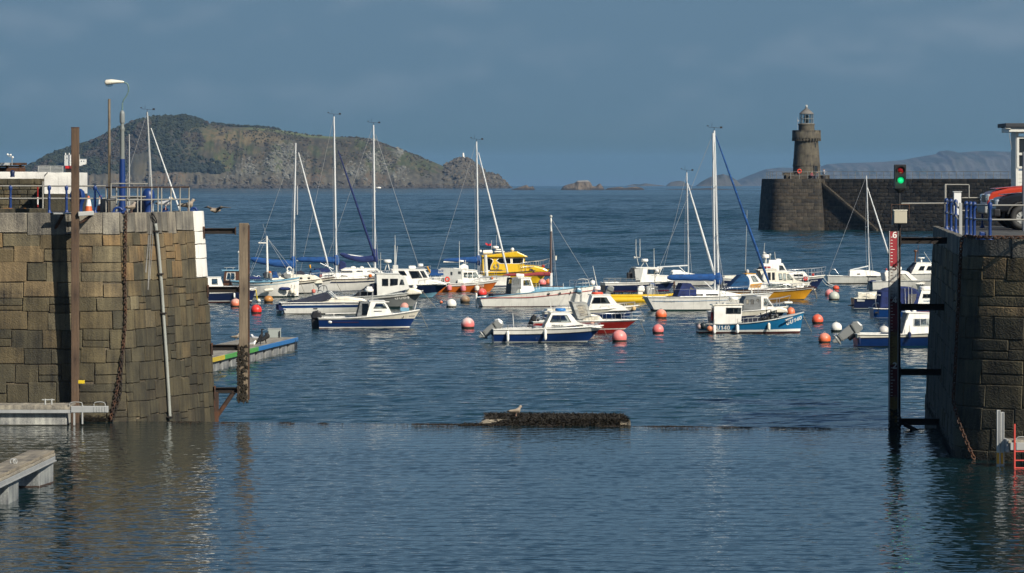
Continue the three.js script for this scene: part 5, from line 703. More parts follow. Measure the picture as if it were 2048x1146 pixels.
{ // white sloop with blue boom cover
  const b = boat('sailing_yacht', 'white sloop with blue boom cover and blue furled headsail', 'yacht', { sx: 1289, bx: 1547, wl: 622, yaw: 0.16 });
  hull(b, { B: 2.7, tr: 0.62, sh: [0.93, 0.95, 1.16], rake: 1.0, srake: 0.55, fine: 2.1, p0: 0.15, p1: 0.6, bands: [['antifouling', M.green, 0.14], ['hull', M.white, 'sheer']], cock: [0.08, 0.3], gun: { mat: M.offwhite, r: 0.03 } });
  strake(b, 'coving_stripe', M.cyan, t => b.sheer(t) - 0.26, 0.016, 0.02, 0.98); lettering(b, 'Serenity II', 1332, 603, 3.2, M.lgrey, 0);
  cabin(b, { prof: [[1352, 597], [1356, 590], [1392, 581.5], [1440, 581], [1475, 588], [1486, 595]], w: 0.85, lean: 0.3, wins: [[[1378, 590.5], [1379, 588], [1400, 587.5], [1400, 590.5]], [[1408, 590.3], [1408, 587.5], [1430, 587.5], [1431, 590.3]]], winGlass: M.dark }); part('hatch', box(1.8, 0.08, 0.8, b.X(1405), b.Y(580.5), 0, 0.03), M.white, b);
  cabin(b, { name: 'sprayhood', prof: [[1349, 592], [1360, 566], [1377, 566], [1388, 579], [1388, 592]], w: 0.8, lean: 0.12, mat: M.sail2, wins: [[[1374, 578], [1377, 571.5], [1385, 579]]], front: {}, winGlass: M.clear, frame: M.sail2, open: [] });
  rig(b, { foot: [1437, 590], head: [1428.5, 261], r: 0.12, spread: [0.36, 0.66], boom: { end: [1334, 561], goose: [1437, 561] }, cover: { r0: 0.14, r1: 0.2, lift: 0.2, mat: M.sail, collar: 0.5 }, fore: { top: [1431, 270], foot: [1541, 572], r: 0.085, mat: M.sail }, back: [1292, 600], vang: true });
  part('halyard_track', rod(wv(b, 1429, 588, 0.1), wv(b, 1425.5, 266, 0.1), 0.06), M.spar, b); pulpit(b, 0.88, 0.6, 0.016, 0.05); rail(b, 0.04, 0.9, 0.5, 7, 0.01, false, 'guard_rail');
}
{ // white cabin boat with grey canopy behind the teal boat
  const b = boat('motor_boat', 'white cabin boat with grey canopy half hidden behind the teal boat', 'boat', { sx: 1418, bx: 1577, wl: 643, yaw: 0.1 });
  hull(b, { B: 2.1, tr: 0.85, sh: [0.6, 0.66, 0.92], rake: 0.6, bands: [['antifouling', M.black, 0.05], ['hull', M.navy, '-0.3'], ['topside', M.cream, 'sheer', 0.01]], cock: [0.05, 0.3], gun: { mat: M.white, r: 0.03 } });
  cabin(b, { prof: [[1505, 632], [1510, 592], [1530, 592], [1543, 612], [1552, 618]], w: 0.85, lean: 0.12, wins: [[[1524, 611], [1524.5, 597], [1530, 597], [1540, 611]]], winGlass: M.glass, front: { 2: 2 }, over: [0, 0.05, 0.02, 0.04], open: [0] });
  cabin(b, { name: 'canopy', prof: [[1481, 634], [1483, 600], [1488, 592.5], [1518, 592], [1518, 620]], w: 0.9, lean: 0.05, mat: M.gcanvas, wins: [[[1488, 608], [1488, 598], [1493, 598], [1493, 608]], [[1497, 608], [1497, 598], [1503, 598], [1503, 608]], [[1509, 601], [1509, 597], [1514, 597], [1514, 604]]], winGlass: M.clear, frame: M.gcanvas, open: [] });
  solid(b, 'foredeck', [[1540, 625], [1548, 614], [1560, 614], [1572, 618], [1573, 625]], 1.2, M.cream, 0.08); pulpit(b, 0.72, 0.62, 0.016, 0.2); part('bow_roller', box(0.5, 0.12, 0.15, b.X(1576), b.Y(605), 0.2, 0.04), M.white, b); part('hull_slat', [rod(wv(b, 1486, 634, 1.05), wv(b, 1515, 633, 1.05), 0.02)], M.grey, b);
}
{ // amber motor cruiser
  const b = boat('motor_cruiser', 'amber yellow hulled cruiser with blue cockpit cover', 'boat', { sx: 1449, bx: 1630, wl: 599.5, yaw: 0.12 });
  hull(b, { B: 2.4, tr: 0.8, sh: [0.72, 0.72, 0.92], rake: 0.75, fine: 2.2, bands: [['antifouling', M.green, 0.05], ['hull', M.amber, '-0.14'], ['topside', M.offwhite, 'sheer', 0.02]], cock: [0.05, 0.3], gun: { mat: M.brown, r: 0.035, drop: 0.02 } });
  strake(b, 'rubbing_strake', M.brown, t => b.sheer(t) - 0.15, 0.03);
  solid(b, 'cockpit_cover', [[1450, 579], [1453, 574], [1466, 560], [1477, 549.5], [1484, 548], [1492, 552], [1496, 560], [1496, 579]], 1.75, M.tealcanvas, 0.14);
  cabin(b, { prof: [[1492, 579], [1489, 547.5], [1507, 547.5], [1520, 563], [1524, 579]], w: 0.88, lean: 0.12, wins: [[[1503, 563], [1498, 552], [1505, 551], [1512.5, 562]]], front: { 2: 2 }, over: [0.1, 0.05, 0.03, 0.05], roofMat: M.amber });
  cabin(b, { name: 'coach_house', prof: [[1520, 579], [1524, 565.5], [1540, 563.5], [1572, 565], [1585, 573], [1592, 578]], w: 0.86, lean: 0.14, wins: [[[1532, 575], [1529, 569], [1536, 567], [1567, 567], [1567, 575]], [[1570, 575], [1570, 567.5], [1577, 568], [1584, 575]]], mull: 2, frame: M.lgrey });
  { const p = ext([[1494.5, 574.5], [1497, 568], [1520, 565.5], [1516, 574.5]].map(q => [b.X(q[0]), b.Y(q[1])]), 0.02).translate(0, 0, 0.862); part('side_panel', p, M.amber, b); }
  part('bow_hardware', [box(0.5, 0.16, 0.5, b.X(1600), b.Y(574), 0, 0.05), ball(0.12, b.X(1606), b.Y(570), 0.1, 1, 1, 1, 8), rod(wv(b, 1614, 574, 0.2), wv(b, 1618, 565, 0.2), 0.03), rod(wv(b, 1624, 579), wv(b, 1632, 579), 0.04)], M.white, b); part('cable', [tube([wv(b, 1627, 577), wv(b, 1631, 585, 0.1), wv(b, 1634, 598, 0.1)], 0.04, 10, 6)], M.rope, b);
  part('search_light', [ball(0.13, b.X(1494), b.Y(543), 0.1, 1, 1.3, 1, 8), rod(wv(b, 1490, 548), wv(b, 1494, 420), 0.022, 0.01)], M.lgrey, b); rail(b, 0.55, 0.92, 0.3, 5, 0.012, false); fender(b, 1497, 584, 9, M.offwhite, 'grey white fender hanging on the amber cruiser', 0.25);
}
{ // cream pilothouse boat behind
  const b = boat('motor_boat', 'cream pilothouse boat with black canopy right behind the amber cruiser', 'boat', { sx: 1482, bx: 1622, wl: 590, yaw: 0.12 });
  hull(b, { B: 2.3, tr: 0.85, sh: [0.75, 0.8, 0.95], rake: 0.6, bands: [['antifouling', M.black, 0.05], ['hull', M.cream, 'sheer']], gun: { mat: M.offwhite, r: 0.03 } });
  cabin(b, { prof: [[1547, 572], [1546, 543], [1570, 543.5], [1588, 560], [1604, 564], [1618, 570]], w: 0.95, lean: 0.12, mat: M.cream, wins: [[[1554, 559], [1553, 547], [1559, 547], [1561, 559]], [[1563, 560], [1562, 547], [1567, 547], [1568, 560]], [[1571, 559], [1570, 548], [1574, 548], [1582, 559]]], front: { 2: 2 } });
  cabin(b, { name: 'wheelhouse', prof: [[1528, 572], [1515, 540], [1548, 539], [1548, 572]], w: 0.92, lean: 0.1, mat: M.cream, wins: [[[1533, 559], [1531, 545], [1537, 545], [1537, 559]], [[1540, 559], [1540, 545], [1545, 545], [1545, 559]]], winGlass: M.dark, over: [0.15, 0.1, 0.05, 0.08], open: [0], roofMat: M.cream });
  part('canopy', loft([wv(b, 1512, 541), wv(b, 1520, 537.5), wv(b, 1531, 538)], [0.1, 0.3, 0.2], 10, 0.6), M.black, b); part('name_board', box(0.5, 0.12, 0.6, b.X(1533), b.Y(534.5), 0, 0.02), M.red, b); rail(b, 0.72, 0.97, 0.4, 4, 0.014, false); aerial(b, 1532, 538, 1530, 505, 0.4); part('dinghy', loft([wv(b, 1521, 560, 0.95), wv(b, 1523, 553, 0.95), wv(b, 1525, 545, 0.95)], [0.1, 0.14, 0.08], 8), M.white, b);
}
{ // navy flybridge boat
  const b = boat('motor_cruiser', 'navy hulled cruiser with white flybridge crowded with gear, rearmost of its cluster', 'boat', { sx: 1441, bx: 1651, wl: 577, yaw: 0.12 });
  hull(b, { B: 2.7, tr: 0.85, sh: [0.85, 0.78, 1.02], rake: 0.65, bands: [['antifouling', M.antifoul, 0.08], ['hull', M.navy, '-0.2'], ['topside', M.offwhite, 'sheer', 0.01]], cock: [0.04, 0.25], gun: { mat: M.white, r: 0.04 } });
  cabin(b, { prof: [[1520, 560], [1520, 541], [1605, 543], [1614, 554], [1614, 560]], w: 1.0, lean: 0.1, wins: [[[1584, 552], [1584.5, 548.5], [1601, 548.5], [1601, 552]]], winGlass: M.dark, front: { 2: 3 } });
  cabin(b, { name: 'flybridge', prof: [[1522, 543], [1521, 527], [1562, 526], [1570, 542]], w: 0.9, lean: 0.1, wins: [[[1555, 540], [1555, 531], [1561, 531], [1566, 540]]], front: { 2: 3 }, winGlass: M.tint });
  part('liferaft', [box(0.9, 0.32, 0.7, b.X(1547), b.Y(524), 0, 0.12), box(0.4, 0.5, 0.6, b.X(1556), b.Y(524), 0, 0.08)], M.white, b); radar(b, 1531, 516.5, 0.28, 0.3); part('mast', [rod(wv(b, 1531, 528), wv(b, 1531, 517), 0.08), rod(wv(b, 1527, 516), wv(b, 1529, 486), 0.02), ball(0.12, b.X(1528), b.Y(506), 0, 1, 1, 1, 8), ball(0.1, b.X(1540), b.Y(509.5), 0, 1, 1, 1, 8), rod(wv(b, 1540, 526), wv(b, 1540, 509), 0.025), rod(wv(b, 1552, 526), wv(b, 1549, 504), 0.03)], M.lgrey, b);
  rail(b, 0.5, 0.97, 0.62, 7, 0.016, true); pulpit(b, 0.86, 0.66, 0.02, 0.2); lettering(b, 'Fortuna', 1627, 562.5, 3, M.white, 0.1); cabin(b, { name: 'aft_cabin', prof: [[1444, 560], [1445, 551], [1480, 550], [1482, 560]], w: 0.95, lean: 0.1, wins: [], mat: M.cream }); lettering(b, 'MONTY', 1451, 570, 4, M.offwhite, 0);
  part('lifebuoy', new THREE.TorusGeometry(0.13, 0.05, 6, 14).translate(b.X(1606), b.Y(556.5), 1.12), std([0.65, 0.04, 0.03], 0.5), b); part('deck_float', ball(0.13, b.X(1625), b.Y(549), 0.4, 1, 1, 1, 10), std([0.6, 0.05, 0.04], 0.5), b);
  line(b, [1646, 553], [1669, 572], 0.03, M.lgrey, 0.15); line(b, [1640, 553], [1668, 574], 0.02, M.lgrey, 0.25);
}
{ // white sloop to the right
  const b = boat('sailing_yacht', 'small plain white sloop between the orange buoy and the gauge post', 'yacht', { sx: 1653, bx: 1796, wl: 567, yaw: 0.06 });
  hull(b, { B: 2.1, tr: 0.55, sh: [0.66, 0.62, 0.74], rake: 0.9, srake: 0.06, p0: 0.16, p1: 0.7, bands: [['antifouling', M.mud, 0.06], ['hull', M.offwhite, '-0.04'], ['rubbing_band', M.brown, '-0.0', 0.01]], gun: { mat: M.white, r: 0.03 }, cock: [0.1, 0.34] });
  cabin(b, { prof: [[1697, 553], [1698, 541], [1712, 540], [1716, 539], [1745, 541.5], [1764, 547], [1768, 553]], w: 0.7, lean: 0.3, wins: [[[1712, 549], [1712, 546.8], [1718, 546.8], [1718, 549]]], winGlass: M.dark });
  rig(b, { foot: [1738.5, 543], head: [1733, 351], r: 0.075, spread: [0.46], boom: { end: [1700, 540], goose: [1737, 532] }, vane: false, fore: { top: [1735, 375], foot: [1778, 510], r: 0.07, mat: M.spar }, back: [1656, 551] });
  part('stern_rail', tube([wv(b, 1655, 551, 0.5), wv(b, 1662, 538, 0.5), wv(b, 1668, 538.5, 0.5), wv(b, 1676, 550, 0.6)], 0.016, 12, 5), M.steel, b);
}
{ // navy stern with cream deck
  const b = boat('motor_boat', 'navy hulled open boat with cream deck left of the gauge post', 'boat', { sx: 1705, bx: 1822, wl: 617, yaw: 0.05 });
  hull(b, { B: 2.0, tr: 0.85, sh: [0.70, 0.70, 0.8], rake: 0.5, srake: -0.0, bands: [['antifouling', M.lgrey, 0.05], ['hull', M.navy, '-0.04'], ['topside', M.cream, 'sheer', 0.02]], gun: { mat: M.cream, r: 0.05 } });
  solid(b, 'deck_house', [[1711, 597], [1713, 589], [1720, 585], [1757, 583], [1780, 585], [1784, 597]], 1.5, M.cream, 0.08); solid(b, 'deck_locker', [[1712, 592], [1714, 584], [1724, 584], [1726, 592]], 0.9, M.cream, 0.06); part('stern_ladder', [tube([wv(b, 1729, 597, 1), wv(b, 1729, 586, 1), wv(b, 1748, 592, 1), wv(b, 1752, 612, 1)], 0.02, 12, 5)], M.steel, b); part('trim_tab', box(0.4, 0.08, 0.5, b.X(1702), 0.22, 0.3, 0.02), M.black, b);
  part('name_plate', box(0.5, 0.14, 0.02, b.X(1718), b.Y(600), 0.9, 0.02), M.lgrey, b);
}
{ // blue boat with canopy beside the pier
  const b = boat('motor_cruiser', 'blue cabin cruiser with royal blue canopy crossing behind the gauge post', 'boat', { sx: 1742, bx: 1920, wl: 636, yaw: 0.06 });
  hull(b, { B: 2.2, tr: 0.86, sh: [0.62, 0.62, 0.85], rake: 0.6, bands: [['antifouling', M.lgrey, 0.05], ['hull', M.blue, '-0.05'], ['topside', M.white, 'sheer', 0.02]], cock: [0.05, 0.4], gun: { mat: M.white, r: 0.03 } }); strake(b, 'coving_stripe', M.red, 0.42, 0.014, 0.4, 0.9);
  solid(b, 'canopy', [[1755, 616], [1757, 583], [1768, 577], [1790, 573], [1815, 573], [1828, 577], [1836, 587], [1832, 610], [1830, 616]], 1.75, M.sail2, 0.1); { const p = ext([[1811, 608], [1812, 588], [1829, 587], [1827, 598], [1822, 608]].map(q => [b.X(q[0]), b.Y(q[1])]), 0.02).translate(0, 0, 0.885); part('canopy_window', p, M.clear, b); }
  cabin(b, { prof: [[1828, 614], [1840, 580], [1866, 580], [1880, 596], [1900, 606]], w: 0.86, lean: 0.12, wins: [[[1842, 595.5], [1843.5, 587.5], [1862, 587.5], [1867, 595.5]]], winGlass: M.tint, mull: 3, front: { 2: 2 }, over: [0.05, 0.05, 0.03, 0.05] }); letterAt(b, 'Samphire', 1851, 602.5, 2.6, 0.815, M.cyan);
  radar(b, 1850, 579, 0.36, 0.2); part('stern_rail', [tube([wv(b, 1748, 614, 0.8), wv(b, 1748, 590, 0.8), wv(b, 1766, 594, 0.8), wv(b, 1769, 612, 0.8)], 0.022, 12, 5), tube([wv(b, 1745, 612, -0.2), wv(b, 1750, 606, 0.1), wv(b, 1760, 608, 0.5), wv(b, 1764, 613, 0.8)], 0.03, 12, 5)], M.steel, b); part('rod', [1806, 1812, 1818].map((x, i) => rod(wv(b, x, 612, 0.95), wv(b, x - 1 + i, 575 - i * 3, 0.95), 0.02, 0.012)), M.lgrey, b); part('ladder', [rod(wv(b, 1752, 630, 1.0), wv(b, 1752, 612, 1.0), 0.02), box(0.2, 0.1, 0.06, b.X(1748), b.Y(624), 1.0, 0.02)], M.black, b);
}
{ // sport cruiser
  const b = boat('motor_cruiser', 'white sport cruiser with raked windscreen right of the gauge post', 'boat', { sx: 1740, bx: 1886, wl: 581, yaw: 0.08 });
  hull(b, { B: 2.5, tr: 0.88, sh: [0.7, 0.78, 0.8], rake: 0.9, bands: [['antifouling', M.navy, 0.1], ['hull', M.white, 'sheer']], gun: { mat: M.lgrey, r: 0.03 } });
  cabin(b, { prof: [[1766, 566], [1772, 543], [1806, 541], [1812, 543], [1834, 562], [1846, 568]], w: 1.05, lean: 0.15, wins: [[[1782, 560], [1784, 549], [1806, 548], [1818, 561]]], winGlass: M.clear, front: { 3: 3 }, open: [0] });
  solid(b, 'radar_arch', [[1768, 566], [1764, 545], [1768, 540], [1774, 542], [1780, 566]], 2.0, M.white, 0.06); part('light', [box(0.3, 0.24, 0.3, b.X(1799), b.Y(536.5), 0, 0.06), rod(wv(b, 1799, 541), wv(b, 1799, 538), 0.05)], M.white, b); part('light', ball(0.08, b.X(1771), b.Y(538.5), 0.3, 1, 1, 1, 8), M.red, b);
  part('davit_frame', [tube([wv(b, 1734, 575, 0.5), wv(b, 1735, 554, 0.5), wv(b, 1752, 553, 0.5)], 0.03, 10, 5), rod(wv(b, 1734, 562, 0.5), wv(b, 1768, 560, 0.5), 0.03), box(0.7, 0.12, 0.5, b.X(1742), b.Y(553), 0.2, 0.04)], M.black, b); part('dinghy', [loft([wv(b, 1736, 564, 0.6), wv(b, 1740, 563.5, 0.6), wv(b, 1748, 563.5, 0.6)], [0.1, 0.16, 0.14], 10)], M.sail2, b); part('dinghy', loft([wv(b, 1749, 564, 0.6), wv(b, 1760, 564, 0.6), wv(b, 1769, 564.5, 0.6)], [0.15, 0.17, 0.12], 10), M.lgrey, b); part('outdrive', box(0.4, 0.4, 0.5, b.X(1738), 0.3, 0.3, 0.06), M.galv, b);
  letterAt(b, 'Sea', 1824, 570, 2, 1.1, M.lgrey);
}
{ // pilothouse at the right end
  const b = boat('motor_boat', 'white pilothouse boat with short mast and radar, farthest at the right pier', 'boat', { sx: 1796, bx: 1912, wl: 562, yaw: 0.08 });
  hull(b, { B: 2.3, tr: 0.85, sh: [0.6, 0.64, 0.8], rake: 0.6, bands: [['antifouling', M.navy, 0.08], ['hull', M.white, 'sheer']], gun: { mat: M.lgrey, r: 0.03 } });
  cabin(b, { prof: [[1816, 551], [1830, 525], [1864, 526], [1878, 541], [1890, 549]], w: 0.95, lean: 0.12, wins: [[[1833, 540], [1838, 532], [1846, 532], [1843, 540]], [[1849, 540], [1853, 532], [1863, 532], [1868, 540]]], front: { 2: 3 }, over: [0.05, 0.06, 0.03, 0.05], winGlass: M.tint });
  solid(b, 'canopy', [[1813, 551], [1817, 537], [1829, 525], [1833, 526], [1820, 551]], 1.6, M.darkcanvas, 0.04); part('mast', [rod(wv(b, 1830, 526), wv(b, 1831, 503), 0.07), ball(0.12, b.X(1831), b.Y(502), 0, 1.4, 1, 1, 8), rod(wv(b, 1836, 526), wv(b, 1836, 490), 0.02)], M.brown, b); radar(b, 1842, 517, 0.3, 0.1); part('mast', [rod(wv(b, 1843, 526), wv(b, 1842.5, 517), 0.06)], M.white, b); aerial(b, 1867, 535, 1866, 470, 0.2); part('aerial', rod(wv(b, 1862, 525), wv(b, 1848, 504), 0.02), M.lgrey, b);
}
{ // navy cruiser in the middle
  const b = boat('motor_boat', 'navy and white wheelhouse boat with open back behind the yellow raft', 'boat', { sx: 1205, bx: 1353, wl: 583, yaw: 0.18 });
  hull(b, { B: 2.3, tr: 0.86, sh: [0.68, 0.72, 0.88], rake: 0.6, bands: [['antifouling', M.black, 0.04], ['boot_stripe', M.red, 0.07], ['hull', M.navy, '-0.2'], ['topside', M.white, 'sheer', 0.012]], cock: [0.05, 0.5], gun: { mat: M.white, r: 0.035 } });
  cabin(b, { prof: [[1275, 567], [1281, 535.5], [1320, 536], [1313, 551], [1334, 552], [1342, 562]], w: 0.9, lean: 0.08, wins: [[[1291, 547.5], [1292, 538.5], [1316, 539], [1313, 547.5]]], mull: 2, front: { 2: 2 }, over: [0.55, 0.06, 0.04, 0.06], open: [0] }); part('shelter_side', [1, -1].map(sd => ext([[1267, 560], [1264, 537], [1282, 535.5], [1277, 560]].map(q => [b.X(q[0]), b.Y(q[1])]), 0.03).translate(0, 0, sd * 0.86)), M.lgrey, b);
  radar(b, 1289.5, 523.5, 0.26, 0.22); part('gantry', [rod(wv(b, 1280, 535, 0.2), wv(b, 1288, 524, 0.1), 0.025), rod(wv(b, 1296, 535, 0.2), wv(b, 1291, 524, 0.1), 0.025), rod(wv(b, 1277, 530), wv(b, 1272, 508), 0.03), rod(wv(b, 1268, 514), wv(b, 1280, 515), 0.03), ball(0.1, b.X(1269), b.Y(515), 0, 1, 1, 1, 8)], M.lgrey, b); aerial(b, 1272, 508, 1272, 478); aerial(b, 1280, 514, 1280, 478); aerial(b, 1307.5, 535, 1307, 497, 0.2); part('light', ball(0.17, b.X(1309), b.Y(541.5), 0.95, 1, 1, 1, 10), M.white, b);
  rail(b, 0.05, 0.45, 0.3, 6, 0.016, true, 'rail', M.grey); part('winch', [box(0.4, 0.5, 0.4, b.X(1258), b.Y(551), 0.2, 0.06), rod(wv(b, 1257, 550, 0.3), wv(b, 1258, 540, 0.3), 0.05)], M.black, b); part('fuel_box', box(0.45, 0.3, 0.3, b.X(1298), b.Y(570), 1.18, 0.05), M.sail, b);
}
{ // yellow raft
  const b = boat('inflatable_boat', 'yellow inflatable work raft with outboard and white console', 'boat', { sx: 1196, bx: 1352, wl: 604, yaw: 0.1 });
  const tubeY = (z, y, r) => loft([V(-b.L / 2, y, z), V(-b.L / 2 + 0.15, y, z), V(b.L / 2 - 0.9, y, z), V(b.L / 2 - 0.3, y + 0.08, z * 0.6), V(b.L / 2, y + 0.12, 0)], [0.1, r, r, r * 0.9, r * 0.5], 12); part('tube', [tubeY(0.8, 0.18, 0.22)], M.yellow, b); part('tube', [tubeY(-0.8, 0.18, 0.22)], M.yellow, b); part('tube', [tubeY(0.8, 0.44, 0.11)], M.yellow, b); part('floor', box(b.L - 0.8, 0.06, 1.4, -0.2, 0.2, 0), M.grey, b);
  part('console', [box(0.55, 0.75, 0.7, b.X(1300), b.Y(583), 0, 0.06), box(0.3, 0.2, 0.6, b.X(1302), b.Y(571), 0, 0.05)], M.lgrey, b); outboard(b, b.X(1286), b.Y(585), 0.2, 0, M.white, 0.9); outboard(b, b.X(1222), b.Y(586), 0, 0.4, M.grey, 0.9); part('seat_post', [1228, 1238, 1244, 1257, 1262].flatMap(x => [rod(wv(b, x, 592, 0.3), wv(b, x, 584, 0.3), 0.03), box(0.14, 0.08, 0.3, b.X(x), b.Y(584), 0.3, 0.03)]), M.black, b);
  part('light_pole', [rod(wv(b, 1308, 598, 0.5), wv(b, 1308, 542, 0.5), 0.025), rod(wv(b, 1299, 584, 0.3), wv(b, 1299, 564, 0.3), 0.03)], M.rope, b); part('mast', [tube([wv(b, 1311, 588, 0.2), wv(b, 1312, 575, 0.2), wv(b, 1316, 588, 0.2)], 0.02, 10, 5), box(0.2, 0.06, 0.2, b.X(1312), b.Y(574), 0.2, 0.02)], M.lgrey, b); part('grab_line', rod(wv(b, 1282, 595, 1.02), wv(b, 1294, 594.5, 1.02), 0.06), M.white, b); part('piling', rod(wv(b, 1347, 600, 0.4), wv(b, 1347, 560, 0.4), 0.06), M.rust, b);
}
{ // yacht behind the blue boom
  const b = boat('sailing_yacht', 'white yacht with bare boom partly hidden by the blue boom cover', 'yacht', { sx: 1318, bx: 1440, wl: 572, yaw: 0.12 });
  hull(b, { B: 2.3, tr: 0.6, sh: [0.66, 0.62, 0.8], rake: 0.7, srake: 0.3, bands: [['antifouling', M.navy, 0.08], ['hull', M.white, 'sheer']], gun: { mat: M.lgrey, r: 0.03 } });
  cabin(b, { prof: [[1342, 556], [1343, 543], [1364, 543], [1395, 549], [1415, 556]], w: 0.8, lean: 0.2, wins: [[[1350, 552], [1350, 548], [1364, 548], [1364, 552]]], winGlass: M.tint }); part('dinghy', loft([wv(b, 1342, 543, 0.1), wv(b, 1346, 542.5, 0.1), wv(b, 1360, 543, 0.1), wv(b, 1364, 544, 0.1)], [0.06, 0.12, 0.12, 0.06], 8), M.white, b);
  rig(b, { foot: [1377, 552], head: [1373.5, 345], r: 0.085, spread: [0.5], boom: { end: [1314, 534], goose: [1375, 531] }, fore: { top: [1375, 366], foot: [1428, 546], r: 0.1, mat: M.spar }, back: [1322, 556], vang: true });
}
{ // dark navy launch far left
  const b = boat('motor_boat', 'navy launch with small white cuddy showing behind the timber post', 'boat', { sx: 392, bx: 513, wl: 605, yaw: 0.08 });
  hull(b, { B: 2.1, tr: 0.85, sh: [0.78, 0.8, 1.0], rake: 0.35, bands: [['antifouling', M.antifoul, 0.1], ['boot_stripe', M.white, 0.14], ['hull', M.navy, '-0.14'], ['topside', M.white, 'sheer', 0.01]], cock: [0.05, 0.2], gun: { mat: M.white, r: 0.035 } });
  cabin(b, { prof: [[406, 577], [410, 554.5], [441, 554.5], [447, 572]], w: 0.8, lean: 0.1, wins: [[[424, 568], [424, 557.5], [434, 557.5], [435, 568]]], winGlass: M.glass, front: { 2: 2 }, over: [0.05, 0.05, 0.03, 0.05] }); solid(b, 'foredeck', [[446, 579], [448, 572], [475, 573], [500, 577], [502, 580]], 1.2, M.white, 0.05); rail(b, 0.6, 0.96, 0.25, 5, 0.012, false);
  fender(b, 468, 590, 10, M.white, 'white fender hanging on the navy launch behind the timber post', 0.2); part('painter', tube([wv(b, 511, 577), wv(b, 513, 590, 0.1), wv(b, 514, 600, 0.1)], 0.04, 8, 5), M.yellow2, b);
}
{ // brown wheelhouse boat
  const b = boat('fishing_boat', 'brown wheelhouse boat with pale blue roof left of the timber post', 'boat', { sx: 410, bx: 530, wl: 592, yaw: 0.1 });
  hull(b, { B: 2.2, tr: 0.75, sh: [0.75, 0.75, 1.05], rake: 0.3, bands: [['antifouling', M.antifoul, 0.1], ['hull', M.green, '-0.1'], ['topside', M.white, 'sheer', 0.01]], cock: [0.05, 0.25], gun: { mat: M.skyblue, r: 0.035 } });
  cabin(b, { prof: [[445, 572], [449, 541.5], [478, 541.5], [480, 572]], w: 0.8, lean: 0.06, mat: M.brown, wins: [[[452, 559], [454, 545.5], [469, 545.5], [469, 559]]], mull: 2, front: { 2: 2 }, over: [0.25, 0.15, 0.08, 0.09], roofMat: M.skyblue, frame: M.white }); part('roof_rack', [rod(wv(b, 448, 535, 0.2), wv(b, 470, 535, 0.2), 0.02), rod(wv(b, 452, 540, 0.2), wv(b, 454, 535, 0.2), 0.02), rod(wv(b, 466, 540, 0.2), wv(b, 466, 535, 0.2), 0.02)], M.galv, b); part('mast', [rod(wv(b, 478, 560), wv(b, 478, 503), 0.045), ball(0.12, b.X(478), b.Y(505), 0, 1, 1, 1, 8)], M.white, b);
}
{ // white double ender
  const b = boat('fishing_boat', 'white double ended fishing boat with upright stem and short white mast', 'boat', { sx: 462, bx: 598, wl: 595, yaw: 0.12 });
  hull(b, { B: 2.4, tr: 0.3, sh: [1.2, 1.15, 1.42], rake: 0.06, srake: 0.5, p0: 0.5, p1: 0.75, fine: 2, bands: [['antifouling', M.green, 0.12], ['hull', M.white, '-0.2'], ['topside', M.offwhite, 'sheer', 0.012]], gun: { mat: M.skyblue, r: 0.045 } }); strake(b, 'rubbing_strake', M.skyblue, t => b.sheer(t) - 0.22, 0.025);
  part('scupper', [box(0.14, 0.2, 0.02, b.X(541), b.Y(562.5), b.pt(b.tOf(b.X(541), 1.15), 1.15).z + 0.01)], M.black, b); solid(b, 'deck_cover', [[486, 558], [488, 553], [519, 553], [521, 558]], 1.2, M.sail2, 0.06); solid(b, 'deck_cover', [[541, 556], [545, 545], [552, 543], [556, 553], [557, 556]], 0.9, M.sail, 0.1);
  part('mast', [rod(wv(b, 535, 556), wv(b, 533.5, 472), 0.09, 0.06, 10), rod(wv(b, 517, 486), wv(b, 534, 486), 0.05)], M.white, b); part('rigging', [rod(wv(b, 533, 475), wv(b, 517, 485), 0.012), rod(wv(b, 533.5, 474), wv(b, 500, 552), 0.012), rod(wv(b, 533.5, 474), wv(b, 574, 540), 0.012), rod(wv(b, 533.5, 474), wv(b, 597, 556), 0.012), rod(wv(b, 533, 473), wv(b, 526, 448), 0.01)], M.wire, b);
  const rr = rng(5); part('deck_gear', [...Array(9)].map(() => box(0.2 + rr() * 0.3, 0.2 + rr() * 0.25, 0.3, b.X(lerp(522, 575, rr())), b.Y(lerp(553, 548, rr())), rr() - 0.5, 0.04, 0, rr(), rr() * 0.6)), M.grey, b); part('deck_float', ball(0.12, b.X(539), b.Y(545), 0.3, 1, 1, 1, 10), M.orange, b); line(b, [597, 556], [612, 595], 0.014);
  fender(b, 535, 579, 20, M.cream, 'long white fender lying level on the white double ender', 0.16, 1.67); fender(b, 568, 577, 23, M.sail2, 'long navy fender lying level on the white double ender', 0.14, 1.55); fender(b, 582, 582, 9, M.cream, 'upper small cream ball fender near the stem of the white double ender', 0.42); fender(b, 588.5, 584, 11, M.cream, 'lower cream fender nearest the stem of the white double ender', 0.35);
}
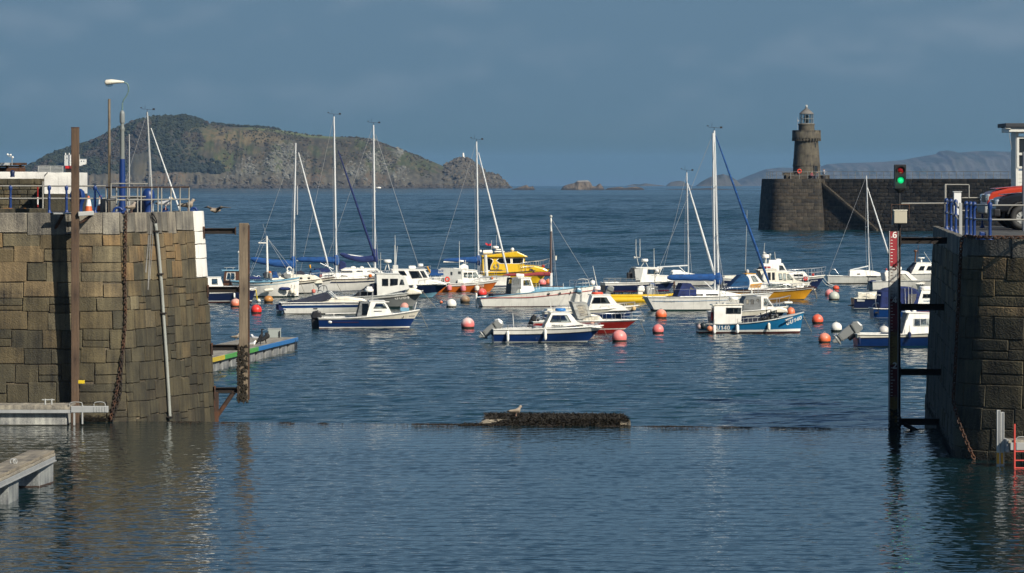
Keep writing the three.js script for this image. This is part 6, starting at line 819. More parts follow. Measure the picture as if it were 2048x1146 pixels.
{ // cream yacht with dark stripe
  const b = boat('sailing_yacht', 'cream yacht with dark sheer stripe, mast nearest the timber post', 'yacht', { sx: 492, bx: 670, wl: 587, yaw: 0.14 });
  hull(b, { B: 2.5, tr: 0.5, sh: [0.85, 0.86, 1.22], rake: 1.1, srake: 0.6, p0: 0.16, p1: 0.7, bands: [['antifouling', M.mud, 0.08], ['hull', M.white, '-0.26'], ['stripe', M.black, '-0.16', 0.006], ['topside', M.cream, 'sheer']], gun: { mat: M.brown, r: 0.025 }, cock: [0.1, 0.35] });
  cabin(b, { prof: [[540, 566], [545, 551], [560, 548], [628, 550], [640, 557], [644, 566]], w: 0.8, lean: 0.2, mat: M.cream, wins: [[[598, 558], [598, 554.5], [602.5, 554.5], [602.5, 558]], [[613.5, 558], [613.5, 554.5], [618, 554.5], [618, 558]]], winGlass: M.dark }); solid(b, 'hatch', [[570, 551], [572, 542], [582, 542], [583, 551]], 0.8, M.white, 0.05); solid(b, 'folded_sail', [[590, 553], [593, 544], [602, 541], [608, 545], [611, 552]], 0.8, M.darkcanvas, 0.1);
  rig(b, { foot: [585.5, 556], head: [591.5, 286], r: 0.1, spread: [0.5], vane: false, boom: { end: [502, 517], goose: [586, 529] }, cover: { r0: 0.14, r1: 0.26, lift: 0.0, sag: -0.08, mat: M.sail, collar: 0.6 }, fore: { top: [597, 305], foot: [656, 532], r: 0.08, mat: M.spar }, back: [497, 556] });
  pulpit(b, 0.86, 0.45, 0.018, 0.1); rail(b, 0.1, 0.9, 0.45, 7, 0.01, false, 'guard_rail'); part('horseshoe', new THREE.TorusGeometry(0.16, 0.05, 6, 14, 4.6).translate(b.X(577), b.Y(538), 0.6), M.white, b); line(b, [668, 557], [690, 600], 0.016);
}
{ // white yacht, middle mast
  const b = boat('sailing_yacht', 'white yacht with brown and navy stripe and tall white mast', 'yacht', { sx: 598, bx: 800, wl: 582, yaw: 0.12 });
  hull(b, { B: 2.7, tr: 0.6, sh: [0.95, 0.93, 1.12], rake: 1.0, srake: 0.4, p0: 0.16, p1: 0.7, bands: [['antifouling', M.mud, 0.06], ['hull', M.white, '-0.3'], ['stripe', M.navy, '-0.2', 0.006], ['topside', M.cream, 'sheer']], gun: { mat: M.brown, r: 0.03 }, cock: [0.1, 0.3] });
  cabin(b, { prof: [[638, 560], [644, 547], [670, 545], [720, 550], [738, 557], [742, 560]], w: 0.85, lean: 0.25, mat: M.white, wins: [[[680, 552.5], [681, 550], [692, 551], [694, 552.5]], [[648, 552], [649, 549.5], [663, 549.5], [663, 552]]], winGlass: M.dark }); solid(b, 'sprayhood', [[616, 556], [622, 541], [636, 538], [644, 545], [646, 556]], 1.3, M.tealcanvas, 0.1); solid(b, 'cockpit_cover', [[626, 547], [630, 537], [655, 536], [660, 542], [655, 547]], 1.1, M.sail2, 0.06);
  rig(b, { foot: [673, 555], head: [668, 233], r: 0.115, spread: [0.36, 0.68], boom: { end: [594, 521], goose: [671, 523] }, cover: { r0: 0.13, r1: 0.2, lift: 0.1, mat: M.sail, collar: 0.5 }, fore: { top: [676, 300], foot: [754, 528], r: 0.085, mat: M.sail2 }, back: [600, 548], vang: true });
  part('spinnaker_pole', rod(wv(b, 640, 526, 0.3), wv(b, 666, 538, 0.3), 0.04), M.spar, b); pulpit(b, 0.86, 0.5, 0.018, 0.1); rail(b, 0.05, 0.9, 0.5, 8, 0.01, false, 'guard_rail'); part('lifebuoy_light', loft([wv(b, 618.5, 529, 0.8), wv(b, 619.5, 536, 0.8)], [0.08, 0.06], 8), M.amber, b); fender(b, 737, 551, 7, M.orange, 'tiny orange ball fender on the deck edge of the white yacht with brown stripe', 0.5); fender(b, 639, 551, 6, M.red, 'tiny red ball fender on the rail of the white yacht with brown stripe', 0.5);
  part('horseshoe', new THREE.CylinderGeometry(0.06, 0.06, 2.2, 6).translate(b.X(595), b.Y(395) - 0.2, 0), M.wire, b);
}
{ // third yacht
  const b = boat('sailing_yacht', 'white yacht with long deckhouse and dark blue boom cover behind the grey workboat', 'yacht', { sx: 640, bx: 862, wl: 574, yaw: 0.12 });
  hull(b, { B: 2.9, tr: 0.6, sh: [0.95, 0.92, 1.15], rake: 1.0, srake: 0.3, p0: 0.16, p1: 0.7, bands: [['antifouling', M.navy, 0.08], ['hull', M.white, 'sheer']], gun: { mat: M.lgrey, r: 0.03 } });
  cabin(b, { prof: [[676, 553], [682, 539], [690, 536], [752, 537], [766, 545], [780, 553]], w: 0.95, lean: 0.15, wins: [[[682, 544.5], [682, 541], [702, 541], [702, 544.5]], [[712, 543.5], [712, 540.8], [723, 540.8], [723, 543.5]], [[734, 544], [734, 541], [751, 541], [754, 544]]], winGlass: M.dark, roofMat: M.white, over: [0.1, 0.05, 0.03, 0.05] }); solid(b, 'sprayhood', [[677, 541], [677, 524], [683, 521], [690, 524], [692, 536], [686, 541]], 1.4, M.sail2, 0.08); part('vent', [ball(0.16, b.X(706), b.Y(535), 0.2, 1.4, 0.7, 1, 10), ball(0.14, b.X(723), b.Y(535), 0.2, 1.2, 0.7, 1, 10)], M.white, b);
  rig(b, { foot: [750, 548], head: [747, 250], r: 0.115, spread: [0.42, 0.7], boom: { end: [680, 507], goose: [750, 517] }, cover: { r0: 0.11, r1: 0.22, lift: 0.0, sag: -0.22, mat: M.sail2, collar: 0.75 }, fore: { top: [751, 268], foot: [836, 530] }, back: [644, 548], vang: true }); part('radar_reflector', [loft([wv(b, 749, 381), wv(b, 749, 384)], [0.1, 0.1], 8)], M.lgrey, b); radar(b, 757, 377, 0.2, 0.12); pulpit(b, 0.86, 0.5, 0.018, 0.1);
}
{ // navy motor boat with raked bow
  const b = boat('motor_cruiser', 'navy motor cruiser with white pilothouse and raked bow overlapping the orange boat', 'boat', { sx: 742, bx: 900, wl: 592, yaw: 0.12 });
  hull(b, { B: 2.5, tr: 0.86, sh: [0.85, 0.85, 0.95], rake: 1.2, fine: 2.4, bands: [['antifouling', M.skyblue, t => 0.04 + 0.24 * t * t], ['hull', M.navy, '-0.1'], ['topside', M.white, 'sheer', 0.012]], cock: [0.05, 0.22], gun: { mat: M.white, r: 0.04 } }); solid(b, 'foredeck', [[826, 570], [830, 559], [848, 557], [872, 560], [890, 566], [892, 570]], 1.6, M.white, 0.12);
  cabin(b, { prof: [[785, 572], [783, 539], [848, 539], [858, 558], [862, 566]], w: 1.0, lean: 0.12, wins: [[[798, 550], [795, 541.5], [806, 541.5], [811, 550]], [[822, 556], [816, 542], [834, 542], [841, 555]], [[844.5, 555], [838, 542], [845, 542], [852, 554]]], winGlass: M.tint, front: { 2: 3 }, over: [0.1, 0.1, 0.04, 0.06] }); radar(b, 775, 526, 0.3, 0.25); part('gantry', [rod(wv(b, 779, 540), wv(b, 776, 527), 0.04), rod(wv(b, 770, 540), wv(b, 774, 527), 0.03)], M.white, b); radar(b, 841, 533, 0.2, 0.2); part('life_raft', box(0.5, 0.22, 0.5, b.X(824), b.Y(534.5), 0, 0.06), M.white, b); part('light', box(0.4, 0.3, 0.3, b.X(790), b.Y(534), 0.2, 0.05), M.lgrey, b); rail(b, 0.62, 0.97, 0.42, 6, 0.018, false, 'rail', M.white); part('lifebuoy', new THREE.TorusGeometry(0.14, 0.06, 6, 16).translate(b.X(893.5), b.Y(558.5), 0.3), std([0.65, 0.05, 0.03], 0.5), b); aerial(b, 790, 540, 794, 492, 0.3);
  line(b, [850, 596], [868, 616], 0.02); pole(b, 'boat_hook', [852, 532], [858, 545], 0.05, M.amber, 0.05, 0.8);
}
{ // orange boat
  const b = boat('fishing_boat', 'orange fishing boat numbered GU78 with white wheelhouse', 'boat', { sx: 868, bx: 998, wl: 585.5, yaw: 0.14 });
  hull(b, { B: 2.3, tr: 0.8, sh: [0.72, 0.74, 1.0], rake: 0.75, fine: 2.1, p1: 0.75, bands: [['antifouling', M.lgrey, 0.06], ['hull', M.orange, '-0.24'], ['rubbing_band', M.brown, '-0.2', 0.014], ['topside', M.white, 'sheer', 0.01]], cock: [0.05, 0.42], gun: { mat: M.white, r: 0.035 } });
  cabin(b, { prof: [[920, 566], [920, 538], [951, 541], [957, 556], [966, 561]], w: 0.85, lean: 0.08, wins: [[[925, 554], [925, 545], [931.5, 545], [931.5, 554]], [[933.5, 555], [933.5, 545], [941, 545], [941, 555]], [[943.5, 555], [943.5, 545], [949, 545], [955, 555.5]]], winGlass: M.glass, front: { 2: 2 }, over: [0.6, 0.05, 0.04, 0.06], open: [0] }); part('shelter_side', [1, -1].map(sd => ext([[885, 566], [884, 536], [904, 536], [922, 538], [922, 566]].map(q => [b.X(q[0]), b.Y(q[1])]), 0.03, 0, [[[898, 550], [898, 543], [902, 543], [902, 550]], [[913, 548], [913, 542], [919, 542], [919, 548]]].map(w => w.map(q => [b.X(q[0]), b.Y(q[1])]))).translate(0, 0, sd * 0.83)), M.lgrey, b);
  part('life_raft', [loft([wv(b, 919, 538), wv(b, 921, 535), wv(b, 928, 533), wv(b, 934, 535), wv(b, 936, 538)], [0.05, 0.22, 0.26, 0.2, 0.05], 10, 0.8)], M.white, b); part('gantry', [rod(wv(b, 930, 538), wv(b, 931, 520), 0.03), rod(wv(b, 926, 526), wv(b, 936, 526), 0.02)], M.lgrey, b); radar(b, 922.5, 524, 0.2, 0.14); aerial(b, 918, 536, 918, 482, 0.2); rail(b, 0.62, 0.97, 0.3, 5, 0.014, false); lettering(b, 'GU78', 957.5, 574, 5, M.white, 0.06);
  solid(b, 'banner', [[860, 551], [862, 539], [890, 538.5], [890, 550.5]], 0.08, M.sail, 0.01); letterAt(b, 'KELT', 882, 541, 3.2, 0.05, M.white); letterAt(b, 'DANC', 882, 546, 3.2, 0.05, M.white); part('banner_pole', [rod(wv(b, 861, 566), wv(b, 861, 538), 0.03), rod(wv(b, 889.5, 566), wv(b, 889.5, 538), 0.03)], M.lgrey, b); part('winch', box(0.35, 0.25, 0.35, b.X(916), b.Y(562), 0.9, 0.05), M.white, b);
  fender(b, 922, 576, 12, std([0.65, 0.2, 0.22], 0.5), 'pink ball fender hanging amidships on the orange boat', 0.46); fender(b, 950, 576, 11, M.cream, 'grey white ball fender hanging forward on the orange boat', 0.46); fender(b, 894.5, 575, 11, std([0.65, 0.2, 0.22], 0.5), 'pink ball fender hanging aft on the orange boat', 0.46);
}
{ // white yacht behind the orange boat
  const b = boat('sailing_yacht', 'white yacht with blue boom cover between the orange and yellow boats', 'yacht', { sx: 866, bx: 1021, wl: 574.5, yaw: 0.12 });
  hull(b, { B: 2.4, tr: 0.6, sh: [0.8, 0.8, 0.9], rake: 0.2, srake: 0.3, p0: 0.15, p1: 0.55, bands: [['antifouling', M.navy, 0.14], ['hull', M.white, 'sheer']], gun: { mat: M.lgrey, r: 0.03 } });
  cabin(b, { prof: [[905, 560], [908, 550], [960, 549], [985, 555], [988, 560]], w: 0.8, lean: 0.2, wins: [[[920, 556], [920, 553], [950, 553], [950, 556]]], winGlass: M.tint }); rig(b, { foot: [957, 556], head: [953, 283], r: 0.11, spread: [0.4, 0.72], boom: { end: [887, 523.5], goose: [955, 523.5], mat: M.white }, cover: { r0: 0.07, r1: 0.22, lift: 0.14, mat: M.sail, collar: 0.5 }, fore: { top: [957, 305], foot: [1017, 552], r: 0.085, mat: M.spar }, back: [870, 553] }); part('radar_reflector', loft([wv(b, 960.5, 504, 0.1), wv(b, 960.5, 500, 0.1)], [0.12, 0.1], 8), M.white, b); rail(b, 0.1, 0.95, 0.4, 7, 0.012, false, 'guard_rail');
  part('derrick', [rod(wv(b, 972, 574, 0.9), wv(b, 968, 509, 0.9), 0.16, 0.13, 8)], M.offwhite, b); fender(b, 981, 556, 5, M.orange, 'tiny orange ball fender on the rail of the yacht between orange and yellow boats', 0.5);
}
{ // yellow cruiser
  const b = boat('motor_cruiser', 'bright yellow cabin cruiser with arched cabin opening and white framed windows', 'boat', { sx: 914, bx: 1100, wl: 567.5, yaw: 0.12 });
  hull(b, { B: 2.8, tr: 0.86, sh: [0.88, 0.9, 1.24], rake: 0.85, fine: 2.3, tm: 0.4, bands: [['antifouling', M.black, 0.05], ['hull', M.yellow, 'sheer']], cock: [0.05, 0.28], cockMat: M.yellow, deckMat: M.yellow, gun: { mat: M.black, r: 0.03, drop: 0.02 } }); strake(b, 'spray_rail', M.yellow, t => 0.35 + 0.3 * t, 0.03, 0.4, 1);
  cabin(b, { prof: [[963, 548], [962, 513], [1048, 514], [1045, 528], [1050, 533], [1050, 548]], w: 1.08, lean: 0.1, mat: M.yellow, wins: [[[990, 521], [995, 516.5], [1018.5, 516], [1018.5, 526.5], [998, 526.5]], [[1022, 526.5], [1022, 516], [1044, 516], [1042.5, 526.5]], [[966, 540], [966, 517], [976, 516], [982.5, 519], [983, 523], [979, 530], [977, 540]]], frame: M.white, front: { 2: 3 }, winGlass: M.tint });
  part('cabin_roof', ext([[960, 514], [961, 510.5], [983, 508.5], [1031, 502.5], [1052, 512.5], [1052, 514]].map(q => [b.X(q[0]), b.Y(q[1])]), 2.3, 0.06), M.yellow, b); solid(b, 'foredeck', [[1046, 545], [1048, 530], [1066, 530], [1085, 535], [1094, 540], [1094, 545]], 1.7, M.yellow, 0.15);
  part('emblem', [new THREE.RingGeometry(0.2, 0.3, 14, 1, -1.2, 2.2).translate(b.X(988), b.Y(532), 1.085), new THREE.RingGeometry(0.08, 0.16, 14, 1, 1.8, 3.2).translate(b.X(988), b.Y(532), 1.085)], M.grey, b); letterAt(b, 'burtonline', 989, 541, 3.6, 1.085, M.black); { const q = b.pt(b.tOf(b.X(1058), 0.9), 0.9); part('emblem', new THREE.RingGeometry(0.22, 0.34, 14, 1, -0.2, 1.9).rotateY(0.12).translate(q.x, q.y, q.z + 0.05), M.black, b); }
  radar(b, 991, 497, 0.27, 0.2); part('radar_mast', [box(0.5, 0.09, 0.9, b.X(997), b.Y(499), 0, 0.03), box(0.8, 0.09, 1, b.X(998), b.Y(503), 0, 0.03), rod(wv(b, 992, 508), wv(b, 991, 498), 0.06)], M.white, b); part('life_raft', [loft([wv(b, 964, 504, 0.4), wv(b, 966, 504, 0.4), wv(b, 982, 504, 0.4), wv(b, 984, 504, 0.4)], [0.08, 0.18, 0.18, 0.08], 10)], M.white, b); part('light', [ball(0.15, b.X(1025), b.Y(499), 0, 1, 1, 1, 10), rod(wv(b, 1025, 503), wv(b, 1025, 500), 0.05)], M.white, b); part('flag', sheet(6, 3, (u, v) => V(b.X(lerp(982, 971, u)), b.Y(lerp(487, 491, v) + 2 * u * Math.sin(u * 5)), 0.08 * Math.sin(u * 7))), std([0.5, 0.03, 0.04], 0.8), b); part('flag_staff', [rod(wv(b, 983, 508), wv(b, 983, 481), 0.025), rod(wv(b, 993, 500), wv(b, 993, 470), 0.015)], M.lgrey, b); pulpit(b, 0.7, 0.8, 0.018, 0.1); rail(b, 0.68, 0.9, 0.7, 5, 0.014); fender(b, 1084.5, 532.5, 6, M.red, 'small red ball fender on the bow of the yellow cruiser', 0.5);
}
{ // yacht behind the left pier: only its rig shows
  const b = boat('sailing_yacht', 'yacht behind the left pier of which only a grey mast shows', 'yacht', { sx: 180, bx: 420, wl: 600, yaw: 0.1 });
  hull(b, { B: 2.8, tr: 0.6, sh: [0.95, 0.95, 1.2], rake: 1, srake: 0.3, bands: [['antifouling', M.navy, 0.08], ['hull', M.white, 'sheer']], gun: { mat: M.lgrey, r: 0.03 } }); cabin(b, { prof: [[250, 575], [256, 558], [330, 560], [350, 575]], w: 0.9, lean: 0.2, wins: [[[270, 570], [270, 565], [320, 566], [322, 570]]], winGlass: M.tint });
  rig(b, { foot: [313, 566], head: [294.5, 224], r: 0.12, mat: M.galv, spread: [0.37, 0.62], boom: { end: [215, 520], goose: [308, 518] }, cover: { r0: 0.1, r1: 0.16, lift: 0.1, mat: M.sail }, fore: { top: [302, 256], foot: [400, 540], r: 0.07, mat: M.spar }, back: [186, 570] });
}
// ------------------------------------------------------------------ things on and against the piers
const wallAt = (w, px, py, out, sl, sr) => { // the point of a wall's face seen at a photo pixel
  let a = sl, c = sr, p; for (let i = 0; i < 40; i++) { const m = (a + c) / 2; let h = 3; for (let k = 0; k < 4; k++) { p = onWall(w, m, h, out); h = HC - (py - EY) / F * -p.z; } p = onWall(w, m, h, out); (p.x / -p.z * F + CX < px) ? a = m : c = m; } return p;
};
const chainGeo = (pts, link = 0.13, r = 0.017) => { const cv = path(pts), n = Math.round(cv.getLength() / (link * 0.72)), gs = [], t = V(), q = new THREE.Quaternion(); for (let i = 0; i <= n; i++) { const p = cv.getPointAt(i / n); t.copy(cv.getTangentAt(i / n)); q.setFromUnitVectors(V(1, 0, 0), t); gs.push(new THREE.TorusGeometry(link * 0.36, r, 5, 9).scale(1.4, 0.85, 1).rotateX(i % 2 ? 0.8 : -0.8).applyQuaternion(q).translate(p.x, p.y, p.z)); } return gs; };
const iBeam = (l, h, w) => { const t = 0.022, s = shapeOf([[-w / 2, -h / 2], [w / 2, -h / 2], [w / 2, -h / 2 + t], [t / 2, -h / 2 + t], [t / 2, h / 2 - t], [w / 2, h / 2 - t], [w / 2, h / 2], [-w / 2, h / 2], [-w / 2, h / 2 - t], [-t / 2, h / 2 - t], [-t / 2, -h / 2 + t], [-w / 2, -h / 2 + t]]); return new THREE.ExtrudeGeometry(s, { depth: l, bevelEnabled: false }).rotateY(Math.PI / 2); };
{ // ---- left side
  const LQ = LP.top - 0.05;
  const pile = thing('mooring_pile', 'tall brown timber pile rising above the left pier beside the pontoon', 'pile', [at(150.5, 0, 135.7).x, 0, -135.7]); const pt = HC - (256 - EY) / F * 135.7;
  part('timber', box(0.235, pt + 2, 0.26, 0, pt / 2 - 1, 0, 0.015), M.pile, pile); part('pile_cap', box(0.25, 0.03, 0.275, 0, pt + 0.012, 0, 0.01), M.rust, pile); part('bracket', [box(0.2, 0.1, 0.16, 0.2, 1.28, 0.05, 0.01)], M.yellow2, pile);
  const br = thing('pile_bracket', 'galvanised steel bracket holding the brown pile to the pier edge', 'bracket', [0, 0, 0]); const P = (x, y, d) => at(x, y, d);
  part('arm', [box(1.25, 0.05, 0.16, P(147, 426, 136).x, P(147, 427, 136).y, -135.98, 0.01), box(0.5, 0.14, 0.12, P(172, 427, 135.6).x, P(172, 427, 135.6).y, -135.56, 0.02, 0, 0.25, 0.06)], M.galv, br); part('brace', [rod(P(126, 429, 136.0), P(109, 459, 136.45), 0.055), rod(P(184, 430, 135.7), P(160, 446, 135.7), 0.05), rod(P(184, 428, 135.7), P(186, 426, 136.8), 0.04)], M.rust, br);
  // railing with blue posts
  const rl = thing('railing', 'left pier railing of grey pipes on blue posts', 'railing'); const rd = 139.2, ty = at(0, 372, rd).y, my = at(0, 397, rd).y;
  const bluePost = (g, x, y, z, h, name = 'post') => part(name, lathe([[0.085, 0], [0.085, 0.03], [0.055, 0.07], [0.042, 0.12], [0.038, h * 0.5], [0.055, h * 0.52], [0.055, h * 0.56], [0.036, h * 0.58], [0.034, h - 0.16], [0.06, h - 0.13], [0.062, h - 0.04], [0.03, h], [0.01, h + 0.005]], x, y, z, 12), M.bluepaint, g);
  for (const x of [21, 98.5, 133, 190]) bluePost(rl, at(x, 0, rd).x, LQ, -rd, 0.9);
  part('rail', [rod(V(-20, ty, -rd), V(at(212, 0, rd).x, ty, -rd), 0.028)], M.galvpipe, rl); part('rail', [rod(V(-20, my, -rd), V(at(212, 0, rd).x, my, -rd), 0.028)], M.galvpipe, rl); part('brace', rod(V(at(191, 0, rd).x, ty - 0.05, -rd), V(at(206, 0, rd).x, LQ + 0.45, -rd + 0.3), 0.022), M.bluepaint, rl);
  const rl2 = thing('railing', 'rusty grey pipe railing along the corner of the left pier', 'railing'), pts = [[212, 138], [233, 137.7], [255, 138.0], [275, 138.6], [282, 138.9], [303, 139.6], [316, 140.1], [323, 140.4], [342, 141.2], [360, 142.0], [378, 142.8]].map(([x, d]) => at(x, 0, d).setY(LQ));
  for (const p of pts) part('post', [rod(p, V(p.x, LQ + 0.84, p.z), 0.026)], M.galvpipe, rl2); for (const h of [0.84, 0.44]) part('rail', [...pts.slice(1)].map((p, i) => rod(V(pts[i].x, LQ + h, pts[i].z), V(p.x, LQ + h, p.z), 0.026)), h > 0.5 ? M.rust : M.galvpipe, rl2); part('outrigger', [rod(at(222, 367, 137.4), at(296, 367.5, 137.4), 0.024), rod(at(222, 393, 137.4), at(292, 393.5, 137.4), 0.024), rod(at(222, 393, 137.4), at(222, 367, 137.4), 0.024)], M.galvpipe, rl2);
  // lamp post
  const d = 141, lp = thing('street_lamp', 'blue and grey lamp post with curved arm and cream head on the left pier', 'street lamp', [at(244.5, 0, d).x, LQ, -d]), ly = py => at(0, py, d).y - LQ, lx = px => (px - 244.5) / F * d;
  part('base', lathe([[0.13, 0], [0.13, 0.15], [0.105, 0.3], [0.098, ly(340)], [0.082, ly(318)]], 0, 0, 0, 16), M.bluepaint, lp); part('column', lathe([[0.08, ly(318)], [0.068, ly(262)], [0.085, ly(261)], [0.085, ly(256)], [0.062, ly(254)], [0.058, ly(247)]], 0, 0, 0, 14), std([0.19, 0.21, 0.205], 0.5, 0, { map: T.dirt }), lp); part('fuse_box', lathe([[0.05, ly(247)], [0.085, ly(245)], [0.085, ly(228)], [0.07, ly(224)], [0.04, ly(221)], [0.01, ly(220.5)]], 0, 0, 0, 12), std([0.2, 0.22, 0.22], 0.5), lp); part('arm', tube([V(0, ly(221), 0), V(lx(246), ly(203), 0), V(lx(254), ly(190), 0), V(lx(257.5), ly(178), 0), V(lx(254), ly(167), 0), V(lx(246), ly(164.5), 0)], 0.022, 30, 7), std([0.12, 0.2, 0.19], 0.5), lp);
  const hd = part('lamp_head', loft([[248, 164, 0.045], [236, 163.5, 0.075], [224, 163.5, 0.11], [213, 165, 0.12], [209.5, 166.5, 0.06]].map(q => V(lx(q[0]), ly(q[1]), 0)), [0.04, 0.07, 0.105, 0.115, 0.05], 12, 0.8), M.cream, lp); part('lens', ball(0.11, lx(218.5), ly(169.5), 0, 1.15, 0.6, 0.9, 12), M.glass, hd);
  solo('pole', [rod(at(218.5, 424, 140), at(218.5, 198, 140), 0.045, 0.042, 10)], std([0.25, 0.205, 0.15], 0.8, 0, { map: T.granite }), 'rusty plain pole without a lamp, left of the lamp post', 'pole'); solo('pole', [rod(at(258.5, 424, 139.2), at(258.5, 268, 139.2), 0.027, 0.02, 8)], M.galv, 'thin grey pole right of the lamp post', 'pole');
  // bollards, cabinets, cones and small things
  const bol = (x, y0, x0, x1, label) => { const r = (x1 - x0) / 2 / F * 141.4, h = 0.8, g = thing('bollard', label, 'bollard', [at(x, 0, 141.4).x, LQ, -141.4], 0, 'large blue domed bollards'); part('shaft', lathe([[r * 0.72, 0], [r * 0.62, 0.1], [r * 0.7, h * 0.35], [r * 0.97, h * 0.55]], 0, 0, 0, 24), M.bluepaint, g); part('dome', lathe([[r * 0.97, h * 0.55], [r, h * 0.68], [r * 0.85, h * 0.88], [r * 0.5, h * 0.98], [0.01, h]], 0, 0, 0, 24), M.bluepaint, g); };
  bol(155, 375, 139, 171, 'large blue domed bollard behind the brown pile'); bol(297, 375, 284, 310, 'large blue domed bollard near the corner railing');
  const cab = thing('cabinet', 'grey concrete cabinet with sloping lid below the lamp post', 'cabinet', [at(268, 0, 142.2).x, LQ, -142.2]); part('casing', ext([[-0.5, 0], [0.5, 0], [0.5, 0.5], [-0.36, 0.5], [-0.5, 0.3]], 0.7, 0.02), std([0.30, 0.30, 0.28], 0.85, 0, { map: T.granite }), cab); part('lid', box(1.1, 0.05, 0.8, 0.03, 0.525, 0, 0.02), M.galv, cab);
  const cab2 = thing('cabinet', 'small grey cabinet beside the traffic cones on the left pier', 'cabinet', [at(217, 0, 142).x, LQ, -142]); part('casing', box(0.5, 0.46, 0.5, 0, 0.23, 0, 0.02), std([0.27, 0.27, 0.25], 0.85, 0, { map: T.granite }), cab2); part('lid', box(0.56, 0.04, 0.56, 0, 0.485, 0, 0.015), M.galv, cab2);
  const cone = (px, dd, k, label) => { const g = thing('traffic_cone', label, 'traffic cone', [at(px, 0, dd).x, LQ + 0.03, -dd]); part('base', box(0.36 * k, 0.04, 0.36 * k, 0, 0.02, 0, 0.015), M.black, g); part('cone', lathe([[0.13 * k, 0.04], [0.1 * k, 0.2]], 0, 0, 0, 18), std([0.6, 0.12, 0.03], 0.5), g); part('reflective_band', lathe([[0.1 * k, 0.2], [0.058 * k, 0.42]], 0, 0, 0, 18), M.white, g); part('cone', lathe([[0.058 * k, 0.42], [0.03 * k, 0.53], [0.01, 0.535]], 0, 0, 0, 18), std([0.6, 0.12, 0.03], 0.5), g); };
  cone(177, 140.2, 1, 'orange and white traffic cone nearest the blue post on the left pier'); cone(200.5, 142.6, 0.95, 'darker traffic cone half hidden behind the small grey cabinet');
  const rw = thing('marker_pole', 'red and white striped marker pole behind the left railing', 'marker pole', [at(75.5, 0, 140).x, LQ, -140]); [[0, 0.28, M.red], [0.28, 0.52, M.white], [0.52, 0.86, M.red]].forEach(([a, c, m]) => part('stripe', rod(V(0, a, 0), V(0.0, c, 0), 0.026), m, rw));
  const st = thing('kerb_step', 'low stone step with orange lichen along the left pier edge', 'stone step', [0, LQ, -138.2]); part('slab', box(8, 0.17, 0.8, at(93, 0, 138.2).x - 4, 0.085, 0, 0.02), tones.mid[3], st); const rk = rng(8); for (let i = 0; i < 7; i++) part('lichen', ball(0.06 + rk() * 0.09, at(3 + rk() * 55, 0, 138).x, 0.165, 0.1 + rk() * 0.29, 1.5, 0.12, 0.8, 8), std([0.42, 0.16, 0.02], 0.9), st);
  part('downpipe', [rod(V(at(87, 0, 138.6).x, 0, -0.2), V(at(87, 0, 138.6).x, 1.03, -0.2), 0.03)], M.galvpipe, st);
  const bb = (px, dd, label, h = 0.12, w = 0.34) => { const g = thing('mooring_ring', label, 'mooring fitting', [at(px, 0, dd).x, LQ + 0.02, -dd], 0, 'blue mooring fittings on the pier edge'); part('foot', box(w, 0.05, 0.3, 0, 0.025, 0, 0.015), M.bluepaint, g); part('hoop', new THREE.TorusGeometry(w * 0.34, 0.04, 8, 16, Math.PI).translate(0, 0.04, 0), M.bluepaint, g); return g; };
  bb(236, 136.9, 'blue mooring fitting at the head of the long hanging chain', 0.1, 0.42); bb(331, 141.4, 'blue mooring fitting under the white gull', 0.1, 0.2); bb(388, 143.2, 'blue mooring fitting beside the white painted corner', 0.1, 0.26);
  // behind: a second pier with stone wall and white walls
  const W2 = { top: 7.66, batter: 0.01 }; W2.outline = outlineOf([[-27, -175.5], [at(84, 0, 175).x, -175], [at(84, 0, 175).x + 0.3, -178]], [0.3]); const w2 = thing('quay_wall', 'brown stone wall with coping behind the left railing', 'wall'), l2 = W2.outline.length_;
  part('wall_core', coreOf(W2, 0, l2, 40, 0), tones.mortar, w2); stoneWall(W2, w2, { s0: l2 - 6.6, s1: l2, courses: [0.24, 0.22, 0.2, 0.2, 0.22, 0.2, 0.2, 0.22, 0.2], seed: 61, len: [0.22, 0.5], split: 0, tone: (R, s, h, c) => c === 0 ? pickOf(R, tones.mid) : pickOf(R, R() < 0.5 ? tones.low : tones.mid) });
  const ww = thing('white_wall', 'whitewashed block wall above brown stone, left of the brown pile', 'wall', [0, 0, -171]); const bx = (x0, x1, y0, y1, dz, dp) => { const a = at(x0, y0, 171 - dz), c = at(x1, y1, 171 - dz); return box(c.x - a.x, a.y - c.y, dp, (a.x + c.x) / 2, (a.y + c.y) / 2, dz - dp / 2, 0.02); };
  part('whitewash', bx(88, 150, 345, 388, 0, 5), M.paint, ww); part('whitewash', bx(-60, 92, 343.5, 358, -6, 2), M.paint, ww); part('stone_base', bx(88.5, 149.5, 388.2, 470, 0, 5), tones.low[1], ww); part('conduit', [rod(at(95, 345, 170.9).sub(V(0, 0, -171)), at(89, 352, 170.9).sub(V(0, 0, -171)), 0.02)], M.black, ww);
  const g1 = thing('barrier', 'grey five bar barrier on top of the whitewashed wall', 'barrier', [0, 0, -170]); for (let i = 0; i < 5; i++) part('bar', rod(at(76, 332.5 + i * 2.7, 170).setZ(0), at(126, 332.5 + i * 2.7, 170).setZ(0), 0.022), M.galv, g1); for (const x of [76.5, 100, 125.5]) part('upright', rod(at(x, 345, 170).setZ(0), at(x, 331.5, 170).setZ(0), 0.028), M.galv, g1);
  const g2 = thing('vehicle_light_bar', 'red light bar seen over the whitewashed wall beside the brown pile', 'light bar', [0, 0, -172]); part('housing', bx(125, 147, 331.5, 337, 0, 0.2).translate(0, 0, 0), std([0.45, 0.02, 0.02], 0.35), g2); part('stand', bx(126, 146, 337, 345, -0.05, 0.12), M.black, g2); part('divider', bx(134, 136, 331, 337.5, 0.03, 0.25), M.black, g2);
